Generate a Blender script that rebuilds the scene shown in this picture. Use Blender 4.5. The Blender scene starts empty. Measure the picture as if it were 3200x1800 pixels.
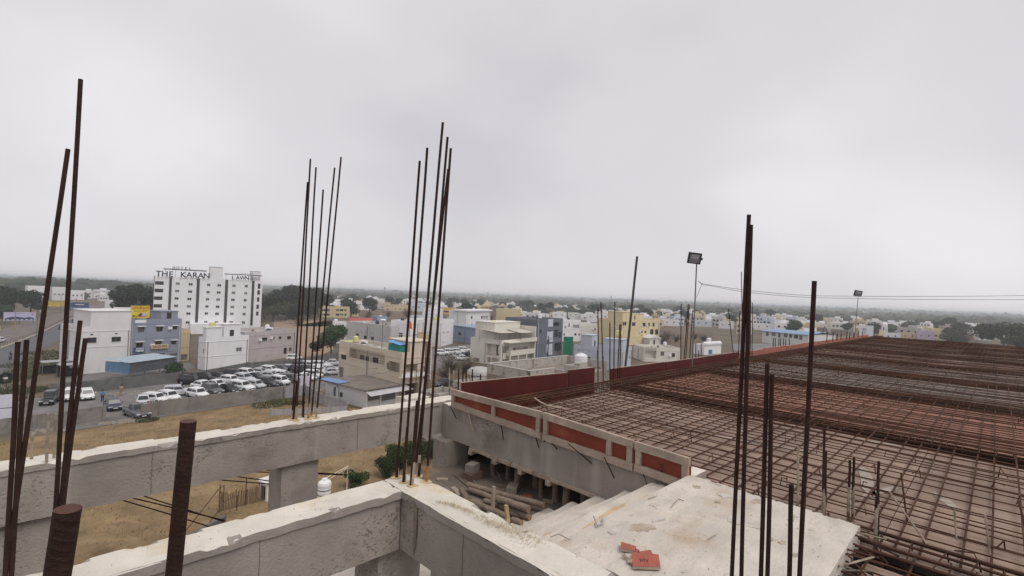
import bpy, math, random
import numpy as np
from mathutils import Vector, noise as mnoise
random.seed(7); np.random.seed(7)
scene = bpy.context.scene
COL = scene.collection
R_ = math.radians
# ---------------------------------------------------------------- camera, sky, sun, exposure
SENS = 36.0
cam = bpy.data.cameras.new('camera'); cam_ob = bpy.data.objects.new('camera', cam); COL.objects.link(cam_ob)
cam.sensor_width = SENS; cam.lens = 1526.0 / 3200.0 * SENS
cam.clip_start = 0.05; cam.clip_end = 30000
ROLL = math.atan(.0385); PITCH = math.atan(23.6 * math.cos(ROLL) / 1526.0); YAW = R_(45)
fw = Vector((math.cos(YAW)*math.cos(PITCH), math.sin(YAW)*math.cos(PITCH), math.sin(PITCH)))
r0 = Vector((math.sin(YAW), -math.cos(YAW), 0)); u0 = r0.cross(fw)
rt = r0*math.cos(ROLL) + u0*math.sin(ROLL); up = u0*math.cos(ROLL) - r0*math.sin(ROLL)
from mathutils import Matrix
cam_ob.matrix_world = Matrix(((rt.x, up.x, -fw.x, 0), (rt.y, up.y, -fw.y, 0), (rt.z, up.z, -fw.z, 1.6), (0, 0, 0, 1)))
scene.camera = cam_ob
GZ = -16.4                                   # ground level below the roof slab (slab top is z = 0)

SUN_EL, SUN_AZ = R_(57), R_(-86)             # the light comes from behind the camera's left shoulder
world = bpy.data.worlds.new('World'); scene.world = world; world.use_nodes = True
wn, wl = world.node_tree.nodes, world.node_tree.links
wn.clear()
wo = wn.new('ShaderNodeOutputWorld')
sky = wn.new('ShaderNodeTexSky'); sky.sky_type = 'NISHITA'; sky.sun_disc = False
sky.sun_elevation = SUN_EL; sky.sun_rotation = R_(90) - SUN_AZ
bgs = wn.new('ShaderNodeBackground'); bgs.inputs[1].default_value = 0.09
wl.new(sky.outputs[0], bgs.inputs[0])
tc = wn.new('ShaderNodeTexCoord')
mp = wn.new('ShaderNodeMapping'); mp.inputs['Scale'].default_value = (1.0, 1.0, 1.7); mp.inputs['Location'].default_value = (.35, .1, .2)
wl.new(tc.outputs['Generated'], mp.inputs[0])
n1 = wn.new('ShaderNodeTexNoise'); n1.inputs['Scale'].default_value = 1.5; n1.inputs['Detail'].default_value = 6; n1.inputs['Roughness'].default_value = .42; n1.inputs['Distortion'].default_value = .15
wl.new(mp.outputs[0], n1.inputs['Vector'])
cr = wn.new('ShaderNodeValToRGB'); cr.color_ramp.interpolation = 'EASE'
e = cr.color_ramp.elements
e[0].position = .28; e[0].color = (.612, .592, .622, 1); e[1].position = .76; e[1].color = (.855, .825, .852, 1)
m_ = cr.color_ramp.elements.new(.5); m_.color = (.715, .690, .718, 1)
wl.new(n1.outputs[0], cr.inputs[0])
bgc = wn.new('ShaderNodeBackground'); bgc.inputs[1].default_value = 1.0; wl.new(cr.outputs[0], bgc.inputs[0])
mx = wn.new('ShaderNodeMixShader'); mx.inputs[0].default_value = .92       # a closed cloud deck over the blue
wl.new(bgs.outputs[0], mx.inputs[1]); wl.new(bgc.outputs[0], mx.inputs[2]); wl.new(mx.outputs[0], wo.inputs[0])

sun = bpy.data.lights.new('sun', 'SUN'); sun.energy = 1.5; sun.angle = R_(35); sun.color = (1, .96, .91)
sun_ob = bpy.data.objects.new('sun', sun); COL.objects.link(sun_ob)
sd = Vector((math.cos(SUN_AZ)*math.cos(SUN_EL), math.sin(SUN_AZ)*math.cos(SUN_EL), math.sin(SUN_EL)))
sun_ob.rotation_euler = sd.to_track_quat('Z', 'Y').to_euler()
sun_ob.location = sd*60
vs = scene.view_settings
vs.view_transform = 'Standard'; vs.look = 'None'; vs.exposure = 0.08; vs.gamma = 1.0; vs.use_curve_mapping = False
try:
    scene.cycles.use_denoising = True; scene.cycles.max_bounces = 6; scene.cycles.volume_bounces = 3
except Exception: pass
# ---------------------------------------------------------------- surveyed positions (metres)
BLD = [{'blocks': [('up', 0.2, 1, 0.0, 0.9, 11.88)],
  'c': [7.77, 122.3],
  'cat': 'house',
  'col': 'white2',
  'group': None,
  'h': 9.01,
  'label': 'plain white house with brown windows left of the grey-blue shop',
  'name': 'apartment_building',
  'ops': {'F': [[1.24, 2.68, 5.83, 6.88, 'win'], [5.02, 6.55, 5.85, 6.83, 'win'], [1.69, 2.14, 7.31, 7.58, 'dark'], [5.49, 5.98, 7.3, 7.54, 'dark'], [6.49, 7.28, 0.73, 2.03, 'bluedoor'],
                [6.51, 6.9, 10.59, 10.79, 'dark'], [2.04, 2.22, 9.15, 9.95, 'dark']],
          'S': []},
  'ph': 0.7,
  'th': 0.2198,
  'wx': 8.1,
  'wy': 10.0},
 {'blocks': [('room', 0.62, 0.97, 0.1, 0.6, 11.59)],
  'c': [15.75, 125.98],
  'cat': 'shop',
  'col': 'greyblue',
  'group': None,
  'h': 10.06,
  'label': 'grey-blue three-storey shop building carrying a yellow billboard',
  'name': 'shop_building',
  'ops': {'F': [[1.48, 2.6, 7.4, 8.48, 'chajja'], [4.89, 6.07, 7.37, 8.44, 'chajja'], [8.01, 8.92, 7.68, 8.45, 'chajja'], [1.3, 2.42, 4.23, 5.27, 'chajja'], [4.78, 5.96, 4.19, 5.37, 'chajja'],
                [7.93, 8.89, 4.42, 5.25, 'chajja'], [0.13, 2.45, 0.42, 2.79, 'redshop'], [3.5, 6.73, 0.27, 2.62, 'shop'], [7.81, 9.21, 0.24, 2.43, 'shutter']],
          'S': []},
  'ph': 0.7,
  'th': 0.2762,
  'wx': 9.84,
  'wy': 11.0},
 {'blocks': [],
  'c': [25.94, 132.77],
  'cat': 'house',
  'col': 'cream',
  'group': None,
  'h': 7.29,
  'label': 'narrow cream plastered house squeezed beside the grey-blue shop',
  'name': 'narrow_house',
  'ops': {'F': [[0.18, 1.73, 0.13, 1.51, 'shutter']], 'S': []},
  'ph': 0.7,
  'th': 0.3364,
  'wx': 2.21,
  'wy': 8.0},
 {'blocks': [('up', 0.0, 0.35, 0.0, 0.5, 8.85), ('room', 0.45, 0.85, 0.35, 0.8, 9.32)],
  'c': [27.33, 116.74],
  'cat': 'house',
  'col': 'white',
  'group': None,
  'h': 6.8,
  'label': 'smooth white house above the parked cars with a yellow roof tank',
  'name': 'white_house',
  'ops': {'F': [[6.43, 7.78, 3.3, 4.22, 'win']], 'S': [[3.2, 3.74, 3.99, 4.72, 'dark'], [0.54, 1.06, 3.35, 4.28, 'dark'], [3.37, 3.95, 0.4, 1.34, 'dark'], [5.01, 5.6, 1.13, 2.6, 'dark']]},
  'ph': 0.7,
  'th': 0.2659,
  'wx': 9.25,
  'wy': 2.77},
 {'blocks': [],
  'c': [36.33, 122.35],
  'cat': 'house',
  'col': 'mauve',
  'group': None,
  'h': 7.22,
  'label': 'weathered two-storey brownish house with stained roof edge',
  'name': 'brown_house',
  'ops': {'F': [[4.79, 6.41, 4.8, 5.64, 'win'], [8.07, 8.68, 5.04, 5.65, 'win'], [9.96, 10.84, 4.9, 5.6, 'win'], [12.69, 13.95, 4.66, 5.5, 'win'], [11.7, 12.84, 1.05, 2.57, 'dark'], [13.39, 14.39, 1.59, 2.49, 'win']],
          'S': []},
  'ph': 0.7,
  'th': 0.4393,
  'wx': 15.66,
  'wy': 10.0},
 {'blocks': [],
  'c': [39.12, 127.0],
  'cat': 'house',
  'col': 'stain',
  'group': None,
  'h': 3.19,
  'label': 'low stained white outbuilding behind the car lot',
  'name': 'boundary_house',
  'ops': {'F': [], 'S': []},
  'ph': 0.7,
  'th': 0.0504,
  'wx': 7.54,
  'wy': 5.0},
 {'blocks': [('tower', 0.485, 0.605, 0.05, 0.4, 24.4), ('room', 0.9, 0.985, 0.1, 0.5, 23.6)],
  'c': [32.61, 210.74],
  'cat': 'hotel',
  'col': 'white',
  'group': None,
  'h': 19.94,
  'label': 'tall white hotel with dark vertical stripes and rooftop letter sign',
  'name': 'hotel',
  'ops': {'F': [[6.15, 7.42, 17.18, 18.08, 'win'], [6.09, 7.36, 14.51, 15.42, 'win'], [6.03, 7.29, 11.85, 12.75, 'win'], [5.97, 7.23, 9.19, 10.1, 'win'], [5.91, 7.17, 6.59, 7.5, 'win'], [5.87, 7.13, 3.39, 4.29, 'win'],
                [10.01, 11.31, 17.15, 18.06, 'win'], [9.95, 11.25, 14.45, 15.36, 'win'], [9.88, 11.18, 11.75, 12.67, 'win'], [9.82, 11.12, 9.06, 9.97, 'win'], [9.75, 11.05, 6.43, 7.34, 'win'],
                [9.71, 11.01, 3.18, 4.1, 'win'], [15.74, 16.81, 17.14, 18.08, 'win'], [15.67, 16.74, 14.46, 15.4, 'win'], [15.6, 16.67, 11.79, 12.72, 'win'], [15.53, 16.6, 9.11, 10.05, 'win'],
                [15.45, 16.52, 6.5, 7.43, 'win'], [15.41, 16.48, 3.28, 4.21, 'win'], [19.05, 20.32, 17.12, 18.07, 'win'], [18.98, 20.25, 14.43, 15.37, 'win'], [18.91, 20.18, 11.74, 12.68, 'win'],
                [18.83, 20.1, 9.05, 9.99, 'win'], [18.76, 20.03, 6.42, 7.36, 'win'], [18.71, 19.98, 3.18, 4.12, 'win'], [23.9, 25.18, 17.16, 18.12, 'win'], [23.83, 25.1, 14.47, 15.42, 'win'],
                [23.75, 25.02, 11.77, 12.73, 'win'], [23.67, 24.94, 9.08, 10.04, 'win'], [23.59, 24.86, 6.46, 7.41, 'win'], [23.54, 24.81, 3.21, 4.17, 'win'], [28.16, 29.25, 17.16, 18.14, 'win'],
                [28.08, 29.16, 14.45, 15.42, 'win'], [28.0, 29.08, 11.73, 12.71, 'win'], [27.92, 29.0, 9.02, 9.99, 'win'], [27.83, 28.92, 6.38, 7.35, 'win'], [27.78, 28.86, 3.11, 4.08, 'win'],
                [0.19, 2.67, 17.0, 18.24, 'band'], [0.15, 2.62, 14.34, 15.58, 'band'], [0.02, 2.49, 11.63, 12.87, 'band'], [-0.03, 2.44, 8.92, 10.16, 'band'], [-0.01, 2.33, 6.32, 7.55, 'band'],
                [4.29, 5.03, 4.53, 19.96, 'pilaster'], [12.58, 13.46, 2.73, 20.01, 'pilaster'], [21.63, 22.53, 2.69, 20.07, 'pilaster'], [30.63, 31.46, 2.55, 19.99, 'pilaster'], [32.7, 33.62, 16.84, 18.88, 'dark'],
                [32.61, 33.53, 14.44, 16.26, 'dark'], [32.61, 33.5, 11.75, 13.46, 'dark'], [32.54, 33.42, 8.92, 10.63, 'dark'], [32.51, 33.36, 6.29, 7.9, 'dark']],
          'S': []},
  'ph': 0.7,
  'th': -0.1578,
  'wx': 34.29,
  'wy': 16.0},
 {'blocks': [('up', 0.25, 1, 0.0, 0.3, 9.71)],
  'c': [43.85, 68.44],
  'cat': 'house',
  'col': 'cream2',
  'group': None,
  'h': 8.06,
  'label': 'long cream house with a deep balcony and cluttered roof terrace',
  'name': 'cream_house',
  'ops': {'F': [[0.87, 3.09, 4.6, 6.08, 'recess'], [2.89, 3.43, 4.55, 5.74, 'indoor'], [4.33, 5.19, 3.5, 5.52, 'win'], [0.88, 3.46, 0.3, 2.87, 'shopdark']],
          'S': [[18.72, 20.73, 4.61, 5.57, 'chajja'], [5.16, 17.59, 5.06, 7.26, 'recess'], [19.6, 21.4, 0.48, 3.07, 'shutter'], [14.33, 15.87, 4.97, 5.89, 'inwin'], [12.72, 13.79, 4.57, 5.85, 'indoor'],
                [9.48, 11.22, 5.08, 5.97, 'inwin'], [5.39, 6.82, 5.16, 5.96, 'inwin'], [0.6, 3.99, 4.42, 6.27, 'recess'], [3.68, 4.6, 4.81, 5.9, 'indoor']]},
  'ph': 0.7,
  'th': 0.0125,
  'wx': 5.57,
  'wy': 21.7},
 {'blocks': [],
  'c': [37.38, 67.81],
  'cat': 'shop',
  'col': 'white2',
  'group': None,
  'h': 2.82,
  'label': 'single-storey shop with dirty flat roof, shutters and arched doorway',
  'name': 'shop_house',
  'ops': {'F': [[0.32, 2.58, 1.04, 2.14, 'shutter'], [2.97, 5.73, 0.65, 2.08, 'shutter']], 'S': [[7.79, 8.68, 0.63, 2.25, 'dark'], [5.88, 6.67, 0.79, 1.54, 'win']]},
  'ph': 0.12,
  'th': 0.1483,
  'wx': 7.1,
  'wy': 10.62},
 {'blocks': [],
  'c': [72.98, 120.22],
  'cat': 'house',
  'col': 'grey',
  'group': None,
  'h': 8.31,
  'label': 'large unpainted grey rendered house behind the cream house',
  'name': 'grey_house',
  'ops': {'F': [],
          'S': [[14.28, 15.47, 3.78, 4.95, 'win'], [10.54, 11.83, 3.53, 4.62, 'win'], [7.18, 8.44, 3.61, 4.52, 'win'], [10.99, 11.4, 5.4, 5.66, 'dark'], [7.56, 7.96, 5.29, 5.54, 'dark'],
                [2.24, 2.67, 4.87, 5.15, 'dark']]},
  'ph': 0.7,
  'th': 0.1525,
  'wx': 9.0,
  'wy': 20.43},
 {'blocks': [],
  'c': [77.45, 117.88],
  'cat': 'house',
  'col': 'white',
  'group': None,
  'h': 9.74,
  'label': 'tall plain white house with one dark window beside the grey one',
  'name': 'white_tower_house',
  'ops': {'F': [[3.9, 6.36, 5.23, 5.87, 'win']], 'S': [[1.98, 3.4, 4.73, 6.27, 'win']]},
  'ph': 0.7,
  'th': 0.4898,
  'wx': 5.14,
  'wy': 5.88},
 {'blocks': [],
  'c': [97.96, 130.85],
  'cat': 'house',
  'col': 'white',
  'group': None,
  'h': 8.79,
  'label': 'white house with drain pipes behind the brick-coloured balcony',
  'name': 'pipe_house',
  'ops': {'F': [[3.17, 4.24, 4.38, 4.99, 'dark'], [7.32, 8.45, 4.17, 4.72, 'dark'], [3.14, 4.12, 0.93, 1.4, 'dark']], 'S': []},
  'ph': 0.7,
  'th': 0.5712,
  'wx': 13.43,
  'wy': 12.0},
 {'blocks': [],
  'c': [72.52, 154.89],
  'cat': 'house',
  'col': 'white2',
  'group': None,
  'h': 6.92,
  'label': 'small white house with two striped balconies beside the leafy tree',
  'name': 'balcony_house',
  'ops': {'F': [[0.64, 1.32, 4.09, 5.07, 'win'], [1.67, 2.04, 3.74, 4.92, 'dark'], [2.76, 3.54, 3.98, 5.1, 'win'], [0.39, 3.49, 1.15, 2.13, 'recess']], 'S': []},
  'ph': 0.7,
  'th': -0.4117,
  'wx': 4.18,
  'wy': 8.0},
 {'blocks': [],
  'c': [101.57, 200.67],
  'cat': 'house',
  'col': 'white2',
  'group': None,
  'h': 4.25,
  'label': 'small white house with a red sheet roof',
  'name': 'red_roof_house',
  'ops': {'F': [[3.26, 4.31, 3.49, 4.45, 'win'], [6.44, 7.04, 3.23, 4.37, 'dark'], [8.1, 8.78, 3.16, 4.22, 'dark']], 'S': []},
  'ph': 0.7,
  'th': -0.4104,
  'wx': 9.23,
  'wy': 7.0},
 {'blocks': [],
  'c': [102.6, 179.53],
  'cat': 'house',
  'col': 'blue',
  'group': None,
  'h': 7.37,
  'label': 'small pale blue house beside the red sheet roof',
  'name': 'blue_house',
  'ops': {'F': [], 'S': [[1.24, 4.31, 3.78, 5.41, 'dark']]},
  'ph': 0.7,
  'th': -0.2285,
  'wx': 3.87,
  'wy': 7.11},
 {'blocks': [],
  'c': [129.56, 295.91],
  'cat': 'building',
  'col': 'yellow',
  'group': None,
  'h': 7.03,
  'label': 'long pale yellow two-storey building in front of the tall grove',
  'name': 'school_building',
  'ops': {'F': [[0.44, 1.7, 3.82, 5.16, 'win'], [2.04, 3.31, 3.85, 5.2, 'win'], [3.37, 5.68, 3.89, 5.24, 'win'], [9.17, 11.28, 4.01, 5.38, 'win'], [11.63, 13.76, 4.07, 5.43, 'win'], [14.35, 15.54, 4.11, 5.49, 'win'],
                [0.56, 1.82, 1.06, 2.41, 'win'], [2.16, 3.42, 1.09, 2.44, 'win'], [3.48, 5.79, 1.12, 2.48, 'win'], [9.28, 11.4, 1.22, 2.59, 'win'], [11.75, 13.88, 1.27, 2.63, 'win'], [14.47, 15.66, 1.31, 2.68, 'win']],
          'S': []},
  'ph': 0.7,
  'th': -0.3527,
  'wx': 17.48,
  'wy': 14.0},
 {'blocks': [],
  'c': [154.09, 305.27],
  'cat': 'house',
  'col': 'yellow',
  'group': None,
  'h': 6.14,
  'label': 'narrow yellowish house front with arched openings',
  'name': 'arcade_house',
  'ops': {'F': [[0.49, 1.31, 3.39, 4.98, 'dark'], [1.94, 2.76, 3.43, 5.01, 'dark'], [3.39, 4.21, 3.46, 5.05, 'dark'], [0.59, 1.41, 0.95, 2.53, 'dark'], [2.04, 2.86, 0.98, 2.56, 'dark'], [3.49, 4.31, 1.01, 2.6, 'dark']],
          'S': []},
  'ph': 0.7,
  'th': -0.4074,
  'wx': 5.33,
  'wy': 10.0},
 {'blocks': [('up', 0.3, 0.8, 0.1, 0.6, 10.21)],
  'c': [194.85, 396.36],
  'cat': 'house',
  'col': 'white',
  'group': None,
  'h': 7.64,
  'label': 'white house with stacked roof rooms in the distant cluster',
  'name': 'white_house',
  'ops': {'F': [[2.08, 3.05, 6.03, 6.88, 'dark'], [4.9, 6.04, 4.32, 5.35, 'dark']], 'S': []},
  'ph': 0.7,
  'th': -0.3969,
  'wx': 7.82,
  'wy': 10.0},
 {'blocks': [],
  'c': [211.13, 407.59],
  'cat': 'house',
  'col': 'white',
  'group': None,
  'h': 7.56,
  'label': 'broad white house with dark windows beside the distant cluster',
  'name': 'white_house',
  'ops': {'F': [[0.25, 1.1, 3.8, 4.78, 'dark'], [2.79, 3.65, 4.05, 5.03, 'dark'], [4.94, 5.79, 3.94, 4.92, 'dark'], [2.9, 3.76, 1.38, 2.36, 'dark'], [7.16, 8.02, 1.94, 2.92, 'dark'], [11.0, 11.87, 2.94, 3.93, 'dark']],
          'S': []},
  'ph': 0.7,
  'th': -0.4179,
  'wx': 13.92,
  'wy': 10.0},
 {'blocks': [('up', 0.1, 0.25, 0.1, 0.6, 7.49)],
  'c': [227.92, 387.68],
  'cat': 'house',
  'col': 'cream',
  'group': None,
  'h': 5.66,
  'label': 'row of low cream villas across the dry field',
  'name': 'cream_villa',
  'ops': {'F': [[1.15, 1.92, 4.03, 4.92, 'dark'], [2.7, 3.47, 4.08, 4.96, 'dark'], [4.59, 5.37, 4.13, 5.02, 'dark'], [6.32, 7.1, 4.18, 5.07, 'dark'], [2.0, 3.03, 0.96, 2.2, 'dark'], [8.91, 9.96, 1.15, 2.39, 'dark'],
                [13.27, 14.32, 1.27, 2.52, 'dark'], [17.65, 18.71, 1.39, 2.64, 'dark']],
          'S': []},
  'ph': 0.7,
  'th': -0.4715,
  'wx': 21.2,
  'wy': 10.0},
 {'blocks': [],
  'c': [252.75, 382.8],
  'cat': 'house',
  'col': 'paleblue',
  'group': None,
  'h': 8.03,
  'label': 'pale blue and white block behind the bars',
  'name': 'blue_white_house',
  'ops': {'F': [[1.0, 2.26, 3.52, 4.62, 'dark'], [6.32, 7.77, 3.42, 4.52, 'dark'], [10.6, 11.87, 0.88, 1.8, 'dark']], 'S': []},
  'ph': 0.7,
  'th': -0.5236,
  'wx': 13.3,
  'wy': 10.0},
 {'blocks': [],
  'c': [252.69, 333.84],
  'cat': 'house',
  'col': 'orange',
  'group': None,
  'h': 5.48,
  'label': 'small orange-yellow house by the dry field',
  'name': 'orange_house',
  'ops': {'F': [[8.21, 9.05, 4.5, 5.34, 'dark'], [8.14, 9.32, 1.87, 2.89, 'dark'], [10.68, 11.53, 1.78, 2.79, 'dark'], [0.33, 4.52, 1.51, 2.86, 'dark']], 'S': []},
  'ph': 0.7,
  'th': -0.5879,
  'wx': 13.26,
  'wy': 8.0},
 {'blocks': [],
  'c': [113.77, 129.99],
  'cat': 'house',
  'col': 'blue',
  'group': None,
  'h': 5.8,
  'label': 'flat blue house with one window beside the parked white cars',
  'name': 'blue_house',
  'ops': {'F': [], 'S': [[10.9, 13.01, 2.52, 3.55, 'win'], [12.9, 13.9, 5.07, 5.37, 'dark'], [7.35, 16.47, 1.3, 1.41, 'dark']]},
  'ph': 0.7,
  'th': -0.1321,
  'wx': 9.0,
  'wy': 16.62},
 {'blocks': [],
  'c': [147.64, 177.19],
  'cat': 'villa',
  'col': 'white',
  'group': None,
  'h': 9.93,
  'label': 'bright white modern villa with an overhanging roof slab',
  'name': 'villa',
  'ops': {'F': [[3.8, 5.35, 6.1, 7.43, 'win'], [4.39, 5.59, 2.86, 3.81, 'dark'], [7.34, 8.93, 2.74, 3.71, 'dark'], [12.83, 19.85, 3.94, 7.42, 'recess'], [15.12, 16.05, 5.79, 7.08, 'indoor']], 'S': []},
  'ph': 0.7,
  'th': 0.2818,
  'wx': 21.47,
  'wy': 10.0},
 {'blocks': [],
  'c': [158.44, 195.96],
  'cat': 'house',
  'col': 'white2',
  'group': None,
  'h': 5.29,
  'label': 'low white annex with a small balcony on the villa side',
  'name': 'annex',
  'ops': {'F': [[0.63, 2.42, 3.01, 5.07, 'recess'], [4.56, 5.73, 1.06, 2.2, 'dark']], 'S': []},
  'ph': 0.7,
  'th': 0.2131,
  'wx': 5.75,
  'wy': 8.0},
 {'blocks': [],
  'c': [205.62, 224.05],
  'cat': 'house',
  'col': 'brown',
  'group': None,
  'h': 10.67,
  'label': 'tall brown plaster house with a balcony opening',
  'name': 'brown_block',
  'ops': {'F': [[0.3, 1.91, 2.2, 4.67, 'recess']], 'S': []},
  'ph': 0.7,
  'th': -0.6825,
  'wx': 3.77,
  'wy': 10.0},
 {'blocks': [],
  'c': [217.38, 231.2],
  'cat': 'building',
  'col': 'yellow',
  'group': None,
  'h': 9.15,
  'label': 'wide windowless pale yellow block behind the villa',
  'name': 'pale_yellow_block',
  'ops': {'F': [], 'S': []},
  'ph': 0.7,
  'th': -0.6946,
  'wx': 16.39,
  'wy': 12.0},
 {'blocks': [],
  'c': [293.12, 340.78],
  'cat': 'temple',
  'col': 'yellow',
  'group': None,
  'h': 5.46,
  'label': 'pale yellow temple with a stepped pyramid roof and finial',
  'name': 'temple',
  'ops': {'F': [], 'S': []},
  'ph': 0.7,
  'th': -0.6503,
  'wx': 16.25,
  'wy': 12.0},
 {'blocks': [('up', 0.12, 0.99, 0.35, 0.98, 10.7)],
  'c': [86.19, 89.21],
  'cat': 'house',
  'col': 'offwhite',
  'group': None,
  'h': 6.53,
  'label': 'off-white three-level house with balconies, canopies and a climbing plant',
  'name': 'beige_house',
  'ops': {'F': [[0.35, 3.25, 2.96, 5.01, 'recess'], [0.55, 3.45, -0.11, 1.68, 'recess'], [4.98, 11.7, 1.97, 4.36, 'recess'], [5.53, 7.51, 2.1, 3.94, 'indoor']],
          'S': [[0.62, 4.91, 2.05, 5.35, 'recess'], [0.63, 4.59, -0.22, 1.8, 'recess'], [1.09, 2.56, 2.53, 5.06, 'indoor'], [7.21, 9.3, -0.89, 1.19, 'recess']]},
  'ph': 0.7,
  'th': 0.1306,
  'wx': 12.83,
  'wy': 10.53},
 {'blocks': [],
  'c': [101.95, 91.43],
  'cat': 'house',
  'col': 'darkblue',
  'group': None,
  'h': 11.65,
  'label': 'dark grey-blue house with pale stepped trim and balconies',
  'name': 'grey_blue_house',
  'ops': {'F': [[1.53, 2.39, 7.69, 8.7, 'dark'], [6.98, 7.78, 7.12, 8.28, 'dark'], [9.68, 12.19, 5.9, 8.33, 'recess'], [12.4, 13.74, 5.9, 7.55, 'indoor'], [7.1, 7.9, 3.11, 4.27, 'dark'],
                [10.1, 12.62, 1.66, 4.34, 'recess'], [12.66, 14.01, 2.05, 4.3, 'indoor'], [8.95, 12.53, 9.25, 10.44, 'recess'], [5.86, 8.73, 9.35, 11.68, 'trim'], [5.63, 8.84, 5.59, 7.91, 'trim'],
                [7.03, 8.99, 4.88, 5.93, 'trim'], [5.55, 8.76, 1.97, 4.3, 'trim'], [6.79, 8.87, 1.11, 2.16, 'trim']],
          'S': []},
  'ph': 0.7,
  'th': 0.1764,
  'wx': 14.8,
  'wy': 11.0},
 {'blocks': [('room', 0.0, 0.55, 0.62, 0.86, 8.38), ('top', 0.55, 1, 0.1, 0.5, 7.5)],
  'c': [107.07, 67.06],
  'cat': 'house',
  'col': 'lightblue',
  'group': None,
  'h': 5.68,
  'label': 'low light blue house with white cornice bands and a roof room',
  'name': 'light_blue_house',
  'ops': {'F': [[6.37, 7.26, 2.49, 3.28, 'dark']], 'S': [[11.54, 11.88, 4.07, 4.31, 'dark'], [8.67, 9.0, 3.94, 4.18, 'dark'], [8.31, 9.41, 2.26, 2.9, 'win']]},
  'ph': 0.7,
  'th': 0.2548,
  'wx': 8.35,
  'wy': 12.96},
 {'blocks': [('tower', 0.0, 0.24, 0.0, 0.6, 13.22), ('room', 0.35, 0.75, 0.3, 0.8, 12.25)],
  'c': [166.51, 104.57],
  'cat': 'apartments',
  'col': 'yellow2',
  'group': None,
  'h': 10.25,
  'label': 'pale yellow apartment block with many small windows',
  'name': 'yellow_apartments',
  'ops': {'F': [[0.21, 2.76, 7.96, 9.45, 'win'], [6.62, 9.0, 7.68, 9.05, 'win'], [14.04, 16.39, 7.34, 8.82, 'win'], [18.11, 19.77, 7.33, 8.74, 'win'], [21.68, 23.38, 7.24, 8.75, 'win'], [12.98, 14.44, 4.71, 5.52, 'win'],
                [15.77, 17.25, 4.6, 5.51, 'win'], [20.04, 22.64, 3.86, 6.04, 'win'], [23.89, 26.24, 3.77, 5.97, 'win'], [13.51, 14.38, 3.44, 3.93, 'dark']],
          'S': []},
  'ph': 0.7,
  'th': -0.0483,
  'wx': 27.34,
  'wy': 12.0},
 {'blocks': [],
  'c': [166.04, 124.43],
  'cat': 'house',
  'col': 'white2',
  'group': None,
  'h': 7.3,
  'label': 'white house with a wide blank wall and dark balcony',
  'name': 'white_house',
  'ops': {'F': [[7.55, 8.57, 4.55, 5.4, 'win'], [10.51, 11.54, 4.45, 5.3, 'win']], 'S': []},
  'ph': 0.7,
  'th': -0.2233,
  'wx': 12.58,
  'wy': 9.0},
 {'blocks': [],
  'c': [156.0, 126.42],
  'cat': 'house',
  'col': 'white',
  'group': None,
  'h': 9.01,
  'label': 'narrow white house with small dark openings',
  'name': 'white_house',
  'ops': {'F': [[1.38, 2.16, 5.44, 6.5, 'win'], [3.3, 3.89, 5.94, 7.49, 'dark'], [5.47, 8.7, 5.3, 6.95, 'recess'], [6.32, 7.42, 2.45, 3.36, 'dark'], [0.99, 1.67, 2.31, 3.36, 'dark'], [8.42, 9.22, 2.36, 3.27, 'dark']],
          'S': []},
  'ph': 0.7,
  'th': -0.3106,
  'wx': 9.35,
  'wy': 9.0},
 {'blocks': [],
  'c': [174.84, 118.5],
  'cat': 'house',
  'col': 'white2',
  'group': None,
  'h': 4.38,
  'label': 'small white house with a flat roof left of the yellow flats',
  'name': 'white_house',
  'ops': {'F': [[0.26, 1.67, 2.6, 4.12, 'dark'], [10.2, 11.27, 3.59, 4.11, 'win']], 'S': []},
  'ph': 0.7,
  'th': -0.2361,
  'wx': 13.29,
  'wy': 9.0},
 {'blocks': [],
  'c': [306.09, 257.73],
  'cat': 'house',
  'col': 'white',
  'group': None,
  'h': 5.91,
  'label': 'white house with a pointed parapet on the town edge',
  'name': 'town_house',
  'ops': {'F': [[2.11, 3.08, 3.17, 4.14, 'dark'], [7.02, 7.99, 3.36, 4.33, 'dark']], 'S': []},
  'ph': 0.7,
  'th': -0.811,
  'wx': 11.08,
  'wy': 8.0},
 {'blocks': [],
  'c': [331.29, 261.77],
  'cat': 'house',
  'col': 'white2',
  'group': None,
  'h': 5.28,
  'label': 'long low white house on the town edge',
  'name': 'town_house',
  'ops': {'F': [[1.71, 2.72, 2.75, 3.77, 'dark'], [5.9, 6.92, 2.92, 3.94, 'dark']], 'S': []},
  'ph': 0.7,
  'th': -0.8421,
  'wx': 9.47,
  'wy': 8.0},
 {'blocks': [],
  'c': [309.59, 226.01],
  'cat': 'house',
  'col': 'white',
  'group': None,
  'h': 6.15,
  'label': 'white house with a yellow tank in front of it',
  'name': 'town_house',
  'ops': {'F': [[2.08, 2.99, 3.34, 4.26, 'dark'], [6.87, 7.78, 3.55, 4.47, 'dark']], 'S': []},
  'ph': 0.7,
  'th': -0.8802,
  'wx': 10.81,
  'wy': 8.0},
 {'blocks': [],
  'c': [326.34, 223.26],
  'cat': 'house',
  'col': 'white',
  'group': None,
  'h': 6.31,
  'label': 'broad white house left of the mauve wall',
  'name': 'town_house',
  'ops': {'F': [[1.6, 2.53, 3.41, 4.36, 'dark'], [5.54, 6.47, 3.58, 4.53, 'dark']], 'S': []},
  'ph': 0.7,
  'th': -0.9108,
  'wx': 8.91,
  'wy': 8.0},
 {'blocks': [],
  'c': [339.58, 221.09],
  'cat': 'house',
  'col': 'mauve',
  'group': None,
  'h': 6.44,
  'label': 'plain mauve house wall beside the yellow flats',
  'name': 'town_house',
  'ops': {'F': [[0.83, 1.78, 3.44, 4.41, 'dark'], [3.42, 4.37, 3.56, 4.53, 'dark']], 'S': []},
  'ph': 0.7,
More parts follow.
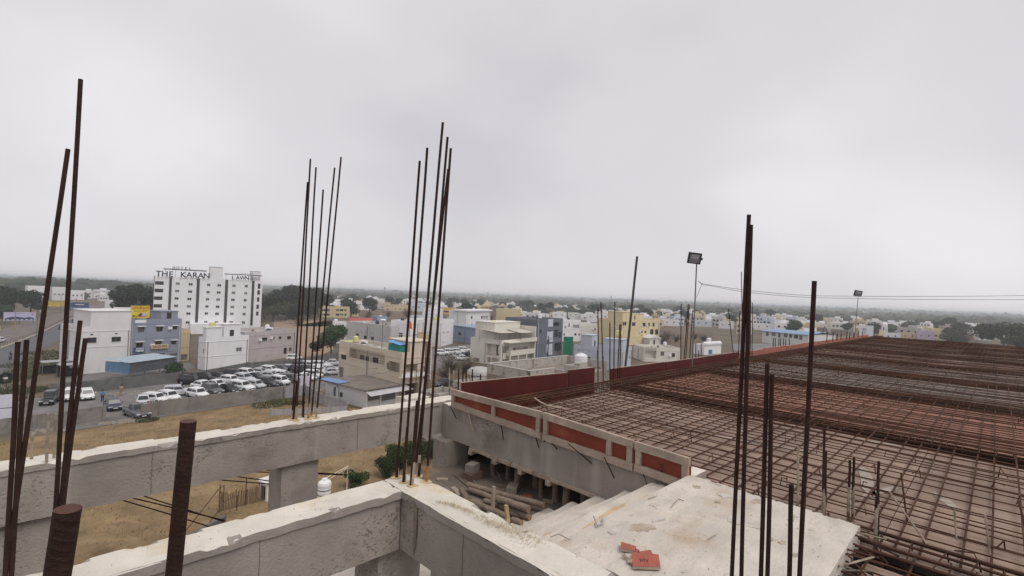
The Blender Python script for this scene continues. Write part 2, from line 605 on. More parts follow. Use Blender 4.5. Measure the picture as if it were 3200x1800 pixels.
  'th': -0.9337,
  'wx': 5.85,
  'wy': 8.0},
 {'blocks': [],
  'c': [284.47, 253.92],
  'cat': 'house',
  'col': 'white',
  'group': None,
  'h': 4.79,
  'label': 'white roof-top house with a green screen',
  'name': 'town_house',
  'ops': {'F': [[1.42, 2.35, 2.49, 3.42, 'dark'], [5.01, 5.94, 2.63, 3.55, 'dark']], 'S': []},
  'ph': 0.7,
  'th': -0.7821,
  'wx': 8.1,
  'wy': 8.0},
 {'blocks': [],
  'c': [269.02, 268.27],
  'cat': 'house',
  'col': 'white2',
  'group': None,
  'h': 5.25,
  'label': 'white house with a sloping roof behind the terrace',
  'name': 'town_house',
  'ops': {'F': [[2.12, 3.05, 2.78, 3.71, 'dark'], [7.0, 7.93, 2.96, 3.89, 'dark']], 'S': []},
  'ph': 0.7,
  'th': -0.7268,
  'wx': 11.02,
  'wy': 8.0},
 {'blocks': [],
  'c': [167.39, 72.14],
  'cat': 'shrine',
  'col': 'white',
  'group': None,
  'h': 3.47,
  'label': 'small white shrine with a blue arched door and scalloped parapet',
  'name': 'shrine',
  'ops': {'F': [[2.77, 5.46, 0.07, 1.64, 'bluedoor']], 'S': []},
  'ph': 0.7,
  'th': -0.105,
  'wx': 11.53,
  'wy': 4.0},
 {'blocks': [],
  'c': [130.16, 74.13],
  'cat': 'house',
  'col': 'offwhite',
  'group': None,
  'h': 4.31,
  'label': 'single-storey white house with a pillared porch',
  'name': 'porch_house',
  'ops': {'F': [[0.21, 3.84, 0.94, 4.16, 'recess'], [5.09, 6.24, 1.92, 3.09, 'win'], [8.51, 9.55, 1.57, 2.74, 'win']], 'S': []},
  'ph': 0.7,
  'th': -0.6989,
  'wx': 11.09,
  'wy': 9.0},
 {'blocks': [],
  'c': [179.56, 99.84],
  'cat': 'house',
  'col': 'white2',
  'group': None,
  'h': 2.88,
  'label': 'tiny white gabled hut behind the porch house',
  'name': 'hut',
  'ops': {'F': [[1.83, 2.7, 0.38, 2.19, 'dark']], 'S': []},
  'ph': 0.7,
  'th': -0.4253,
  'wx': 5.58,
  'wy': 5.0},
 {'blocks': [],
  'c': [245.85, 59.66],
  'cat': 'school',
  'col': 'white2',
  'group': None,
  'h': 5.77,
  'label': 'long low white school with a blue sheet roof',
  'name': 'school_building',
  'ops': {'F': [],
          'S': [[19.17, 20.73, 3.34, 5.47, 'win'], [15.58, 17.61, 3.67, 5.26, 'win'], [13.07, 14.36, 3.21, 5.29, 'win'], [9.65, 11.59, 3.57, 5.21, 'win'], [7.54, 8.87, 3.57, 5.2, 'win'], [4.68, 6.54, 3.5, 5.11, 'win'],
                [2.7, 4.16, 3.13, 5.17, 'win']]},
  'ph': 0.7,
  'th': -0.3303,
  'wx': 19.88,
  'wy': 22.55},
 {'blocks': [],
  'c': [287.48, 67.37],
  'cat': 'house',
  'col': 'paleblue',
  'group': None,
  'h': 5.34,
  'label': 'pale blue and white flat house beyond the school',
  'name': 'pale_house',
  'ops': {'F': [[4.1, 4.79, 2.73, 4.04, 'dark']], 'S': []},
  'ph': 0.7,
  'th': -1.2806,
  'wx': 5.45,
  'wy': 9.0},
 {'blocks': [],
  'c': [382.72, 64.0],
  'cat': 'gateway',
  'col': 'white',
  'group': None,
  'h': 7.5,
  'label': 'white arched gateway beyond the far deck corner',
  'name': 'gate_house',
  'ops': {'F': [[1.45, 3.63, 0.36, 5.79, 'recess']], 'S': []},
  'ph': 0.7,
  'th': -1.3451,
  'wx': 7.36,
  'wy': 3.0},
 {'blocks': [],
  'c': [475.27, 65.12],
  'cat': 'tower',
  'col': 'white',
  'group': None,
  'h': 5.04,
  'label': 'little white tower topped with a dome',
  'name': 'domed_tower',
  'ops': {'F': [[0.86, 1.73, 2.11, 4.28, 'dark']], 'S': []},
  'ph': 0.7,
  'th': -1.3746,
  'wx': 3.89,
  'wy': 6.0},
 {'blocks': [],
  'c': [337.32, 177.13],
  'cat': 'house',
  'col': 'white',
  'group': None,
  'h': 4.73,
  'label': 'low white house left of the dry scrub field',
  'name': 'town_house',
  'ops': {'F': [[2.32, 3.17, 2.06, 2.95, 'dark'], [7.31, 8.29, 2.25, 3.27, 'dark']], 'S': []},
  'ph': 0.7,
  'th': -1.0273,
  'wx': 11.41,
  'wy': 8.0},
 {'blocks': [],
  'c': [359.89, 163.41],
  'cat': 'house',
  'col': 'paleblue',
  'group': None,
  'h': 4.81,
  'label': 'pale blue-white farm house beyond the dry field',
  'name': 'town_house',
  'ops': {'F': [[2.5, 3.34, 2.11, 3.01, 'dark'], [7.78, 8.75, 2.33, 3.37, 'dark']], 'S': []},
  'ph': 0.7,
  'th': -1.0846,
  'wx': 12.07,
  'wy': 8.0},
 {'blocks': [],
  'c': [357.73, 143.86],
  'cat': 'house',
  'col': 'white2',
  'group': None,
  'h': 5.4,
  'label': 'white house with a broken wall by the dry field',
  'name': 'town_house',
  'ops': {'F': [[1.93, 2.72, 2.4, 3.27, 'dark'], [6.16, 7.08, 2.58, 3.58, 'dark']], 'S': []},
  'ph': 0.7,
  'th': -1.1284,
  'wx': 9.7,
  'wy': 8.0},
 {'blocks': [],
  'c': [378.37, 126.59],
  'cat': 'house',
  'col': 'white',
  'group': None,
  'h': 4.49,
  'label': 'long white house above the blue-roofed school',
  'name': 'town_house',
  'ops': {'F': [[2.63, 3.41, 2.0, 2.86, 'dark'], [8.06, 8.96, 2.26, 3.26, 'dark']], 'S': []},
  'ph': 0.7,
  'th': -1.1879,
  'wx': 12.39,
  'wy': 8.0},
 {'blocks': [],
  'c': [402.4, 93.54],
  'cat': 'house',
  'col': 'brown',
  'group': None,
  'h': 3.56,
  'label': 'unfinished brick house beyond the school',
  'name': 'town_house',
  'ops': {'F': [[1.41, 2.13, 1.47, 2.33, 'dark'], [4.59, 5.43, 1.62, 2.61, 'dark']], 'S': []},
  'ph': 0.7,
  'th': -1.2824,
  'wx': 7.32,
  'wy': 8.0},
 {'blocks': [],
  'c': [369.42, 49.18],
  'cat': 'house',
  'col': 'white',
  'group': None,
  'h': 4.02,
  'label': 'low white wall house behind the far deck edge',
  'name': 'town_house',
  'ops': {'F': [[1.58, 2.15, 1.74, 2.58, 'dark'], [4.94, 5.59, 1.89, 2.96, 'dark']], 'S': []},
  'ph': 0.7,
  'th': -1.3785,
  'wx': 7.68,
  'wy': 8.0},
 {'blocks': [],
  'c': [385.07, 42.88],
  'cat': 'house',
  'col': 'cream',
  'group': None,
  'h': 4.54,
  'label': 'cream house behind the far deck edge',
  'name': 'town_house',
  'ops': {'F': [[1.59, 2.16, 1.99, 2.85, 'dark'], [4.96, 5.62, 2.15, 3.24, 'dark']], 'S': []},
  'ph': 0.7,
  'th': -1.3999,
  'wx': 7.72,
  'wy': 8.0},
 {'blocks': [],
  'c': [383.1, 35.09],
  'cat': 'house',
  'col': 'lilac',
  'group': None,
  'h': 6.3,
  'label': 'lilac painted house behind the far deck edge',
  'name': 'town_house',
  'ops': {'F': [[1.62, 2.17, 2.89, 3.72, 'dark'], [5.07, 5.7, 3.05, 4.12, 'dark']], 'S': []},
  'ph': 0.7,
  'th': -1.4195,
  'wx': 7.88,
  'wy': 8.0},
 {'blocks': [],
  'c': [462.18, 11.85],
  'cat': 'house',
  'col': 'white',
  'group': None,
  'h': 6.12,
  'label': 'white house behind the wide dark tree',
  'name': 'town_house',
  'ops': {'F': [[1.75, 2.34, 2.76, 3.71, 'dark'], [5.43, 6.11, 2.93, 4.14, 'dark']], 'S': []},
  'ph': 0.7,
  'th': -1.4852,
  'wx': 8.42,
  'wy': 8.0},
 {'blocks': [],
  'c': [380.6, 78.77],
  'cat': 'house',
  'col': 'brown',
  'group': None,
  'h': 3.62,
  'label': 'brown brick house beside the second floodlight',
  'name': 'town_house',
  'ops': {'F': [[1.56, 2.22, 1.49, 2.41, 'dark'], [4.95, 5.71, 1.6, 2.78, 'dark']], 'S': []},
  'ph': 0.7,
  'th': -1.3067,
  'wx': 7.78,
  'wy': 8.0},
 {'blocks': [],
  'c': [-12.3, 655.36],
  'cat': 'house',
  'col': 'white2',
  'group': None,
  'h': 5.31,
  'label': 'leftmost white house of the far roadside cluster',
  'name': 'far_house',
  'ops': {'F': [[0.23, 1.33, 1.72, 3.11, 'dark'], [1.54, 2.65, 1.76, 3.15, 'dark'], [2.86, 3.97, 1.79, 3.19, 'dark']], 'S': []},
  'ph': 0.7,
  'th': 0.1388,
  'wx': 4.43,
  'wy': 12.0},
 {'blocks': [],
  'c': [-8.73, 715.62],
  'cat': 'house',
  'col': 'white',
  'group': None,
  'h': 9.9,
  'label': 'white house with long roof slab in the far roadside cluster',
  'name': 'far_house',
  'ops': {'F': [[0.54, 1.76, 3.74, 5.27, 'dark'], [2.54, 3.76, 3.8, 5.33, 'dark'], [4.54, 5.77, 3.87, 5.4, 'dark']], 'S': []},
  'ph': 0.7,
  'th': 0.1322,
  'wx': 6.74,
  'wy': 12.0},
 {'blocks': [],
  'c': [-1.51, 649.07],
  'cat': 'house',
  'col': 'white',
  'group': None,
  'h': 6.05,
  'label': 'small white house in front of the far cluster',
  'name': 'far_house',
  'ops': {'F': [[0.13, 1.25, 2.05, 3.44, 'dark'], [1.32, 2.45, 2.08, 3.48, 'dark'], [2.52, 3.65, 2.11, 3.51, 'dark']], 'S': []},
  'ph': 0.7,
  'th': 0.1223,
  'wx': 4.03,
  'wy': 12.0},
 {'blocks': [],
  'c': [2.53, 528.69],
  'cat': 'house',
  'col': 'white',
  'group': None,
  'h': 11.26,
  'label': 'long white house with a dark veranda by the road',
  'name': 'far_house',
  'ops': {'F': [[1.61, 2.55, 4.55, 5.7, 'dark'], [5.06, 6.01, 4.64, 5.8, 'dark'], [8.55, 9.52, 4.73, 5.9, 'dark'], [2.12, 8.83, 4.53, 6.47, 'recess']], 'S': []},
  'ph': 0.7,
  'th': 0.1152,
  'wx': 11.71,
  'wy': 12.0},
 {'blocks': [],
  'c': [16.55, 537.02],
  'cat': 'house',
  'col': 'white2',
  'group': None,
  'h': 10.74,
  'label': 'broad white house behind the leaning bars',
  'name': 'far_house',
  'ops': {'F': [[1.01, 2.01, 4.28, 5.48, 'dark'], [3.57, 4.58, 4.35, 5.55, 'dark'], [6.16, 7.18, 4.41, 5.62, 'dark']], 'S': []},
  'ph': 0.7,
  'th': 0.0892,
  'wx': 8.68,
  'wy': 12.0},
 {'blocks': [],
  'c': [28.78, 556.62],
  'cat': 'house',
  'col': 'white',
  'group': None,
  'h': 8.08,
  'label': 'rightmost white house of the roadside cluster',
  'name': 'far_house',
  'ops': {'F': [[1.02, 2.1, 3.05, 4.31, 'dark'], [3.59, 4.68, 3.11, 4.38, 'dark'], [6.18, 7.28, 3.17, 4.45, 'dark']], 'S': []},
  'ph': 0.7,
  'th': 0.0683,
  'wx': 8.7,
  'wy': 12.0},
 {'blocks': [],
  'c': [45.25, 529.85],
  'cat': 'house',
  'col': 'white2',
  'group': None,
  'h': 5.37,
  'label': 'tiny white gate-like house among trees',
  'name': 'far_house',
  'ops': {'F': [[0.51, 1.59, 1.82, 3.06, 'dark'], [2.24, 3.33, 1.86, 3.1, 'dark'], [3.97, 5.07, 1.89, 3.14, 'dark']], 'S': []},
  'ph': 0.7,
  'th': 0.0348,
  'wx': 5.84,
  'wy': 12.0}]
CARS = [(16.34, 89.39, -72, 'hatch', 'white', 'white hatchback, leftmost in the near row along the lot wall'), (20.11, 89.43, -74, 'hatch', 'white', 'white hatchback, second in the near row along the lot wall'),
 (22.5, 90.91, -72, 'suv', 'grey', 'dark grey hatchback, third in the near row along the lot wall'), (24.84, 90.73, -68, 'sedan', 'black', 'black sedan, fourth in the near row along the lot wall'),
 (27.09, 90.98, -66, 'suv', 'white', 'white compact SUV, fifth in the near row along the lot wall'), (29.35, 91.99, -66, 'hatch', 'silver', 'silver-white hatchback, sixth in the near row along the lot wall'),
 (31.62, 92.69, -62, 'suv', 'dark', 'dark blue SUV, seventh in the near row along the lot wall'), (33.92, 93.01, -62, 'mpv', 'white', 'white tall wagon, eighth in the near row along the lot wall'),
 (18.04, 92.46, -12, 'suv', 'silver', 'silver SUV parked side-on behind the near row'), (22.34, 95.98, -62, 'sedan', 'white', 'white sedan, leftmost in the middle row of the car lot'),
 (24.43, 95.69, -62, 'sedan', 'white', 'white sedan, second in the middle row of the car lot'), (27.33, 98.89, -60, 'hatch', 'white', 'white hatchback, third in the middle row of the car lot'),
 (29.65, 98.9, -64, 'suv', 'silver', 'silver-brown SUV in the middle row of the car lot'), (31.81, 99.69, -42, 'sedan', 'black', 'black sedan in the middle row of the car lot'),
 (34.67, 100.12, -40, 'sedan', 'silver', 'silver sedan in the middle row of the car lot'), (37.09, 99.98, -40, 'sedan', 'white', 'white sedan, rightmost in the middle row of the car lot'),
 (36.09, 94.46, -45, 'mpv', 'grey', 'small grey wagon at the right end of the wall'), (21.87, 101.51, -38, 'suv', 'black', 'black SUV, leftmost in the back row by the far lot wall'),
 (24.17, 102.43, -38, 'suv', 'black', 'black SUV with chrome nose, second in the back row by the far lot wall'), (26.6, 103.41, -38, 'sedan', 'black', 'black sedan, third in the back row by the far lot wall'),
 (29.57, 104.39, -38, 'suv', 'black', 'big black SUV, fourth in the back row by the far lot wall'), (31.82, 104.36, -58, 'suv', 'white', 'white SUV with dark grille in the back row by the far lot wall'),
 (34.44, 105.26, -40, 'sedan', 'silver', 'silver sedan in the back row by the far lot wall'), (36.68, 106.06, -52, 'suv', 'white', 'white SUV beside the silver sedan in the back row by the far lot wall'),
 (38.82, 106.53, -38, 'suv', 'grey', 'dark grey SUV in the back row by the far lot wall'), (40.87, 107.25, -38, 'sedan', 'silver', 'silver sedan, rightmost in the back row by the far lot wall'),
 (44.22, 109.1, -35, 'suv', 'dark', 'dark car half hidden behind the bar cluster'), (45.81, 108.69, -35, 'suv', 'white', 'white SUV behind the bar cluster'),
 (48.07, 107.89, -32, 'suv', 'white', 'white SUV right of the bar cluster'), (52.23, 110.23, -30, 'sedan', 'silver', 'silver car at the cream house corner'),
 (44.8, 101.21, -35, 'sedan', 'white', 'white sedan beside the cream house'), (47.73, 102.11, -10, 'sedan', 'silver', 'silver sedan parked side-on by the cream house'),
 (46.35, 98.36, -12, 'sedan', 'silver', 'silver car behind the blue sheet roof'), (41.46, 96.48, -50, 'mpv', 'white', 'white van-like car between the bars'),
 (39.26, 94.93, -45, 'sedan', 'white', 'white sedan behind the white sheet wall'), (43.06, 103.48, -40, 'suv', 'dark', 'dark SUV in the crowded right corner of the lot'),
 (47.87, 122.66, -20, 'hatch', 'white', 'white hatchback up on the sandy track'), (41.61, 104.0, -40, 'suv', 'dark', 'dark car deep in the right part of the lot'),
 (5.54, 97.18, -95, 'mpv', 'white', 'white wagon half hidden behind the left bars'), (7.38, 96.76, -88, 'hatch', 'white', 'white hatchback facing the camera by the lot wall'),
 (9.47, 87.19, -85, 'hatch', 'navy', 'dark navy hatchback facing the camera in open lot'), (13.07, 88.55, 78, 'sedan', 'silver', 'silver sedan seen from behind near the wall end'),
 (11.29, 80.93, -75, 'pickup', 'grey', 'grey pickup at the broken end of the wall'), (3.27, 95.76, -100, 'jeep', 'black', 'black open jeep behind the left bars'),
 (14.48, 88.71, -50, 'hatch', 'white', 'white roofed car low behind the wall end'), (-3.98, 190.51, 75, 'hatch', 'white', 'white car on the road at the left edge'),
 (85.94, 113.45, -25, 'suv', 'white', 'white SUV, leftmost in the second lot'), (89.54, 114.14, -25, 'suv', 'white', 'white SUV, second in the second lot'),
 (92.26, 114.05, -25, 'suv', 'white', 'white SUV, third in the second lot'), (96.7, 116.43, -25, 'suv', 'white', 'white SUV by the beige house wall'),
 (86.71, 106.24, -20, 'sedan', 'silver', 'silver sedan in front of the second lot row'), (84.72, 102.29, -20, 'sedan', 'white', 'white sedan lowest in the second lot'),
 (89.19, 104.9, -20, 'suv', 'dark', 'dark pickup-like car beside the beige house'), (58.12, 75.7, -170, 'sedan', 'black', 'black car parked under the bare bush')]
PTS = {'banner': [(-4.74, 261.07), (3.57, 262.05)],
 'barebush': [(66.48, 85.33), (70.9, 87.38)],
 'bike': [(-1.34, 150.02)],
 'bluehoard': [(19.68, 380.46), (24.03, 381.07)],
 'far_wall': [(6.52, 102.07), (12.47, 102.55), (20.75, 104.54)],
 'far_wall2': [(22.0, 102.15), (33.53, 110.11), (40.83, 110.06), (56.31, 117.19)],
 'fl': [(-9.68, 199.23), (-4.69, 226.54), (0.99, 258.77), (6.39, 302.25), (10.88, 344.87)],
 'green': [(113.86, 91.36), (116.51, 89.94)],
 'greentree': [(57.61, 125.93)],
 'grove': [(106.57, 295.7), (114.62, 305.25), (115.94, 294.94), (122.51, 299.54), (133.43, 315.35), (96.71, 278.27)],
 'left_wall': [(1.56, 80.39), (7.96, 81.59)],
 'lot': [(1.67, 89.78), (1.86, 100.26), (6.53, 102.28), (21.16, 104.76)],
 'lowroof': [(40.76, 48.64), (36.88, 41.49), (39.88, 40.38), (44.17, 46.64)],
 'median': [(-6.64, 154.34), (-3.45, 174.1), (-0.06, 192.3), (4.32, 216.91), (12.44, 275.31), (25.08, 337.48)],
 'mound': [(65.73, 73.99)],
 'near_wall': [(11.5, 78.63), (13.7, 79.86), (30.51, 81.69)],
 'nr': [(-3.22, 117.0), (-0.86, 141.09), (2.24, 164.51), (5.45, 188.5), (9.19, 222.1), (14.6, 288.37), (20.77, 357.77)],
 'person': [(8.87, 93.29)],
 'person2': [(11.42, 96.77)],
 'poles': [(39.85, 74.26), (43.45, 71.77), (77.54, 133.83)],
 'precast': [(30.76, 81.36), (34.63, 82.67), (33.09, 72.98), (34.51, 67.29), (29.92, 69.62)],
 'rt': [(387.72, 17.5), (388.58, -0.22), (717.49, 90.28), (839.48, 62.27), (408.86, -9.56)],
 'sandtrack': [(47.37, 124.9), (55.98, 126.79), (79.68, 183.03), (117.99, 266.74), (97.69, 278.15), (67.76, 175.02)],
 'shed': [(12.69, 114.51), (13.82, 108.55), (21.58, 113.65)],
 'shrubs': [(25.29, 40.87), (27.96, 40.85), (31.03, 41.9), (34.22, 43.31), (22.73, 41.95)],
 'small': [(739.77, 327.84), (538.91, 227.4), (192.07, 99.22), (200.03, 100.11), (223.75, 94.54), (222.36, 100.02), (394.86, 109.5), (407.43, 105.67), (453.93, 237.51)],
 'tarp': [(-1.78, 86.88), (-0.33, 85.34)],
 'terr': [(33.21, 33.55), (33.79, 30.7), (36.9, 31.03), (37.36, 28.93), (41.45, 27.63), (45.18, 30.4), (44.17, 33.7), (34.81, 33.77)],
 'terrtank': [(44.57, 33.18)],
 'trees': [(33.63, 236.06), (-1.91, 290.4), (23.79, 117.42)],
 'tyre': [(-1.51, 117.58)],
 'villa_tree': [(225.86, 272.78), (246.73, 289.64)],
 'whitewall': [(34.96, 86.54), (37.35, 87.57)],
 'yard': [(0.41, 59.28), (6.44, 37.18), (11.31, 40.85), (19.48, 45.61), (20.04, 37.9)],
 'yell': [(4.15, 388.93), (13.62, 394.37)]}
FG = {'A': [((2.356, 6.031, 0.0), (2.381, 5.943, 2.876)), ((2.382, 5.966, 0.0), (2.383, 5.896, 3.149)), ((2.503, 6.09, 0.0), (2.506, 6.019, 3.094)), ((2.514, 5.938, 0.0), (2.537, 5.854, 2.801)),
       ((2.598, 6.045, 0.0), (2.685, 5.89, 3.107)), ((2.607, 5.927, 0.0), (2.702, 5.762, 3.222))],
 'Al': [((2.502, 6.052, 0.0), (2.495, 6.052, 0.306)), ((2.366, 6.01, 0.0), (2.378, 5.988, 0.464))],
 'As': [((0.203, 5.8, 0.0), (0.194, 5.8, 0.427)), ((0.252, 5.91, 0.0), (0.246, 5.907, 0.399)), ((0.109, 6.004, 0.0), (0.108, 6.0, 0.212))],
 'C': [((4.795, 6.1, 0.021), (4.78, 6.1, 0.428)), ((4.875, 6.1, -0.007), (4.862, 6.1, 0.378)), ((4.975, 6.1, 0.083), (4.965, 6.1, 0.401)), ((5.064, 6.1, 0.093), (5.058, 6.1, 0.343)),
       ((5.131, 6.1, 0.086), (5.123, 6.1, 0.363)), ((5.215, 6.1, 0.083), (5.212, 6.1, 0.278)), ((5.266, 6.1, 0.084), (5.258, 6.1, 0.365)), ((5.443, 6.1, 0.086), (5.44, 6.1, 0.271))],
 'D': [((4.4, 5.551, -0.032), (4.4, 5.414, -0.169)), ((4.4, 5.162, -0.003), (4.4, 5.054, -0.263)), ((4.4, 4.518, -0.011), (4.4, 4.447, -0.239)), ((4.4, 3.937, -0.014), (4.4, 3.844, -0.196)),
       ((4.4, 3.758, -0.035), (4.4, 3.566, -0.141)), ((4.39, 3.398, -0.036), (4.39, 3.075, -0.171)), ((4.39, 2.919, -0.06), (4.39, 2.789, -0.244)), ((4.39, 2.458, -0.109), (4.39, 2.411, -0.212))],
 'H': [((2.017, 6.7, -0.802), (2.545, 6.7, -1.008)), ((1.893, 6.7, -0.822), (2.546, 6.7, -1.024)), ((2.366, 6.7, -0.801), (3.371, 6.7, -1.081)), ((2.288, 6.7, -0.804), (3.446, 6.7, -1.113)),
       ((1.032, 6.7, -0.836), (1.867, 6.7, -1.303)), ((1.104, 6.7, -0.833), (1.853, 6.7, -1.315)), ((0.939, 6.7, -0.839), (1.711, 6.7, -1.336))],
 'K': [((2.328, 3.634, 0.0), (2.362, 3.54, 2.723)), ((2.317, 3.505, 0.0), (2.347, 3.414, 2.809)), ((2.324, 3.401, 0.0), (2.39, 3.269, 3.003)), ((2.474, 3.539, 0.0), (2.545, 3.404, 2.949)),
       ((2.465, 3.396, 0.0), (2.503, 3.297, 2.821)), ((2.484, 3.602, 0.0), (2.591, 3.436, 2.687))],
 'Kl': [((2.32, 3.629, 0.0), (2.321, 3.622, 0.283)), ((2.308, 3.502, 0.0), (2.313, 3.486, 0.466)), ((2.318, 3.406, -0.0), (2.328, 3.38, 0.705)), ((2.477, 3.525, 0.0), (2.478, 3.521, 0.124))],
 'L': [((0.01, 3.5, 0.38), (0.14, 3.5, 2.284)), ((0.163, 3.5, 0.355), (0.175, 3.5, 2.668)), ((-0.007, 3.5, 0.385), (-0.008, 3.5, 1.271)), ((0.016, 3.5, 0.379), (0.023, 3.5, 1.28)),
       ((0.185, 3.5, 0.433), (0.224, 3.5, 1.376)), ((0.195, 3.5, 0.431), (0.249, 3.5, 1.28))],
 'P1': [((8.679, 5.999, -0.1), (8.621, 6.024, 1.422)), ((8.81, 5.958, -0.1), (8.715, 6.017, 1.529)), ((8.886, 5.839, -0.1), (8.841, 5.858, 1.093)), ((8.937, 5.778, -0.1), (8.892, 5.787, 1.551)),
        ((9.036, 5.744, -0.1), (9.025, 5.73, 1.068)), ((9.053, 5.705, -0.1), (9.03, 5.702, 1.08)), ((8.81, 5.958, -0.1), (8.792, 5.966, 0.377))],
 'P2': [((12.905, 6.206, -0.08), (12.852, 6.223, 1.547)), ((12.988, 6.16, -0.08), (13.013, 6.099, 1.554)), ((13.037, 6.132, -0.08), (13.052, 6.082, 1.536)), ((13.213, 6.099, -0.08), (13.22, 6.06, 1.378)),
        ((13.459, 6.028, -0.08), (13.438, 6.037, 0.457)), ((13.584, 6.004, -0.08), (13.571, 6.009, 0.257)), ((13.704, 5.982, -0.08), (13.684, 5.991, 0.437))],
 'P3': [((15.867, 5.899, 0.0), (15.697, 6.037, 1.44)), ((15.906, 5.768, 0.0), (15.886, 5.758, 1.392)), ((15.814, 5.6, 0.0), (15.681, 5.676, 2.611)), ((16.215, 5.525, 0.0), (16.165, 5.538, 1.733)),
        ((16.284, 5.489, 0.0), (16.225, 5.512, 1.672))],
 'P4': [((20.863, 6.262, 0.0), (20.855, 6.262, 0.339)), ((21.029, 6.24, 0.0), (21.022, 6.24, 0.324)), ((21.349, 6.197, 0.0), (21.342, 6.197, 0.309)), ((21.494, 6.178, 0.0), (21.488, 6.177, 0.305)),
        ((21.737, 6.146, 0.0), (21.732, 6.145, 0.292)), ((21.93, 6.12, 0.0), (21.925, 6.119, 0.275)), ((22.241, 6.079, 0.0), (22.236, 6.078, 0.288))],
 'P5': [((25.795, 5.516, 0.08), (25.788, 5.513, 0.508)), ((26.966, 5.527, 0.08), (26.962, 5.523, 0.454)), ((27.665, 5.5, 0.08), (27.663, 5.495, 0.39)), ((28.563, 5.513, 0.08), (28.563, 5.507, 0.34)),
        ((29.742, 5.494, 0.08), (29.739, 5.489, 0.435)), ((30.473, 5.5, 0.08), (30.473, 5.494, 0.365)), ((31.314, 5.476, 0.08), (31.317, 5.468, 0.292)), ((32.236, 5.435, 0.08), (32.236, 5.429, 0.378)),
        ((32.92, 5.369, 0.08), (32.922, 5.362, 0.339))],
 'R': [((2.36, 0.849, 0.612), (2.36, 0.828, 2.016)), ((2.36, 0.813, 0.625), (2.36, 0.818, 1.968)), ((2.36, 0.73, 0.653), (2.36, 0.73, 1.341)), ((2.36, 0.706, 0.662), (2.36, 0.709, 1.296)),
       ((2.36, 0.574, 0.708), (2.36, 0.556, 1.711)), ((2.36, 0.619, 0.692), (2.36, 0.62, 0.836))],
 'S': [((4.587, 1.155, -0.12), (4.573, 1.157, 0.441)), ((4.652, 0.988, -0.12), (4.635, 0.989, 0.625)), ((4.691, 0.982, -0.12), (4.677, 0.984, 0.43)), ((4.875, 0.856, -0.12), (4.866, 0.854, 0.352)),
       ((4.905, 0.83, -0.12), (4.893, 0.831, 0.377)), ((4.65, 0.63, -0.12), (4.638, 0.63, 0.45)), ((4.544, 0.626, -0.12), (4.537, 0.625, 0.239))],
 'brick': [(4.19, 3.495, -0.78), (4.471, 4.096, -0.84), (4.222, 4.807, -0.7), (4.277, 4.929, -0.82), (4.361, 4.344, -0.8)],
 'cable': [(12.344, 5.552, 2.171), (12.151, 5.347, 2.087), (12.334, 5.572, 1.719), (17.375, -0.414, 2.104), (17.378, -0.415, 2.026)],
 'cablemid': [(13.486, 4.892, 2.006), (14.472, 3.343, 1.897)],
 'curl': [(5.972, 5.36, -0.06), (5.829, 5.102, -0.06), (5.731, 4.869, -0.06), (5.749, 4.695, -0.06), (5.798, 4.566, -0.06)],
 'hooks': [[(3.0, 2.068, 0.015), (2.896, 1.964, 0.015), (2.957, 1.959, 0.015), (3.028, 2.011, 0.015)], [(3.791, 1.758, 0.015), (3.792, 1.806, 0.015), (3.694, 1.791, 0.015), (3.597, 1.768, 0.015)],
           [(2.524, 2.076, 0.015), (2.598, 2.069, 0.015), (2.595, 1.966, 0.015)], [(3.599, 1.967, 0.015), (3.714, 1.952, 0.015)], [(3.31, 1.361, 0.015), (3.44, 1.35, 0.015)]],
 'lamp': [(12.286, 5.6, 0.047), (12.359, 5.6, 2.612), (12.232, 5.6, 2.744), (32.838, 5.7, 0.176), (33.498, 5.7, 2.3), (33.807, 5.7, 2.478)],
 'logs': [((4.003, 4.653, -0.76), (4.283, 3.636, -0.76), 0.033), ((3.931, 4.058, -0.72), (3.998, 3.607, -0.72), 0.04), ((4.0, 4.608, -0.8), (4.038, 4.222, -0.8), 0.033), ((3.927, 4.24, -0.8), (4.01, 3.603, -0.8), 0.03),
          ((3.823, 4.36, -0.82), (3.848, 3.772, -0.82), 0.035), ((3.959, 3.833, -0.82), (4.036, 3.614, -0.82), 0.034), ((3.855, 3.717, -0.82), (3.874, 3.591, -0.82), 0.03),
          ((3.941, 4.69, -0.82), (3.801, 4.407, -0.82), 0.035)],
 'moss': [(2.294, 3.02, 0.0), (2.352, 2.898, 0.0), (2.374, 2.738, 0.0), (2.376, 2.523, 0.0), (2.396, 2.383, 0.0), (2.428, 2.254, 0.0), (2.423, 2.091, 0.0), (2.319, 2.303, 0.0)],
 'near': [((0.0377, 0.6177, 1.3832), (0.0331, 0.6237, 1.3196)), ((0.1997, 0.9368, 1.3741), (0.1919, 0.9501, 1.1196))],
 'pole': [((9.739, 6.0, 0.067), (9.834, 5.85, 2.599))],
 'scrap': [[(2.814, 1.721, 0.012), (2.838, 1.623, 0.012), (2.784, 1.596, 0.012), (2.74, 1.676, 0.012)], [(2.813, 1.613, 0.012), (2.814, 1.585, 0.012), (2.78, 1.568, 0.012), (2.774, 1.594, 0.012)],
           [(2.744, 1.6, 0.012), (2.793, 1.577, 0.012), (2.868, 1.538, 0.012), (2.835, 1.504, 0.012), (2.856, 1.476, 0.012), (2.73, 1.397, 0.012), (2.615, 1.512, 0.012)],
           [(2.683, 1.628, 0.012), (2.695, 1.621, 0.012), (2.673, 1.551, 0.012), (2.65, 1.538, 0.012), (2.638, 1.567, 0.012)]],
 'stakes': [((3.868, 4.036, -0.8), (3.868, 4.031, -0.578)), ((3.795, 3.71, -0.8), (3.773, 3.729, -0.664))]}
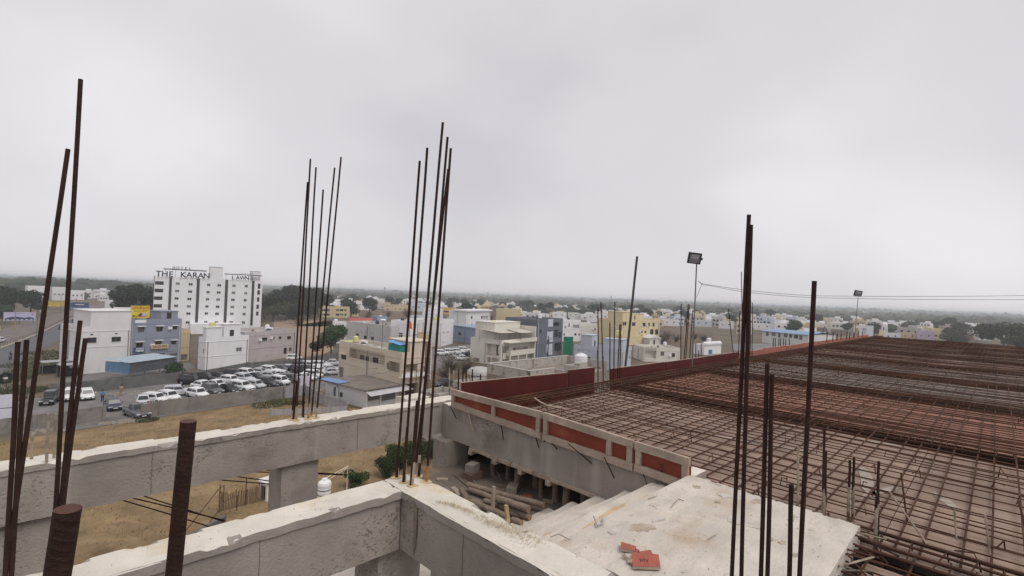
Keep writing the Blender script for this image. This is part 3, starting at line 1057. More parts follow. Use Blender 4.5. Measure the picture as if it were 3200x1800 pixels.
# ---------------------------------------------------------------- helpers
def srgb(r, g, b):
    f = lambda c: (c/255/12.92) if c/255 <= .04045 else ((c/255+.055)/1.055)**2.4
    return (f(r), f(g), f(b))
MATS = {}
def mat(name, col, rough=.85, var=.18, scale=2.0, bump=0.0, bscale=30.0, metal=0.0, spec=.3, stain=None, streak=None, emit=None, rand=0.0, detail=6, zstretch=1.0, pits=None):
    if name in MATS: return MATS[name]
    m = bpy.data.materials.new(name); m.use_nodes = True
    n, l = m.node_tree.nodes, m.node_tree.links
    p = n['Principled BSDF']
    p.inputs['Roughness'].default_value = rough; p.inputs['Metallic'].default_value = metal
    if 'Specular IOR Level' in p.inputs: p.inputs['Specular IOR Level'].default_value = spec
    t = n.new('ShaderNodeTexCoord'); mapn = n.new('ShaderNodeMapping'); mapn.inputs['Scale'].default_value = (1, 1, zstretch)
    l.new(t.outputs['Object'], mapn.inputs[0])
    def noise(sc, det, vec):
        q = n.new('ShaderNodeTexNoise'); q.inputs['Scale'].default_value = sc; q.inputs['Detail'].default_value = det
        q.inputs['Roughness'].default_value = .6; l.new(vec, q.inputs['Vector']); return q
    def mix(fac, a, b, mode='MIX'):
        q = n.new('ShaderNodeMix'); q.data_type = 'RGBA'; q.blend_type = mode
        for s, v in ((q.inputs['Factor'], fac), (q.inputs['A'], a), (q.inputs['B'], b)):
            if hasattr(v, 'default_value') or hasattr(v, 'is_output'): l.new(v, s)
            else: s.default_value = v
        return q.outputs['Result']
    def ramp(src, lo, hi):
        q = n.new('ShaderNodeMapRange'); q.inputs['From Min'].default_value = lo; q.inputs['From Max'].default_value = hi
        q.clamp = True; l.new(src, q.inputs['Value']); return q.outputs[0]
    c4 = lambda c, k=1.0: (min(c[0]*k, 1), min(c[1]*k, 1), min(c[2]*k, 1), 1)
    a = noise(scale, detail, mapn.outputs[0])
    colr = mix(ramp(a.outputs[0], .3, .7), c4(col, 1-var), c4(col, 1+var))
    if stain:                                              # (colour, scale, amount threshold)
        s = noise(stain[1], 6, t.outputs['Object'])
        colr = mix(ramp(s.outputs[0], stain[2], stain[2]+.14), colr, c4(stain[0]))
    if streak:                                             # rain streaks that run down walls: (colour, scale, threshold)
        mp2 = n.new('ShaderNodeMapping'); mp2.inputs['Scale'].default_value = (1, 1, .08); l.new(t.outputs['Object'], mp2.inputs[0])
        s = noise(streak[1], 5, mp2.outputs[0])
        colr = mix(ramp(s.outputs[0], streak[2], streak[2]+.2), colr, c4(streak[0]))
    if rand:
        oi = n.new('ShaderNodeObjectInfo'); mr = n.new('ShaderNodeMapRange'); mr.inputs['To Min'].default_value = 1-rand; mr.inputs['To Max'].default_value = 1+rand
        l.new(oi.outputs['Random'], mr.inputs['Value'])
        q = n.new('ShaderNodeVectorMath'); q.operation = 'SCALE'; l.new(colr, q.inputs[0]); l.new(mr.outputs[0], q.inputs['Scale']); colr = q.outputs[0]
    pitv = None
    if pits:                                               # honeycombed patches: small dark hollows inside larger rough areas
        pv = noise(pits[0], 3, t.outputs['Object']); pm = noise(pits[1], 3, t.outputs['Object'])
        q = n.new('ShaderNodeMath'); q.operation = 'MULTIPLY'; l.new(ramp(pv.outputs[0], .56, .66), q.inputs[0]); l.new(ramp(pm.outputs[0], .5, .62), q.inputs[1]); pitv = q.outputs[0]
        colr = mix(pitv, colr, c4(col, .66))
    l.new(colr, p.inputs['Base Color'])
    if bump:
        b = n.new('ShaderNodeBump'); b.inputs['Strength'].default_value = bump; b.inputs['Distance'].default_value = .02
        bn = noise(bscale, 6, t.outputs['Object']); l.new(bn.outputs[0], b.inputs['Height']); l.new(b.outputs[0], p.inputs['Normal'])
        if pitv is not None:
            b2 = n.new('ShaderNodeBump'); b2.invert = True; b2.inputs['Strength'].default_value = .55; b2.inputs['Distance'].default_value = .02; l.new(pitv, b2.inputs['Height']); l.new(b.outputs[0], b2.inputs['Normal']); l.new(b2.outputs[0], p.inputs['Normal'])
    if emit:
        p.inputs['Emission Color'].default_value = (*emit[0], 1); p.inputs['Emission Strength'].default_value = emit[1]
    MATS[name] = m
    return m

class G:
    """collects faces (several materials allowed) and links them as ONE mesh object"""
    def __init__(s): s.v = []; s.f = []; s.m = []
    def add(s, vs, fs, mi=0):
        o = len(s.v); s.v += [tuple(p) for p in vs]; s.f += [tuple(i+o for i in q) for q in fs]; s.m += [mi]*len(fs); return s
    def quad(s, a, b, c, d, mi=0): return s.add([a, b, c, d], [(0, 1, 2, 3)], mi)
    def box(s, x0, x1, y0, y1, z0, z1, mi=0):
        v = [(x, y, z) for z in (z0, z1) for y in (y0, y1) for x in (x0, x1)]
        return s.add(v, [(0, 2, 3, 1), (4, 5, 7, 6), (0, 1, 5, 4), (2, 6, 7, 3), (0, 4, 6, 2), (1, 3, 7, 5)], mi)
    def tube(s, pts, r, n=6, mi=0, cap=True):
        pts = [Vector(p) for p in pts]; rs = r if isinstance(r, (list, tuple)) else [r]*len(pts)
        vs = []
        for i, p in enumerate(pts):
            d = (pts[min(i+1, len(pts)-1)] - pts[max(i-1, 0)]).normalized()
            a = d.cross(Vector((0, 0, 1)) if abs(d.z) < .9 else Vector((1, 0, 0))).normalized(); b = d.cross(a)
            for k in range(n):
                t = 2*math.pi*k/n; vs.append(p + (a*math.cos(t) + b*math.sin(t))*rs[i])
        fs = [(i*n+k, i*n+(k+1) % n, (i+1)*n+(k+1) % n, (i+1)*n+k) for i in range(len(pts)-1) for k in range(n)]
        if cap: fs += [tuple(range(n)), tuple((len(pts)-1)*n+k for k in range(n-1, -1, -1))]
        return s.add(vs, fs, mi)
    def lathe(s, prof, n=16, c=(0, 0, 0), mi=0):
        vs = [(c[0]+r*math.cos(2*math.pi*k/n), c[1]+r*math.sin(2*math.pi*k/n), c[2]+z) for r, z in prof for k in range(n)]
        fs = [(i*n+k, i*n+(k+1) % n, (i+1)*n+(k+1) % n, (i+1)*n+k) for i in range(len(prof)-1) for k in range(n)]
        return s.add(vs, fs, mi)
    def prism(s, poly, z0, z1, mi=0):
        n = len(poly); vs = [(x, y, z0) for x, y in poly] + [(x, y, z1) for x, y in poly]
        return s.add(vs, [tuple(range(n-1, -1, -1)), tuple(range(n, 2*n))] + [(i, (i+1) % n, n+(i+1) % n, n+i) for i in range(n)], mi)
    def rough(s, x0, x1, y0, y1, z0, z1, res=.06, amp=.006, fr=6.0, mi=0, ripple=0.0):
        """a cast block: every face is a grid pushed in and out by one noise field, so edges are uneven"""
        def grid(o, a, b):
            na = max(1, min(160, int(Vector(a).length/res))); nb = max(1, min(60, int(Vector(b).length/res)))
            vs = []
            for j in range(nb+1):
                for i in range(na+1):
                    p = Vector(o)+Vector(a)*(i/na)+Vector(b)*(j/nb)
                    d = mnoise.noise_vector(p*fr)*amp + mnoise.noise_vector(p*fr*.23)*amp*1.2
                    if ripple: d = d+Vector((0, 0, ripple*mnoise.noise(Vector((p.x*2.2+p.y*1.2, p.y*11-p.x*1.5, 0)))))
                    vs.append(p+d)
            s.add(vs, [(j*(na+1)+i, j*(na+1)+i+1, (j+1)*(na+1)+i+1, (j+1)*(na+1)+i) for j in range(nb) for i in range(na)], mi)
        X, Y, Z = (x1-x0, 0, 0), (0, y1-y0, 0), (0, 0, z1-z0)
        grid((x0, y0, z1), X, Y); grid((x0, y1, z0), X, (0, y0-y1, 0)); grid((x0, y0, z0), X, Z); grid((x1, y1, z0), (x0-x1, 0, 0), Z)
        grid((x0, y1, z0), (0, y0-y1, 0), Z); grid((x1, y0, z0), Y, Z)
        return s
    def mesh(s, name, mats, origin=(0, 0, 0), smooth=False):
        me = bpy.data.meshes.new(name); ox, oy, oz = origin
        me.from_pydata([(a-ox, b-oy, c-oz) for a, b, c in s.v], [], s.f)
        for m in (mats if isinstance(mats, (list, tuple)) else [mats]): me.materials.append(m)
        if any(s.m): me.polygons.foreach_set('material_index', s.m)
        if smooth: me.polygons.foreach_set('use_smooth', [True]*len(s.f))
        me.update(); return me
    def build(s, name, mats, parent=None, origin=(0, 0, 0), smooth=False, label=None):
        o = link(name, s.mesh(name, mats, origin, smooth), parent)
        if parent is None: o.location = origin
        if label: o['label'] = label
        return o
def link(name, data, parent=None, loc=None, rz=None):
    o = bpy.data.objects.new(name, data); COL.objects.link(o)
    if parent is not None: o.parent = parent
    if loc is not None: o.location = loc
    if rz is not None: o.rotation_euler = (0, 0, rz)
    return o
def tag(o, label=None, cat=None, group=None, kind=None):
    if label: o['label'] = label
    if cat: o['category'] = cat
    if group: o['group'] = group
    if kind: o['kind'] = kind
    return o
def thing(name, label, cat, loc=(0, 0, 0), rz=0.0, group=None):
    o = link(name, None, None, loc, rz); o.empty_display_size = .2
    return tag(o, label, cat, group)
def copy_tree(o, parent=None, loc=None, rz=None, label=None, scale=None, group=None):
    c = o.copy(); COL.objects.link(c)
    if parent is not None: c.parent = parent
    if loc is not None: c.location = loc
    if rz is not None: c.rotation_euler = (0, 0, rz)
    if scale is not None: c.scale = scale
    if label: c['label'] = label
    if group: c['group'] = group
    for ch in list(o.children): copy_tree(ch, c)
    return c
def text_mesh(body, size, depth=.02, name='lettering', align='CENTER', bold=0.0):
    cu = bpy.data.curves.new(name, 'FONT'); cu.body = body; cu.size = size; cu.extrude = depth; cu.align_x = align; cu.offset = bold
    ob = bpy.data.objects.new(name, cu); COL.objects.link(ob)
    dg = bpy.context.evaluated_depsgraph_get()
    me = bpy.data.meshes.new_from_object(ob.evaluated_get(dg)); me.name = name
    bpy.data.objects.remove(ob); bpy.data.curves.remove(cu)
    return me
def wav(p, q, n, amp, seed):
    """points along p-q with a slight irregular sag"""
    p, q = Vector(p), Vector(q); out = []
    for i in range(n+1):
        t = i/n; w = mnoise.noise_vector(Vector((seed*3.7, t*2.4, seed)))*amp
        out.append(p.lerp(q, t)+w)
    return out
# ---------------------------------------------------------------- materials of the building site
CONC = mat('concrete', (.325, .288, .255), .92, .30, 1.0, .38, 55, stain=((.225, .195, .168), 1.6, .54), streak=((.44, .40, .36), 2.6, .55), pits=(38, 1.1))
LAIT_LIT = mat('laitance_with_sky_light', (.63, .585, .51), .95, .15, 2.5, .4, 40, stain=((.56, .455, .28), 1.4, .56), streak=((.50, .465, .41), 3.5, .60))  # pale cement skin, lightened further to carry sky light on upward faces
SLABM = mat('slab_concrete', (.56, .505, .44), .95, .16, 2.2, .8, 24, stain=((.44, .35, .26), 1.3, .55), streak=((.47, .43, .385), 6, .57))
RUST = mat('rusty_steel', (.034, .016, .012), .8, .4, 9, .3, 60, stain=((.075, .030, .014), 5, .62), metal=0.0, spec=.25)
RUSTD = mat('mat_steel', (.072, .034, .021), .85, .40, 4, 0, 60, stain=((.135, .062, .034), 1.6, .56), spec=.2)
RUSTO = mat('orange_rust', (.33, .15, .045), .9, .4, 12)
CEMBAR = mat('cement_coated_steel', (.30, .25, .19), .9, .4, 14, .3, 50, stain=((.10, .05, .03), 9, .56))
WOOD = mat('weathered_timber', (.36, .29, .23), .88, .28, 5, .4, 30, stain=((.22, .16, .12), 4, .6), streak=((.48, .41, .34), 14, .58))
LOGM = mat('log_timber', (.20, .155, .12), .9, .3, 6, .5, 30, streak=((.29, .23, .18), 20, .5))
LOGE = mat('log_end', (.30, .21, .13), .9, .3, 14)
PLYR = mat('red_film_plywood', (.082, .013, .010), .55, .3, 1.4, .1, 20, stain=((.125, .028, .02), 1.8, .6), spec=.3, rand=.15)
PLYO = mat('orange_film_plywood', (.20, .042, .026), .6, .25, 2.2, .1, 20, stain=((.27, .085, .055), 2.4, .58), spec=.3)
PLYD = [mat('deck_ply_brown', (.29, .205, .16), .8, .22, 1.6, .1, 20, stain=((.34, .27, .215), 1.1, .6), rand=.14),
        mat('deck_ply_red', (.28, .140, .10), .8, .2, 1.6, .1, 20, stain=((.33, .19, .13), 1.1, .6), rand=.12),
        mat('deck_ply_grey', (.22, .19, .17), .75, .2, 1.6, .1, 20, stain=((.27, .24, .22), 1.1, .6), rand=.14)]
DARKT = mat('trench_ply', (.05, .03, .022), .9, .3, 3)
PAPER = mat('pale_dust', (.36, .31, .265), .95, .2, 6)
INK = mat('stamp_ink', (.06, .02, .015), .9, .2, 6)
DUST = mat('site_dust', (.165, .135, .108), .97, .2, 2.5, .5, 30, stain=((.25, .21, .17), 2, .55))
BRICKM = mat('brick_red', (.36, .10, .045), .9, .25, 14, .3, 60)
STONE = mat('cut_stone', (.27, .235, .20), .95, .2, 7, .5, 40)
PVCW = mat('white_plastic', (.78, .79, .80), .45, .06, 3)
BLACKP = mat('black_plastic', (.02, .02, .022), .5, .2, 6)
LENS = mat('lamp_glass', (.20, .20, .215), .15, .1, 20, spec=.5)
GALV = mat('grey_steel_pipe', (.16, .155, .155), .6, .2, 6, metal=.3)
MOSS = mat('dry_moss', (.36, .28, .14), .95, .4, 20)

# ---------------------------------------------------------------- the concrete frame under construction
fr = thing('concrete_frame', 'raw concrete beams, columns, stair and landing slab of the unfinished building', 'unfinished building', (2.4, 3.5, 0))
O = tuple(fr.location)
def beam(lbl, x0, x1, y0, y1, z0, z1, res=.05, amp=.0042, lips=()):
    g = G().rough(x0, x1, y0, y1, z0, z1, res, amp)
    nv = len(g.f)
    for (a, b, c, d) in lips:                              # ledge of slurry that ran over the form's top edge
        g.rough(a, b, c, d, z1-.052, z1+.004, .03, .007, 9)
    for i, (vx, vy, vz) in enumerate(g.v):                  # chipped arrises
        if vz > z1-.045:
            dx = min(abs(vy-y0), abs(vy-y1), abs(vx-x0), abs(vx-x1))
            if dx < .03:
                q = mnoise.noise(Vector((vx*7, vy*7, 2)))+.5*mnoise.noise(Vector((vx*23, vy*23, 5)))
                if q > .22: g.v[i] = (vx, vy, vz-min(.035, (q-.22)*.09))
    # trowelled tops: paler laitance, with brighter overhead light painted into the colour
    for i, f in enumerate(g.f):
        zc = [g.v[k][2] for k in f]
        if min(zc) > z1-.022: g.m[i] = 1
    return g.build('beam', [CONC, LAIT_LIT], fr, O, label=lbl)
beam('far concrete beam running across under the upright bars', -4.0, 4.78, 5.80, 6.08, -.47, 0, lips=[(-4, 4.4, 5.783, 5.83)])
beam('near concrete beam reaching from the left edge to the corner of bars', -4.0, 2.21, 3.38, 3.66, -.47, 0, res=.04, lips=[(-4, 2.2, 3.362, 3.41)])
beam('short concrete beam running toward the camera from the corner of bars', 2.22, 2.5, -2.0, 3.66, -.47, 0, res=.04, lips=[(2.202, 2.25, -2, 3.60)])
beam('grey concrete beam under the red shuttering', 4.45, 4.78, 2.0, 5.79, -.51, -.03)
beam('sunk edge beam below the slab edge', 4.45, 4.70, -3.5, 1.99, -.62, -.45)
G().rough(4.02, 4.42, 6.09, 6.40, -.2, .03, .05, .02, 4).build('slab_stub', LAIT_LIT, fr, O, label='white concrete lump at the right end of the far beam')
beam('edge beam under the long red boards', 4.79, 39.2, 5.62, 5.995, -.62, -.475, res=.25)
def column(x0, x1, y0, y1, z0, z1, lbl=None):
    G().rough(x0, x1, y0, y1, z0, z1, .07, .006).build('column', CONC, fr, O, label=lbl)
column(2.20, 2.63, 5.86, 6.25, GZ-.3, -.474); column(-.25, .36, 5.86, 6.2, GZ-.3, -.474)
column(2.06, 2.46, 3.43, 3.80, GZ-.3, -.474); column(4.30, 4.74, 5.52, 5.79, GZ-.3, -.515)
column(-.3, .2, 3.43, 3.8, GZ-.3, -.474); column(2.1, 2.5, .45, .9, GZ-.3, -.474)
for k in range(8): column(8.25+4*k, 8.65+4*k, 5.64, 5.98, GZ-.3, -.625)
# landing slab, stair and the ledge where the logs lie
gs = G().rough(2.503, 4.42, .70, 2.02, -.15, 0, .03, .005, 5, 0, .012)
for i in range(34):                                         # the slab's torn right-hand lip with cast-in bar ends
    y = .72+i*.038
    gs.rough(4.40, 4.43+.05*random.random(), y, y+.05, -.16, -.012+.01*random.random(), .03, .008, 12)
gs.build('landing_slab', SLABM, fr, O, label='pale landing slab with brown stains beside the rebar deck')
for i in range(1, 6):
    y0 = 1.995+.33*(i-1); z1 = -.172*i
    G().rough(2.506, 4.432, y0, y0+.36+.012*(i % 2), z1-.17, z1, .035, .013, 4, 0, .012).build('step', SLABM, fr, O)
G().rough(2.503, 4.447, 3.66, 5.60, -1.03, -.872, .05, .012, 4).build('ledge', DUST, fr, O, label='dusty lower landing where the logs lie')
G().box(4.45, 5.1, 3.3, 5.60, -1.03, -.874).build('ledge', DUST, fr, O)
G().rough(2.7, 5.3, 6.4, 9.6, -3.45, -3.3, .2, .01).build('canopy_slab', SLABM, fr, O)
for k in range(4):
    z = -3.3*(k+1)
    G().box(4.79, 39.2, -5, 5.61, z-.2, z).build('floor_slab', CONC, fr, O)
G().box(4.80, 38.9, 5.66, 5.78, -3.29, -.63).build('added_shade_wall', mat('painted_interior_shade', (.085, .06, .048), .95, .3, 6, .4), fr, O)  # added wall; its near-black colour stands in for shade inside the opening
G().box(5.2, 39.0, -5, -4.8, GZ, -.5).build('back_wall', CONC, fr, O)
G().box(39.0, 39.2, -4.79, 5.6, GZ, -.5).build('end_wall', CONC, fr, O)

# ---------------------------------------------------------------- formwork deck
deck = thing('formwork_deck', 'broad plywood formwork deck laid in brown, reddish and grey sheets', 'formwork', (22, .5, -.15))
DO = tuple(deck.location)
BAYS = [4.8] + [8.45+4*k for k in range(8)] + [39.0]
HW = .30
for b in range(9):
    x0 = BAYS[b]+(HW if b else -.345); x1 = BAYS[b+1]-(HW if b < 8 else 0)
    m = PLYD[(0, 1, 2, 2, 0, 2, 2, 0, 2)[b]]
    nx = 2
    for (ya, yb, nr) in ((-4.0, 5.22, 8),):
        for j in range(nr):
            for i in range(nx):
                a = x0+(x1-x0)*i/nx; c = x0+(x1-x0)*(i+1)/nx; d = ya+(yb-ya)*j/nr; f = ya+(yb-ya)*(j+1)/nr
                dz = random.uniform(-.006, .004)
                G().box(a+.004, c-.004, d+.004, f-.004, -.169+dz, -.150+dz).build('plywood_sheet', m, deck, DO)
for j in range(4):
    for i in range(2): G().box(2.52+.83*i, 3.345+.83*i, -4+1.16*j+.004, -4+1.16*(j+1)-.004, -.169, -.150+.002*i).build('plywood_sheet', PLYD[0], deck, DO)
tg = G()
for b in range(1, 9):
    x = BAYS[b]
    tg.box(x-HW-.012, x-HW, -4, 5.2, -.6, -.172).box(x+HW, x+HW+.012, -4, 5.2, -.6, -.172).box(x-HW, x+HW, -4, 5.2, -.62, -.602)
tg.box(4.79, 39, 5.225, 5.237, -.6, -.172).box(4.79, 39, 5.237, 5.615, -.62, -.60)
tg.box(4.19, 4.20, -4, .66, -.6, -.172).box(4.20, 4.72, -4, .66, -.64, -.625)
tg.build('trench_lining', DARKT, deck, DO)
# scraps of pale cement dust and offcuts on the sheets
for (x, y, l, w, a) in [(6.6, 2.35, 1.9, .06, -1.35), (6.2, .95, 1.1, .12, .25), (5.9, .78, .8, .08, -.3), (8.0, 1.2, .9, .07, -1.45), (9.6, 3.3, 1.2, .06, -1.4), (6.3, 4.2, .5, .05, -1.3), (10.2, 2.0, .8, .05, -1.5), (7.2, 3.4, .7, .05, -1.5), (6.1, .32, .5, .1, .4)]:
    ca, sa = math.cos(a), math.sin(a); pts = []
    for k in range(12):
        t = 2*math.pi*k/12; q = .7+.5*random.random()
        u, v = math.cos(t)*l/2*q, math.sin(t)*w/2*q; pts.append((x+u*ca-v*sa, y+u*sa+v*ca))
    G().prism(pts, -.149, -.1425).build('cement_dust', PAPER, deck, DO)

# ---------------------------------------------------------------- reinforcement on the deck
rm = thing('rebar_mat', 'wide grid of rusty reinforcing bars tied over the plywood deck', 'rebar mat', (22, .5, -.11))
RO = tuple(rm.location)
vmesh = []                                                  # twelve shared crosswise bars
for s in range(12):
    vmesh.append(G().tube([(p.x, p.y, p.z) for p in wav((0, -4.0, 0), (0, 5.55, 0), 16, .036, s+1)], .0064, 5).mesh('bar', RUSTD))
DUSTB = mat('dusty_steel', (.20, .145, .11), .9, .3, 6)
x = 4.50; k = 0
while x < 38.9:
    o = link('bar', vmesh[k % 12], rm, (x-RO[0]+random.uniform(-.028, .028), -RO[1], -.118-RO[2])); o.rotation_euler = (0, 0, random.uniform(-.011, .011))
    x += .142 if x < 9 or x > 13 else .125
    near_band = min(abs(x-(c_)) for c_ in (8.45, 12.45, 16.45, 20.45, 24.45, 28.45))
    if x > 12 and near_band > .5 and near_band < 1.3 and k % 3 == 0: o.material_slots[0].link = 'OBJECT'; o.material_slots[0].material = DUSTB
    k += 1
    if k > 246: break
umesh = []
for s in range(8):
    umesh.append(G().tube([(p.x, p.y, p.z) for p in wav((4.46, 0, 0), (38.9, 0, 0), 70, .03, s+31)], .0088, 5).mesh('bar', RUSTD, (22, 0, 0)))
y = 5.15; k = 0
while y > -3.9:
    o = link('bar', umesh[k % 8], rm, (random.uniform(-.05, .05), y-RO[1]+random.uniform(-.028, .028), -.105-RO[2])); o.rotation_euler = (0, 0, random.uniform(-.0018, .0018))
    y -= .172; k += 1
# bent chairs, hooked ends and loose offcuts that stick up out of the mat
cg = G()
for i in range(230):
    x = 4.55+ (random.random()**1.8)*22; y = random.uniform(-2.2, 5.1); a = random.uniform(0, 6.3); h = random.uniform(.04, .13); l = random.uniform(.05, .16)
    dx, dy = math.cos(a)*l, math.sin(a)*l
    cg.tube([(x, y, -.12), (x+dx*.2, y+dy*.2, -.11+h), (x+dx, y+dy, -.11+h*random.uniform(.3, 1.0))], .0055, 5)
for i in range(34):                                         # hooks along the shutter's inner side
    y = 5.3-i*.098
    cg.tube([(4.62, y, -.11), (4.5, y+.01, -.10), (4.48+random.uniform(-.02, .02), y+.02, -.02+random.uniform(-.02, .04))], .006, 5)
for i in range(30):                                         # extra crosswise distribution bars heaped near the beams
    xb = random.choice(BAYS[1:6])+random.choice([-1, 1])*random.uniform(.3, .75)
    cg.tube(wav((xb, -3.5, -.088), (xb+random.uniform(-.2, .2), 5.0, -.088), 10, .02, i+70), .0062, 5)
cg.build('loose_bars', RUSTD, rm, RO)['kind'] = 'stuff'

def stirrup(w, h, r):
    return [(-w, 0, -h), (w, 0, -h), (w, 0, 0), (-w, 0, 0), (-w, 0, -h)]
sm = G()
pp = stirrup(.2, .40, 0)
for i in range(4): sm.tube([pp[i], pp[i+1]], .0055, 5)
stm = sm.mesh('stirrup', RUSTD)
ORD = ['first', 'second', 'third', 'fourth', 'fifth', 'sixth', 'seventh', 'farthest']
for b in range(1, 9):
    xb = BAYS[b]
    cg_ = thing('beam_cage', '%s dark beam cage across the deck counted from the wooden shuttering' % ORD[b-1], 'beam cage', (xb, .6, -.55), group='beam cages across the deck')
    CO = tuple(cg_.location)
    for dx, z in ((-.19, -.085), (-.07, -.08), (.06, -.08), (.19, -.085), (-.19, -.48), (.19, -.48), (-.18, -.27), (.18, -.27)):
        G().tube(wav((xb+dx, -4, z), (xb+dx, 5.6, z), 12, .014, b*9+dx*40), .0095, 6).build('bar', RUSTD, cg_, CO)
    if b <= 2:
        yy = -3.9
        while yy < 5.2:
            o = link('stirrup', stm, cg_, (0, yy-CO[1], -.082-CO[2])); o.rotation_euler = (random.uniform(-.08, .08), 0, random.uniform(-.06, .06)); yy += .15
    else:
        q = G(); yy = -3.9
        while yy < 5.2:
            for i in range(4): q.tube([(xb+pp[i][0], yy, pp[i][2]-.082), (xb+pp[i+1][0], yy+.01, pp[i+1][2]-.082)], .0065, 4, cap=False)
            yy += .15
        q.build('stirrups', RUSTD, cg_, CO)['kind'] = 'stuff'
for (yc, lbl, xs) in ((5.42, 'long beam cage lying along the foot of the red boards', 4.6),):
    cg_ = thing('beam_cage', lbl, 'beam cage', (20, yc, -.55)); CO = tuple(cg_.location)
    for dy, z in ((-.17, -.07), (-.06, -.062), (.06, -.066), (.17, -.07), (-.17, -.46), (.17, -.46), (.0, -.46), (.17, -.27), (-.17, -.27), (.11, -.045)):
        G().tube(wav((xs+random.uniform(-.15, .1), yc+dy, z), (38.9, yc+dy, z), 40, .02, yc*7+dy*30), .010, 6).build('bar', RUSTD, cg_, CO)
    q = G(); xx = xs+.1
    while xx < 38.9:
        for i in range(4): q.tube([(xx, yc+pp[i][0]*.9, pp[i][2]-.065), (xx+.012, yc+pp[i+1][0]*.9, pp[i+1][2]-.065)], .0062, 4, cap=False)
        xx += .15
    q.build('stirrups', RUSTD, cg_, CO)['kind'] = 'stuff'
cg_ = thing('beam_cage', 'sunken beam cage running toward the camera from the slab corner', 'beam cage', (4.45, -1.5, -.55)); CO = tuple(cg_.location)
for dx, z in ((-.2, -.085), (-.08, -.075), (.06, -.08), (.19, -.085), (-.19, -.48), (.19, -.48), (.0, -.47), (-.2, -.27), (.19, -.3), (.12, -.06)):
    G().tube(wav((4.46+dx, -4, z), (4.44+dx, .95+random.uniform(-.25, .3), z+.01), 10, .022, dx*50+3), .010, 6).build('bar', RUSTD, cg_, CO)
yy = -3.9
while yy < .7:
    o = link('stirrup', stm, cg_, (0, yy-CO[1], -.08-CO[2])); o.rotation_euler = (random.uniform(-.2, .2), 0, random.uniform(-.15, .15)); yy += .16
for i in range(14):
    y = .62-i*.19; tb = wav((2.7, y, -.115), (4.5, y+random.uniform(-.05, .05), -.105), 6, .02, i+300); G().tube(tb, .0075, 5).build('bar', RUSTD, cg_, CO)
for i in range(9):
    x = 2.8+i*.16; G().tube(wav((x, -3.5, -.12), (x+.05, .72, -.11), 8, .02, i+330), .0065, 5).build('bar', RUSTD, cg_, CO)
# cement-splashed bar ends along the slab edge
eg = thing('splashed_bars', 'tangle of cement-splashed bar ends along the landing slab edge', 'rebar', (4.45, 1.3, -.12)); EO = tuple(eg.location)
for i in range(26):
    y = .74+i*.049; a = random.uniform(-.6, .6); l = random.uniform(.1, .28)
    z = random.uniform(-.11, -.03)
    G().tube([(4.36, y, z-.02), (4.36+l*.6, y+a*.05, z+.01), (4.36+l, y+a*l*.6, z+random.uniform(-.04, .02))], .007, 5).build('bar', CEMBAR, eg, EO)
for i in range(5):
    G().tube(wav((4.43+.035*i, .66, -.07-.02*(i % 2)), (4.44+.035*i, 2.0, -.07-.02*(i % 2)), 8, .012, i+200), .007, 5).build('bar', CEMBAR, eg, EO)
tg2 = thing('bar_tangle', 'ragged bundle of bent bar ends at the torn slab corner', 'rebar', (3.5, .6, -.12)); TO = tuple(tg2.location)
for i in range(44):
    x = 2.75+1.75*random.random(); y = .70-.02*random.random(); l = random.uniform(.12, .42); a = random.uniform(-2.6, -.5)
    z = random.uniform(-.14, -.01)
    G().tube([(x+.05, y+.14, z-.03), (x, y, z), (x+math.cos(a)*l, y+math.sin(a)*l*.8, z+random.uniform(-.08, .05))], .0068, 5).build('bar', random.choice([RUSTD, RUSTD, RUST, CEMBAR]), tg2, TO)
for (xa, ya, xb, yb, h) in ((5.1, .5, 5.15, .55, .36), (5.0, .2, 5.05, .22, .22), (4.9, .02, 4.92, .05, .26), (5.0, -.2, 5.2, -.12, .34), (5.35, -.3, 5.28, -.25, .3), (4.75, .35, 4.95, .6, .25)):
    G().tube([(xa, ya, -.1), ((xa+xb)/2, (ya+yb)/2, -.1+h*.5), (xb, yb, -.1+h)], .007, 5).build('bar', CEMBAR if h < .3 else RUSTD, tg2, TO)

# ---------------------------------------------------------------- upright bar bundles
def bundle(key, label, r, mats=RUST, cat='rebar bundle', down=0.0, name='rebar_bundle', rust=True, extra=None, emb=.05):
    segs = FG[key]
    bx = sum(s[0][0] for s in segs)/len(segs); by = sum(s[0][1] for s in segs)/len(segs); bz = min(s[0][2] for s in segs)-down
    t = thing(name, label, cat, (bx, by, bz)); o = tuple(t.location)
    for i, (b, q) in enumerate(segs):
        b, q = Vector(b), Vector(q); d = (q-b)
        if down: b = b - d*(down/d.z)
        else: b = b - d*(emb/max(d.z, .05))
        rr = r[i] if isinstance(r, list) else r
        mid = wav(b, q, 9, .006, i+bx*3)
        mid[0] = b; mid[-1] = q
        G().tube(mid, rr, 8).build('bar', mats[i] if isinstance(mats, list) else mats, t, o, smooth=False)
        if key == 'S' and i: G().tube([b, b+d*.2/d.length*1.0, b+d*.3/d.length], [rr*1.25, rr*1.2, rr*1.05], 8).build('cement_splash', CEMBAR, t, o)
    for k, rr in (extra or []):
        for (b, q) in FG[k]:
            b, q = Vector(b), Vector(q); G().tube([b-(q-b)*.1, q], rr, 8).build('lap_bar', RUST if k != 'Al' else RUST, t, o)
    return t
bundle('K', 'six tall bars rising from the corner where the near beams meet', .0105, extra=[('Kl', .0125)])
bundle('A', 'six tall bars rising from the middle of the far beam', .0108, extra=[('Al', .012)])
bundle('L', 'leaning thick bars at the left edge, two of them very tall', .0105, down=.40)
bundle('R', 'upright thick bars in front of the landing slab, two joined tops', .0096, down=.72)
bundle('S', 'short starter bars standing in the deck beside the slab edge', .0095, mats=[CEMBAR, RUST, RUST, RUST, RUST, RUST, RUST])
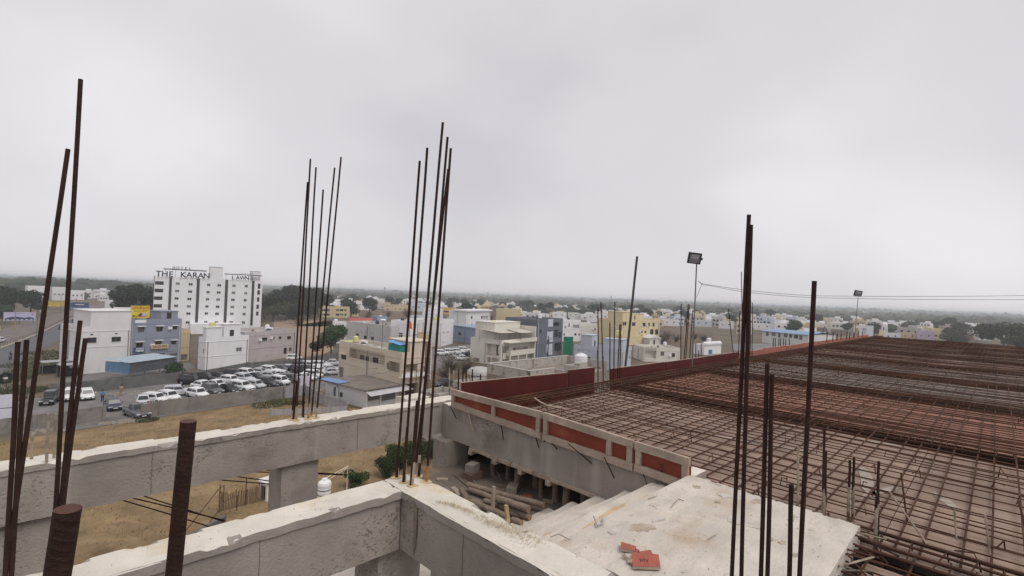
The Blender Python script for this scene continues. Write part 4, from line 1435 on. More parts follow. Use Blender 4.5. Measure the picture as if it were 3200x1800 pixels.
bundle('As', 'three short cement-coated bars on the far beam at left', .011, mats=CEMBAR)
bundle('P1', 'upright bars in the gap of the red boards, first column', .0115)
bundle('P2', 'upright bars around the foot of the nearer floodlight', .0125)
bundle('P3', 'slanting thin bars past the nearer floodlight', .0125)
bundle('P4', 'row of seven short bars by the blue-roofed school', .016)
bundle('P5', 'row of short bars along the far red boards before the second floodlight', .018)
bundle('C', 'short bars outside the corner of the red shuttering', .011, mats=[CEMBAR, CEMBAR, RUST, RUST, RUST, CEMBAR, RUST, RUST])
tt = bundle('pole', 'grey-brown pole leaning outside the red boards', .027, mats=mat('pole_brown_grey', (.085, .072, .066), .8, .2, 5), cat='pole', name='leaning_pole', down=.5)
sg_ = {}
for key, nm in (('K', 'six tall bars'), ('A', 'six tall bars')):
    par = [o for o in bpy.data.objects if o.name.startswith('rebar_bundle') and o.get('label', '').startswith(nm) and (('corner' in o['label']) == (key == 'K'))][0]
    for i, (b, q) in enumerate(FG[key]):
        b, q = Vector(b), Vector(q); d = (q-b).normalized(); h = random.uniform(.07, .20)
        G().tube([b-d*.02, b+d*h*.5, b+d*h], [.0135, .0128, .0118], 8).build('cement_splash', RUSTO if i == 4 else CEMBAR, par, tuple(par.location))
# two cut bars right in front of the camera, with rolled ribs
def ribbed(name, label, top, low, r, amp, pitch):
    top, low = Vector(top), Vector(low); d = (low-top).normalized(); L = 1.5
    a = d.cross(Vector((0, 1, 0))).normalized(); b = d.cross(a); n = 40; rings = 900; g = G(); vs = []
    for i in range(rings+1):
        s = L*i/rings; p = top+d*s
        for k in range(n):
            t = 2*math.pi*k/n
            ph = (s/pitch + (t/math.pi if t < math.pi else (2*math.pi-t)/math.pi)*1.3 + .12*mnoise.noise(Vector((s*30, r*900, 0)))) % 1.0
            rib = max(0, 1-abs(ph-.5)/.2)*amp*abs(math.sin(t))**.5
            lon = amp*.8 if min(abs(t-0), abs(t-math.pi), abs(t-2*math.pi)) < .12 else 0
            rr = r*(1+max(rib, lon)) + mnoise.noise(Vector((t, s*40, r*1000)))*.00018
            vs.append(p+(a*math.cos(t)+b*math.sin(t))*rr)
    fs = [(i*n+k, i*n+(k+1) % n, (i+1)*n+(k+1) % n, (i+1)*n+k) for i in range(rings) for k in range(n)]
    g.add(vs, fs); g.m = [0]*len(fs)
    g.add(vs[:n], [tuple(range(n-1, -1, -1))], 1)
    o = g.build(name, [RUST, mat('sawn_rust', (.085, .038, .028), .8, .3, 60)], None, tuple(low), smooth=False)
    return tag(o, label, 'rebar')
ribbed('steel_bar', 'very thick ribbed bar stub at the lower left, closest to the camera', FG['near'][0][0], FG['near'][0][1], .0101, .055, .0092)
ribbed('steel_bar', 'ribbed upright bar with a flat top crossing both beams', FG['near'][1][0], FG['near'][1][1], .0116, .035, .0080)
column(-.25, .45, .45, 1.2, GZ, -.52)
HL = ['upper of the two bars crossing left of the far column', 'lower of the two bars crossing left of the far column', 'upper long bar passing behind the far column', 'lower long bar passing behind the far column', 'first slanting bar under the far beam at left', 'second slanting bar under the far beam at left', 'lowest slanting bar under the far beam at left']
for i, (p, q) in enumerate(FG['H']):
    p, q = Vector(p), Vector(q); d = q-p; p = p-d*.8
    tag(G().tube(wav(p, q, 6, .01, i+3), .007, 6).build('steel_bar', RUST, None, tuple(p)), HL[i], 'rebar', 'bars sticking out below the far beam')
# orange rust patches where bars leave the concrete
pg = G()
def patch(g, x, y, z, r):
    pts = []
    for k in range(14):
        t = 2*math.pi*k/14; q = r*(.55+.75*random.random()); pts.append((x+math.cos(t)*q, y+math.sin(t)*q))
    g.prism(pts, z-.004, z+.0015+random.random()*.002)
RST = mat('rust_stain', (.56, .42, .24), .95, .25, 14, stain=((.44, .25, .09), 10, .58))
for key in ('K', 'A'):
    for (b, q) in FG[key]: patch(pg, b[0], b[1], .006, .045)
pg.build('rust_stain', RST, fr, O)['kind'] = 'stuff'
for (y0_, y1_, zb_, w_) in ((3.14, 3.20, -.44, 0),):
    pts = [(y0_, -.03), (y1_, -.03)]+[(y1_-.005*k+random.uniform(-.008, .006), -.03+(zb_+.03)*k/5) for k in range(1, 6)]+[(y0_+.003*k+random.uniform(-.006, .006), -.03+(zb_+.03)*k/5) for k in range(4, 0, -1)]
    g = G(); n_ = len(pts); g.add([(2.2185, y, z) for y, z in pts]+[(2.208, y, z) for y, z in pts], [tuple(range(n_, 2*n_)), tuple(range(n_-1, -1, -1))]); g.build('rust_drip', mat('rust_drip', (.25, .19, .145), .95, .3, 8), fr, O)
og = G()
og.prism([(2.95, 2.06), (3.25, 2.02), (3.9, 2.10), (4.1, 2.24), (3.6, 2.30), (3.1, 2.24)], -.1715, -.166); og.prism([(2.7, 2.40), (3.5, 2.37), (3.75, 2.5), (3.1, 2.6)], -.344, -.3375)
og.build('orange_stain', mat('orange_stain', (.50, .375, .24), .95, .25, 5, stain=((.58, .46, .33), 6, .5)), fr, O, label='orange rusty stain across the upper steps')

# ---------------------------------------------------------------- red boards along the deck edge
bi = 0
segs = [(4.86, 7.50, .215, .15), (7.51, 8.36, .20, .185), (8.98, 11.35, .105, .09), (11.37, 13.75, .085, .075), (13.77, 16.2, .08, .075), (16.25, 18.65, .05, .055), (18.7, 21.1, .075, .06), (21.15, 23.5, .045, .045), (23.55, 25.9, .05, .04), (25.95, 28.3, .03, .03), (28.35, 30.7, .03, .02), (30.8, 33.1, .01, .01), (33.2, 35.6, .02, 0), (35.7, 38.0, .0, -.01)]
bl = ['long dark red board next to the shuttering corner', 'raised red board before the gap in the board row', 'red board right after the gap'] + ['%s red edge board after the gap' % w for w in ('second', 'third', 'fourth', 'fifth', 'sixth', 'seventh', 'eighth', 'ninth', 'tenth', 'eleventh', 'farthest')]
FADED = mat('faded_red_plywood', (.36, .14, .10), .8, .2, 2, rand=.15)
for (x0, x1, za, zb) in segs:
    y0 = 5.865 + (0 if bi % 2 else .012)
    ob = thing('edge_board', bl[bi], 'board', ((x0+x1)/2, y0, -.47), group='red boards along the deck edge'); oo = tuple(ob.location)
    g = G(); g.add([(x0, y0, -.47), (x1, y0, -.47), (x1, y0, zb), (x0, y0, za), (x0, y0+.018, -.47), (x1, y0+.018, -.47), (x1, y0+.018, zb), (x0, y0+.018, za)], [(0, 1, 2, 3), (5, 4, 7, 6), (3, 2, 6, 7), (4, 5, 1, 0), (0, 3, 7, 4), (1, 5, 6, 2)])
    g.build('plywood', PLYR if bi < 5 else FADED, ob, oo)
    g = G(); g.add([(x0+.01, y0+.02, za-.07), (x1-.01, y0+.02, zb-.07), (x1-.01, y0+.02, zb+.004), (x0+.01, y0+.02, za+.004), (x0+.01, y0+.06, za-.07), (x1-.01, y0+.06, zb-.07), (x1-.01, y0+.06, zb+.004), (x0+.01, y0+.06, za+.004)], [(0, 1, 2, 3), (5, 4, 7, 6), (3, 2, 6, 7), (4, 5, 1, 0), (0, 3, 7, 4), (1, 5, 6, 2)])
    g.build('batten', WOOD, ob, oo)
    for xx in (x0+.15, (x0+x1)/2, x1-.15): G().box(xx-.03, xx+.03, y0+.065, y0+.11, -.47, min(za, zb)-.02).build('batten', WOOD, ob, oo)
    bi += 1

# ---------------------------------------------------------------- wooden-framed shuttering panels on the grey beam
def shutter(y1, y0, zt1, zt0, zb1, zb0, ups, label, stamp):
    t = thing('shutter_panel', label, 'shuttering', (4.42, (y0+y1)/2, zb0), group='framed shuttering panels on the grey beam'); o = tuple(t.location)
    zt = lambda y: zt0+(zt1-zt0)*(y-y0)/(y1-y0); zb = lambda y: zb0+(zb1-zb0)*(y-y0)/(y1-y0)
    def slat(ya, yb, f0, f1, xa, xb, name, m, amp=.004):
        g = G(); n = max(2, int(abs(yb-ya)/.08)); vs = []
        for i in range(n+1):
            y = ya+(yb-ya)*i/n; w = mnoise.noise(Vector((y*5, f0(y)*9, 3)))*amp; w2 = mnoise.noise(Vector((y*6, 4, f1(y)*7)))*amp
            vs += [(xa, y, f0(y)+w), (xa+w*.5, y, f1(y)+w2), (xb, y, f1(y)+w2), (xb, y, f0(y)+w)]
        fs = [(i*4+k, i*4+(k+1) % 4, i*4+4+(k+1) % 4, i*4+4+k) for i in range(n) for k in range(4)] + [(3, 2, 1, 0), (n*4, n*4+1, n*4+2, n*4+3)]
        g.add(vs, fs); return g.build(name, m, t, o)
    pl = slat(y0, y1, lambda y: zb(y)+.01, lambda y: zt(y)-.004, 4.425, 4.443, 'plywood', PLYO, .0005)
    slat(y0, y1, lambda y: zt(y)-.078, lambda y: zt(y), 4.385, 4.424, 'top_batten', WOOD)
    slat(y0, y1, lambda y: zb(y), lambda y: zb(y)+.072, 4.387, 4.424, 'bottom_batten', WOOD)
    for u in ups:
        ya = y0+(y1-y0)*u
        slat(ya-.03, ya+.03, lambda y: zb(y)+.075, lambda y: zt(y)-.08, 4.390, 4.424, 'upright_batten', WOOD, .002)
    if stamp:
        yy, tx, sz, rot = stamp
        me = text_mesh(tx, sz, .0004); me.materials.append(INK)
        ob = link('stamp', me, pl); ob.rotation_euler = (R_(90), 0, R_(-90)) if not rot else (R_(90), R_(90), R_(-90))
        ob.rotation_mode = 'XYZ'; ob.location = (4.4238-o[0], yy-o[1], zb(yy)+.11-o[2])
shutter(5.53, 3.82, .225, .235, -.02, -.085, (.985, .49, .03), 'farthest framed shuttering panel, starting at the beam corner', None)
shutter(3.79, 2.585, .235, .19, -.085, -.115, (.97, .24, .035), 'middle framed shuttering panel with warped top batten', None)
shutter(2.565, 2.0, .185, .165, -.11, -.13, (.93, .07), 'short framed shuttering panel touching the landing slab', (2.30, 'ply', .075, True))
SL = ['leftmost dark bar end poking out below the shuttering', 'splintered wood strip hanging below the shuttering', 'bar end below the first shuttering panel, left', 'bar end below the first shuttering panel, right', 'slanting bar end below the joint of the shuttering panels', 'long slanting bar end below the middle shuttering panel', 'bar end below the right part of the middle panel', 'bar end below the short shuttering panel']
for i, (p, q) in enumerate(FG['D']):
    tag(G().tube([Vector(p)+Vector((.06, 0, .02)), Vector(p), q], .0075 if i != 1 else .012, 6).build('bar_end', RUST if i != 1 else WOOD, None, p), SL[i], 'bar end', 'bar ends below the shuttering')

sp = 0
for (ya, yb, dx, w) in ((5.14, 4.72, 0, .05), (4.78, 4.35, .01, .045), (4.32, 3.95, -.005, .05), (4.0, 3.55, .01, .045), (3.6, 3.1, 0, .05), (3.15, 2.62, .012, .05)):
    g = G(); g.rough(4.415+dx, 4.415+dx+w, yb, ya, -.545-.012*(sp % 2), -.512, .05, .004, 9); g.build('soffit_plank', WOOD, fr, O); sp += 1
for y in (4.62, 4.15, 3.7, 5.1): G().box(4.40, 4.52, y-.03, y+.03, -.60, -.548).build('soffit_block', WOOD, fr, O)
# ---------------------------------------------------------------- props, logs and rubble on the ledge
PL = ['%s timber prop from the left under the grey beam' % w for w in ('first', 'second', 'third', 'fourth', 'fifth', 'sixth', 'seventh', 'eighth')]
for i, (x, y, r, lean) in enumerate([(4.66, 4.90, .035, .01), (4.72, 4.66, .03, -.02), (4.60, 4.36, .045, .0), (4.80, 4.22, .05, .02), (4.62, 3.98, .028, 0), (4.66, 3.78, .04, -.01), (4.60, 3.56, .045, .01), (4.75, 3.42, .045, 0)]):
    tag(G().tube(wav((x, y, -.876), (x+lean, y+lean, -.512), 4, .008, i), [r*1.05, r, r*.97, r*.95, r*.93], 10).build('timber_prop', LOGM, None, (x, y, -.876), smooth=True), PL[i], 'prop', 'timber props under the grey beam')
for i in range(26):
    x = 5.6+ (i % 6)*.9+random.uniform(-.2, .2); y = 4.9-(i//6)*.75+random.uniform(-.2, .2)
    tag(G().tube([(x, y, -3.3), (x, y, -.19)], .04, 7).build('timber_prop', LOGM, None, (x, y, -3.3)), 'slim timber prop in the dark space under the deck', 'prop', 'props standing in the dark under the deck')
for i, (a, b) in enumerate([((5.2, 4.3, -.5), (5.25, 3.3, -1.0)), ((5.3, 4.6, -.45), (5.3, 3.2, -.85)), ((5.25, 3.3, -.55), (5.3, 4.4, -1.1)), ((5.4, 3.9, -.5), (5.45, 2.9, -1.15)), ((5.15, 3.8, -.75), (5.6, 3.3, -.6)), ((5.5, 4.2, -.9), (5.2, 3.4, -.72))]):
    tag(G().tube([a, b], .014, 6).build('brace_stick', mat('pale_bamboo', (.42, .38, .32), .8, .2, 8), None, a), 'thin pale brace stick crossing between the props', 'brace', 'pale brace sticks among the props')
LL = ['longest log on top of the pile', 'short thick log lying across the pile', 'split log under the longest one', 'log in the middle of the pile', 'log lying along the beam side of the pile', 'log end near the lit stake', 'lowest short log by the stairs', 'stubby log with broken end at the left of the pile']
for i, (p, q, r) in enumerate(FG['logs']):
    p, q = Vector(p)+Vector((0, 0, -.015)), Vector(q)+Vector((0, 0, -.015)); t = thing('timber_log', LL[i], 'log', tuple(p), group='logs piled on the ledge'); n = 7
    pts = wav(p, q, n, .012, i+11); g = G().tube(pts, [r*(1+.12*mnoise.noise(Vector((i, k, 2)))) for k in range(n+1)], 12, cap=False); g.build('trunk', LOGM, t, tuple(p), smooth=True)
    for c, e_ in ((pts[0], pts[1]), (pts[-1], pts[-2])):
        d = (Vector(c)-Vector(e_)).normalized(); G().tube([Vector(c)-d*.004, Vector(c)+d*.002], r*.97, 12).build('cut_end', LOGE, t, tuple(p))
for i, (p, q) in enumerate(FG['stakes']):
    p, q = Vector(p), Vector(q); g = G(); w = .016
    g.add([(p.x-w, p.y, p.z-.05), (p.x+w, p.y-.012, p.z-.05), (p.x+w, p.y+.02, p.z-.05), (p.x-w, p.y+.025, p.z-.05), (q.x-w, q.y, q.z), (q.x+w, q.y-.012, q.z), (q.x+w, q.y+.02, q.z), (q.x-w, q.y+.025, q.z)], [(0, 1, 5, 4), (1, 2, 6, 5), (2, 3, 7, 6), (3, 0, 4, 7), (4, 5, 6, 7), (3, 2, 1, 0)])
    tag(g.build('wood_stake', mat('fresh_wood', (.50, .38, .20), .85, .25, 12) if i else WOOD, None, tuple(p)), ['grey plank stake upright among the logs', 'yellowish split stake beside the logs'][i], 'stake')
def block(name, label, cat, c, sx, sy, sz, rz, m, frog=False):
    t = thing(name, label, cat, tuple(c), rz)
    G().rough(-sx/2, sx/2, -sy/2, sy/2, 0, sz, .03, .003, 20).build('body', m, t)
    if frog:
        g = G(); a, b = sx*.32, sy*.28
        g.box(-a, a, b, b+.008, sz, sz+.006).box(-a, a, -b-.008, -b, sz, sz+.006).box(-a-.008, -a, -b, b, sz, sz+.006).box(a, a+.008, -b, b, sz, sz+.006)
        g.build('frog_rim', m, t)
    return t
B5 = FG['brick']
block('brick', 'orange-red brick with a stamped hollow by the stair edge', 'brick', (B5[0][0]-.12, B5[0][1]-.05, -.858), .15, .085, .06, .5, BRICKM, True)
block('clay_tile', 'dull red clay piece lying behind the longest log', 'tile', (4.42, 4.0, -.868), .20, .12, .03, .9, mat('dull_clay', (.20, .085, .05), .9, .2, 10))
block('stone_block', 'grey cut stone on top of the brown stone at the column foot', 'stone', (4.36, 4.98, -.775), .16, .13, .10, .3, STONE)
block('stone_block', 'brown stone at the column foot carrying a grey one', 'stone', (4.36, 4.96, -.868), .24, .17, .09, .1, mat('brown_stone', (.16, .105, .08), .95, .2, 8, .4))
block('stone_block', 'flat grey stone between the timber props', 'stone', (4.47, 4.32, -.868), .22, .13, .07, .6, STONE)
sl = ['small red plywood offcut lying on the landing slab', 'splinter of red plywood joining two offcuts', 'large broken red plywood offcut with stamped letters', 'thin brown wood triangle beside the red offcuts']
SCR = mat('red_ply_scrap', (.34, .10, .07), .75, .18, 10, .1, 30)
for i, poly in enumerate(FG['scrap']):
    c = Vector((sum(p[0] for p in poly)/len(poly), sum(p[1] for p in poly)/len(poly), .006))
    t = thing('plywood_scrap', sl[i], 'plywood scrap', tuple(c), group='red plywood offcuts on the landing slab')
    P2 = [(p[0], p[1]) for p in poly]; P2 = P2 if sum(P2[k][0]*P2[(k+1) % len(P2)][1]-P2[(k+1) % len(P2)][0]*P2[k][1] for k in range(len(P2))) > 0 else P2[::-1]
    if i < 3:
        G().prism(P2, .008, .024).build('board', WOOD, t, tuple(c)); G().prism(P2, .0242, .0262).build('face', SCR, t, tuple(c))
        if i == 2:
            me = text_mesh('ply', .05, .0003); me.materials.append(INK)
            ob = link('stamp', me, t, (-.06, -.02, .0206)); ob.rotation_euler = (0, 0, R_(-48))
    else:
        g = G()
        for k in range(3):
            a, b = Vector((*P2[k], .02)), Vector((*P2[(k+2) % len(P2)], .02)); g.tube([a, b], .009, 4)
        g.build('strip', WOOD, t, tuple(c))
hl = ['bent galvanised hook lying on the slab', 'twisted wire lying by the slab middle', 'bent wire beside the moss strip', 'short wire on the slab near the deck', 'thin wire on the slab by the upright bars']
for i, poly in enumerate(FG['hooks']):
    tag(G().tube(poly, .0065 if i == 0 else .0035, 5).build('bent_wire', CEMBAR if i else mat('zinc_wire', (.42, .41, .40), .5, .2, 20, metal=.4), None, tuple(poly[0])), hl[i], 'wire')
# cold joints of the formwork on the beam faces
for (ax_, pos, a0, a1) in (('y', 3.3755, -.6, 0), ('y', 3.3755, 1.15, 0), ('y', 5.7955, .95, 0), ('y', 5.7955, 3.1, 0), ('y', 5.7955, -1.2, 0)):
    g = G(); pts = [(a0+random.uniform(-.004, .004), pos, -.05-.40*k/8) for k in range(9)]; g.tube(pts, .0022, 4); g.build('form_joint', mat('joint_dark', (.17, .145, .125), .95, .3, 20), fr, O)
for yj in (2.6, 1.5): G().tube([(2.2165, yj+random.uniform(-.004, .004), -.05-.40*k/8) for k in range(9)], .0022, 4).build('form_joint', mat('joint_dark', (.17, .145, .125)), fr, O)
# dry moss creeping along the short beam
mv, mf = [], []
path = [Vector(p) for p in FG['moss'][:7]]
for i in range(1500):
    u = random.random()**.75*(len(path)-1.001); k = int(u); c = path[k].lerp(path[k+1], u-k)
    wdt = .014+.05*(u/6)**1.5
    c = c+Vector((random.gauss(0, wdt), random.gauss(0, wdt*.6), .006)); a = random.uniform(0, 6.3); l = random.uniform(.008, .022); w = .0014
    d = Vector((math.cos(a), math.sin(a), random.uniform(.1, .9)))*l; s = Vector((-math.sin(a), math.cos(a), 0))*w
    n0 = len(mv); mv += [c-s, c+s, c+d]; mf.append((n0, n0+1, n0+2))
g = G(); g.add(mv, mf); tag(g.build('dry_moss', MOSS, None, (2.38, 2.5, 0)), 'patchy strip of dry moss along the short beam', 'moss', kind='stuff')
# sticks and scraps of wood in the pit, spills on the slab
for i in range(22):
    x, y = random.uniform(3.3, 4.6), random.uniform(3.7, 5.3); a = random.uniform(0, 3.1); l = random.uniform(.12, .55); z = -.858
    if i % 3: o = G().tube(wav((x, y, z), (x+math.cos(a)*l, y+math.sin(a)*l, z+random.uniform(0, .05)), 4, .012, i+500), random.uniform(.006, .014), 6).build('wood_stick', LOGM, None, (x, y, z)); tag(o, 'thin stick lying about on the dusty ledge', 'stick', 'sticks lying on the dusty ledge')
    else:
        o = G().box(-l/3, l/3, -.03, .03, 0, .018).build('wood_scrap', WOOD, None, (0, 0, 0)); o.location = (x, y, -.868); o.rotation_euler = (random.uniform(-.1, .1), random.uniform(-.1, .1), a); tag(o, 'small plank scrap lying about on the dusty ledge', 'plank', 'plank scraps on the dusty ledge')
g = G()
for i in range(26):
    x, y = random.uniform(2.62, 4.3), random.uniform(.85, 1.95); r = random.uniform(.015, .07); pts = []
    for k in range(11):
        t = 2*math.pi*k/11; q = r*(.45+.85*random.random()); pts.append((x+math.cos(t)*q*1.4, y+math.sin(t)*q))
    g.prism(pts, -.006, .002+random.random()*.003, i % 2)
o = g.build('cement_spill', [mat('spill_pale', (.50, .455, .40), .95, .2, 9, .3), mat('spill_brown', (.40, .33, .26), .95, .25, 9, .3)], fr, O); o['kind'] = 'stuff'
# crumbs and grit on the slab, ledge and beams
g = G()
for i in range(420):
    zone = random.random()
    if zone < .45: x, y, z = random.uniform(2.3, 4.38), random.uniform(.75, 2.0), .004
    elif zone < .75: x, y, z = random.uniform(2.6, 4.4), random.uniform(3.7, 5.5), -.866
    else: x, y, z = random.uniform(-1, 2.4), random.choice([random.uniform(3.42, 3.62), random.uniform(5.84, 6.05)]), .004
    r = random.uniform(.0015, .0055)
    g.add([(x-r, y, z), (x, y-r, z), (x+r*1.2, y+r*.3, z), (x+r*.1, y+r, z), (x, y, z+r*1.1)], [(0, 1, 4), (1, 2, 4), (2, 3, 4), (3, 0, 4)])
tag(g.build('grit', mat('mortar_crumbs', (.36, .31, .26), .95, .3, 9), None, (2.4, 3, 0)), 'scattered mortar crumbs on slab and beams', 'grit', kind='stuff')

# ---------------------------------------------------------------- floodlights and cable
def floodlight(label, base, top, head, w, h, yaw):
    t = thing('floodlight', label, 'floodlight', tuple(base)); o = tuple(t.location)
    G().tube([base, top, (top[0], top[1], head[2]-h*.5)], .017, 8).build('pole', GALV, t, o)
    def loc(p): # local lamp box: x right, y depth, z up, tilted
        ca, sa = math.cos(yaw), math.sin(yaw); ti = R_(12); x, y, z = p; x, z = x*math.cos(.09)+z*math.sin(.09), z*math.cos(.09)-x*math.sin(.09)
        y, z = y*math.cos(ti)-z*math.sin(ti), z*math.cos(ti)+y*math.sin(ti)
        return (head[0]+x*ca-y*sa, head[1]+x*sa+y*ca, head[2]+z)
    def lb(x0, x1, y0, y1, z0, z1, g):
        v = [loc((x, y, z)) for z in (z0, z1) for y in (y0, y1) for x in (x0, x1)]
        g.add(v, [(0, 2, 3, 1), (4, 5, 7, 6), (0, 1, 5, 4), (2, 6, 7, 3), (0, 4, 6, 2), (1, 3, 7, 5)]); return g
    a, b = w/2, h/2
    g = G(); lb(-a, a, .0, .05, -b, b, g); 
    for x0, x1, z0, z1 in ((-a, a, b-.025, b), (-a, a, -b, -b+.025), (-a, -a+.025, -b, b), (a-.025, a, -b, b)): lb(x0, x1, -.022, -.001, z0, z1, g)
    g.build('housing', BLACKP, t, o)
    lb(-a+.026, a-.026, -.008, -.003, -b+.026, b-.026, G()).build('lens', LENS, t, o)
    lb(-a*.62, a*.62, -.0115, -.009, -b*.1, b*.72, G()).build('led_panel', mat('led_panel', (.34, .34, .36), .4, .15, 40), t, o)
    lb(a+.002, a+.045, .0, .03, -.03, .03, G()).build('bracket', BLACKP, t, o)
    return t
LP = FG['lamp']
floodlight('nearer black floodlight on a tall grey pole at the deck edge', (LP[0][0], 5.6, -.1), LP[1], LP[2], .33, .285, R_(-45))
floodlight('distant floodlight on a thin pole near the far deck corner', (LP[3][0], 5.7, -.1), (LP[4][0], 5.7, LP[4][2]), (LP[5][0]-.3, 5.7, LP[5][2]), .52, .33, R_(-30))
cb = FG['cable']; cmid = FG['cablemid']
def sag(p, q, s, n=16):
    p, q = Vector(p), Vector(q); return [p.lerp(q, i/n)-Vector((0, 0, s*4*(i/n)*(1-i/n))) for i in range(n+1)]
for i, dz in enumerate((0, -.05)):
    pts = [Vector(cb[0]), Vector(cb[1])+Vector((0, 0, dz*.3))] + sag(cb[1], cmid[1], .05)[1:] + sag(cmid[1], Vector(cb[3])+Vector((0, 0, dz-.02)), .02)[1:]
    pts = [p+Vector((0, 0, dz*min(1, k/6))) for k, p in enumerate(pts)]
    pts.append(pts[-1]+(pts[-1]-pts[-2])*18)
    tag(G().tube(pts, .0055, 5).build('cable', mat('grey_cable', (.17, .16, .17), .7, .1, 9), None, tuple(pts[0])), ['upper of the two cables strung from the nearer floodlight', 'lower of the two cables strung from the nearer floodlight'][i], 'cable', 'cables strung from the nearer floodlight')
tag(G().tube([cb[1], cb[2]], .005, 5).build('stay_wire', mat('grey_cable', (.17, .16, .17)), None, tuple(cb[2])), 'short stay wire bracing the cable at the nearer floodlight', 'wire')
G_ = G().tube(FG['curl'], .012, 6); tag(G_.build('pale_stick', mat('pale_stick', (.45, .36, .29), .9, .2, 8), None, tuple(FG['curl'][0])), 'pale curved stick lying on the rebar grid', 'stick')
# ---------------------------------------------------------------- ground, roads, open land
def poly_sheet(name, pts, z, m, kind='structure', label=None, sub=1):
    g = G(); g.add([(x, y, z) for x, y in pts], [tuple(range(len(pts)))]); c = (sum(p[0] for p in pts)/len(pts), sum(p[1] for p in pts)/len(pts), z)
    o = g.build(name, m, None, c); o['kind'] = kind
    if label: o['label'] = label
    return o
GRD = mat('ground_soil', (.125, .098, .068), .97, .30, .012, 0, 1, stain=((.065, .066, .042), .02, .52), streak=((.20, .155, .10), .055, .56), detail=9)
FIELD = mat('dry_grass_field', (.225, .155, .080), .97, .40, .35, .6, 3, stain=((.125, .084, .046), .17, .54), streak=((.30, .235, .135), .9, .56), detail=10)
LOT = mat('lot_gravel', (.175, .165, .158), .95, .22, .5, .3, 3, stain=((.11, .10, .098), .16, .55), streak=((.27, .245, .22), .3, .6), detail=9)
ASPH = mat('asphalt', (.105, .105, .112), .9, .15, .4, .1, 5, stain=((.15, .14, .135), .12, .58), detail=8)
SAND = mat('sandy_track', (.30, .215, .145), .97, .18, .12, .2, 1.5, stain=((.19, .135, .09), .12, .52), detail=9)
SCRUBG = mat('scrub_soil', (.14, .098, .062), .97, .30, .09, .3, 2, stain=((.075, .058, .038), .12, .54), streak=((.22, .165, .10), .06, .6), detail=9)
MUD = mat('muddy_yard', (.155, .125, .098), .97, .3, .2, .3, 3, stain=((.07, .072, .04), .15, .55), detail=9)
g = G(); N = 24; S = 9000
g.add([(-S+2*S*i/N, -S+2*S*j/N, GZ) for j in range(N+1) for i in range(N+1)], [(j*(N+1)+i, j*(N+1)+i+1, (j+1)*(N+1)+i+1, (j+1)*(N+1)+i) for j in range(N) for i in range(N)])
tag(g.build('ground', GRD, None, (0, 0, GZ)), kind='structure')
poly_sheet('field', [(-25, 10), (60, 8), (48, 40), (42, 62), (33, 72.5), (30.5, 80.5), (14, 78.8), (4, 77), (-25, 74)], GZ+.02, FIELD, label='dry yellow-brown grass field below the concrete beams')
poly_sheet('yard', [(-25, 74.2), (4, 77.2), (1, 84), (2, 118), (-10, 118), (-25, 120)], GZ+.02, MUD)
poly_sheet('car_lot', [(1.2, 80), (4, 77.3), (14, 79), (30.5, 81), (38, 84), (50, 100), (57, 118), (45, 116), (33.5, 110.5), (21, 105), (6, 102.5), (1.2, 101)], GZ+.04, LOT)
poly_sheet('second_lot', [(66, 92), (88, 100), (110, 118), (116, 134), (96, 130), (74, 112), (62, 100)], GZ+.04, LOT)
poly_sheet('forecourt', [(6, 102.9), (21, 105.4), (23, 116), (27, 122), (27, 130), (5, 122)], GZ+.03, LOT)
poly_sheet('sandy_track', PTS['sandtrack'][0:2]+[(66, 140), (84, 183), (122, 262), (96, 276), (66, 190), (54, 150), (46, 135)], GZ+.03, SAND)
poly_sheet('scrubland', [(88, 230), (130, 215), (175, 250), (250, 330), (235, 372), (200, 372), (150, 300)], GZ+.03, SCRUBG)
poly_sheet('scrubland', [(175, 86), (215, 88), (300, 130), (330, 190), (280, 215), (215, 150), (190, 118)], GZ+.03, SCRUBG)
poly_sheet('bare_plot', [(40, 60), (58, 56), (78, 80), (64, 92), (50, 92), (49, 70)], GZ+.03, SCRUBG)
poly_sheet('bare_plot', [(112, 92), (120, 68), (135, 60), (160, 70), (160, 92), (130, 105)], GZ+.03, SCRUBG)
FA = mat('far_pale_field', (.30, .26, .165), .97, .15, .02); FB = mat('far_green_field', (.13, .15, .075), .97, .2, .02)
for i, (az, d, w, l) in enumerate([(17, 900, 60, 420), (14, 1250, 90, 520), (8, 1000, 60, 300), (30, 1500, 90, 300), (38, 1100, 60, 240), (22, 760, 40, 200), (5, 1600, 120, 500), (47, 900, 60, 260), (55, 1300, 90, 300), (12, 700, 36, 180)]):
    a = R_(az); c = Vector((math.cos(a), math.sin(a)))*d; s = Vector((-math.sin(a), math.cos(a))); f = Vector((math.cos(a), math.sin(a)))
    poly_sheet('far_field', [tuple(c+s*l/2-f*w), tuple(c-s*l/2-f*w*.6), tuple(c-s*l*.45+f*w), tuple(c+s*l*.4+f*w*.8)], GZ+.05, FA if i % 3 else FB)
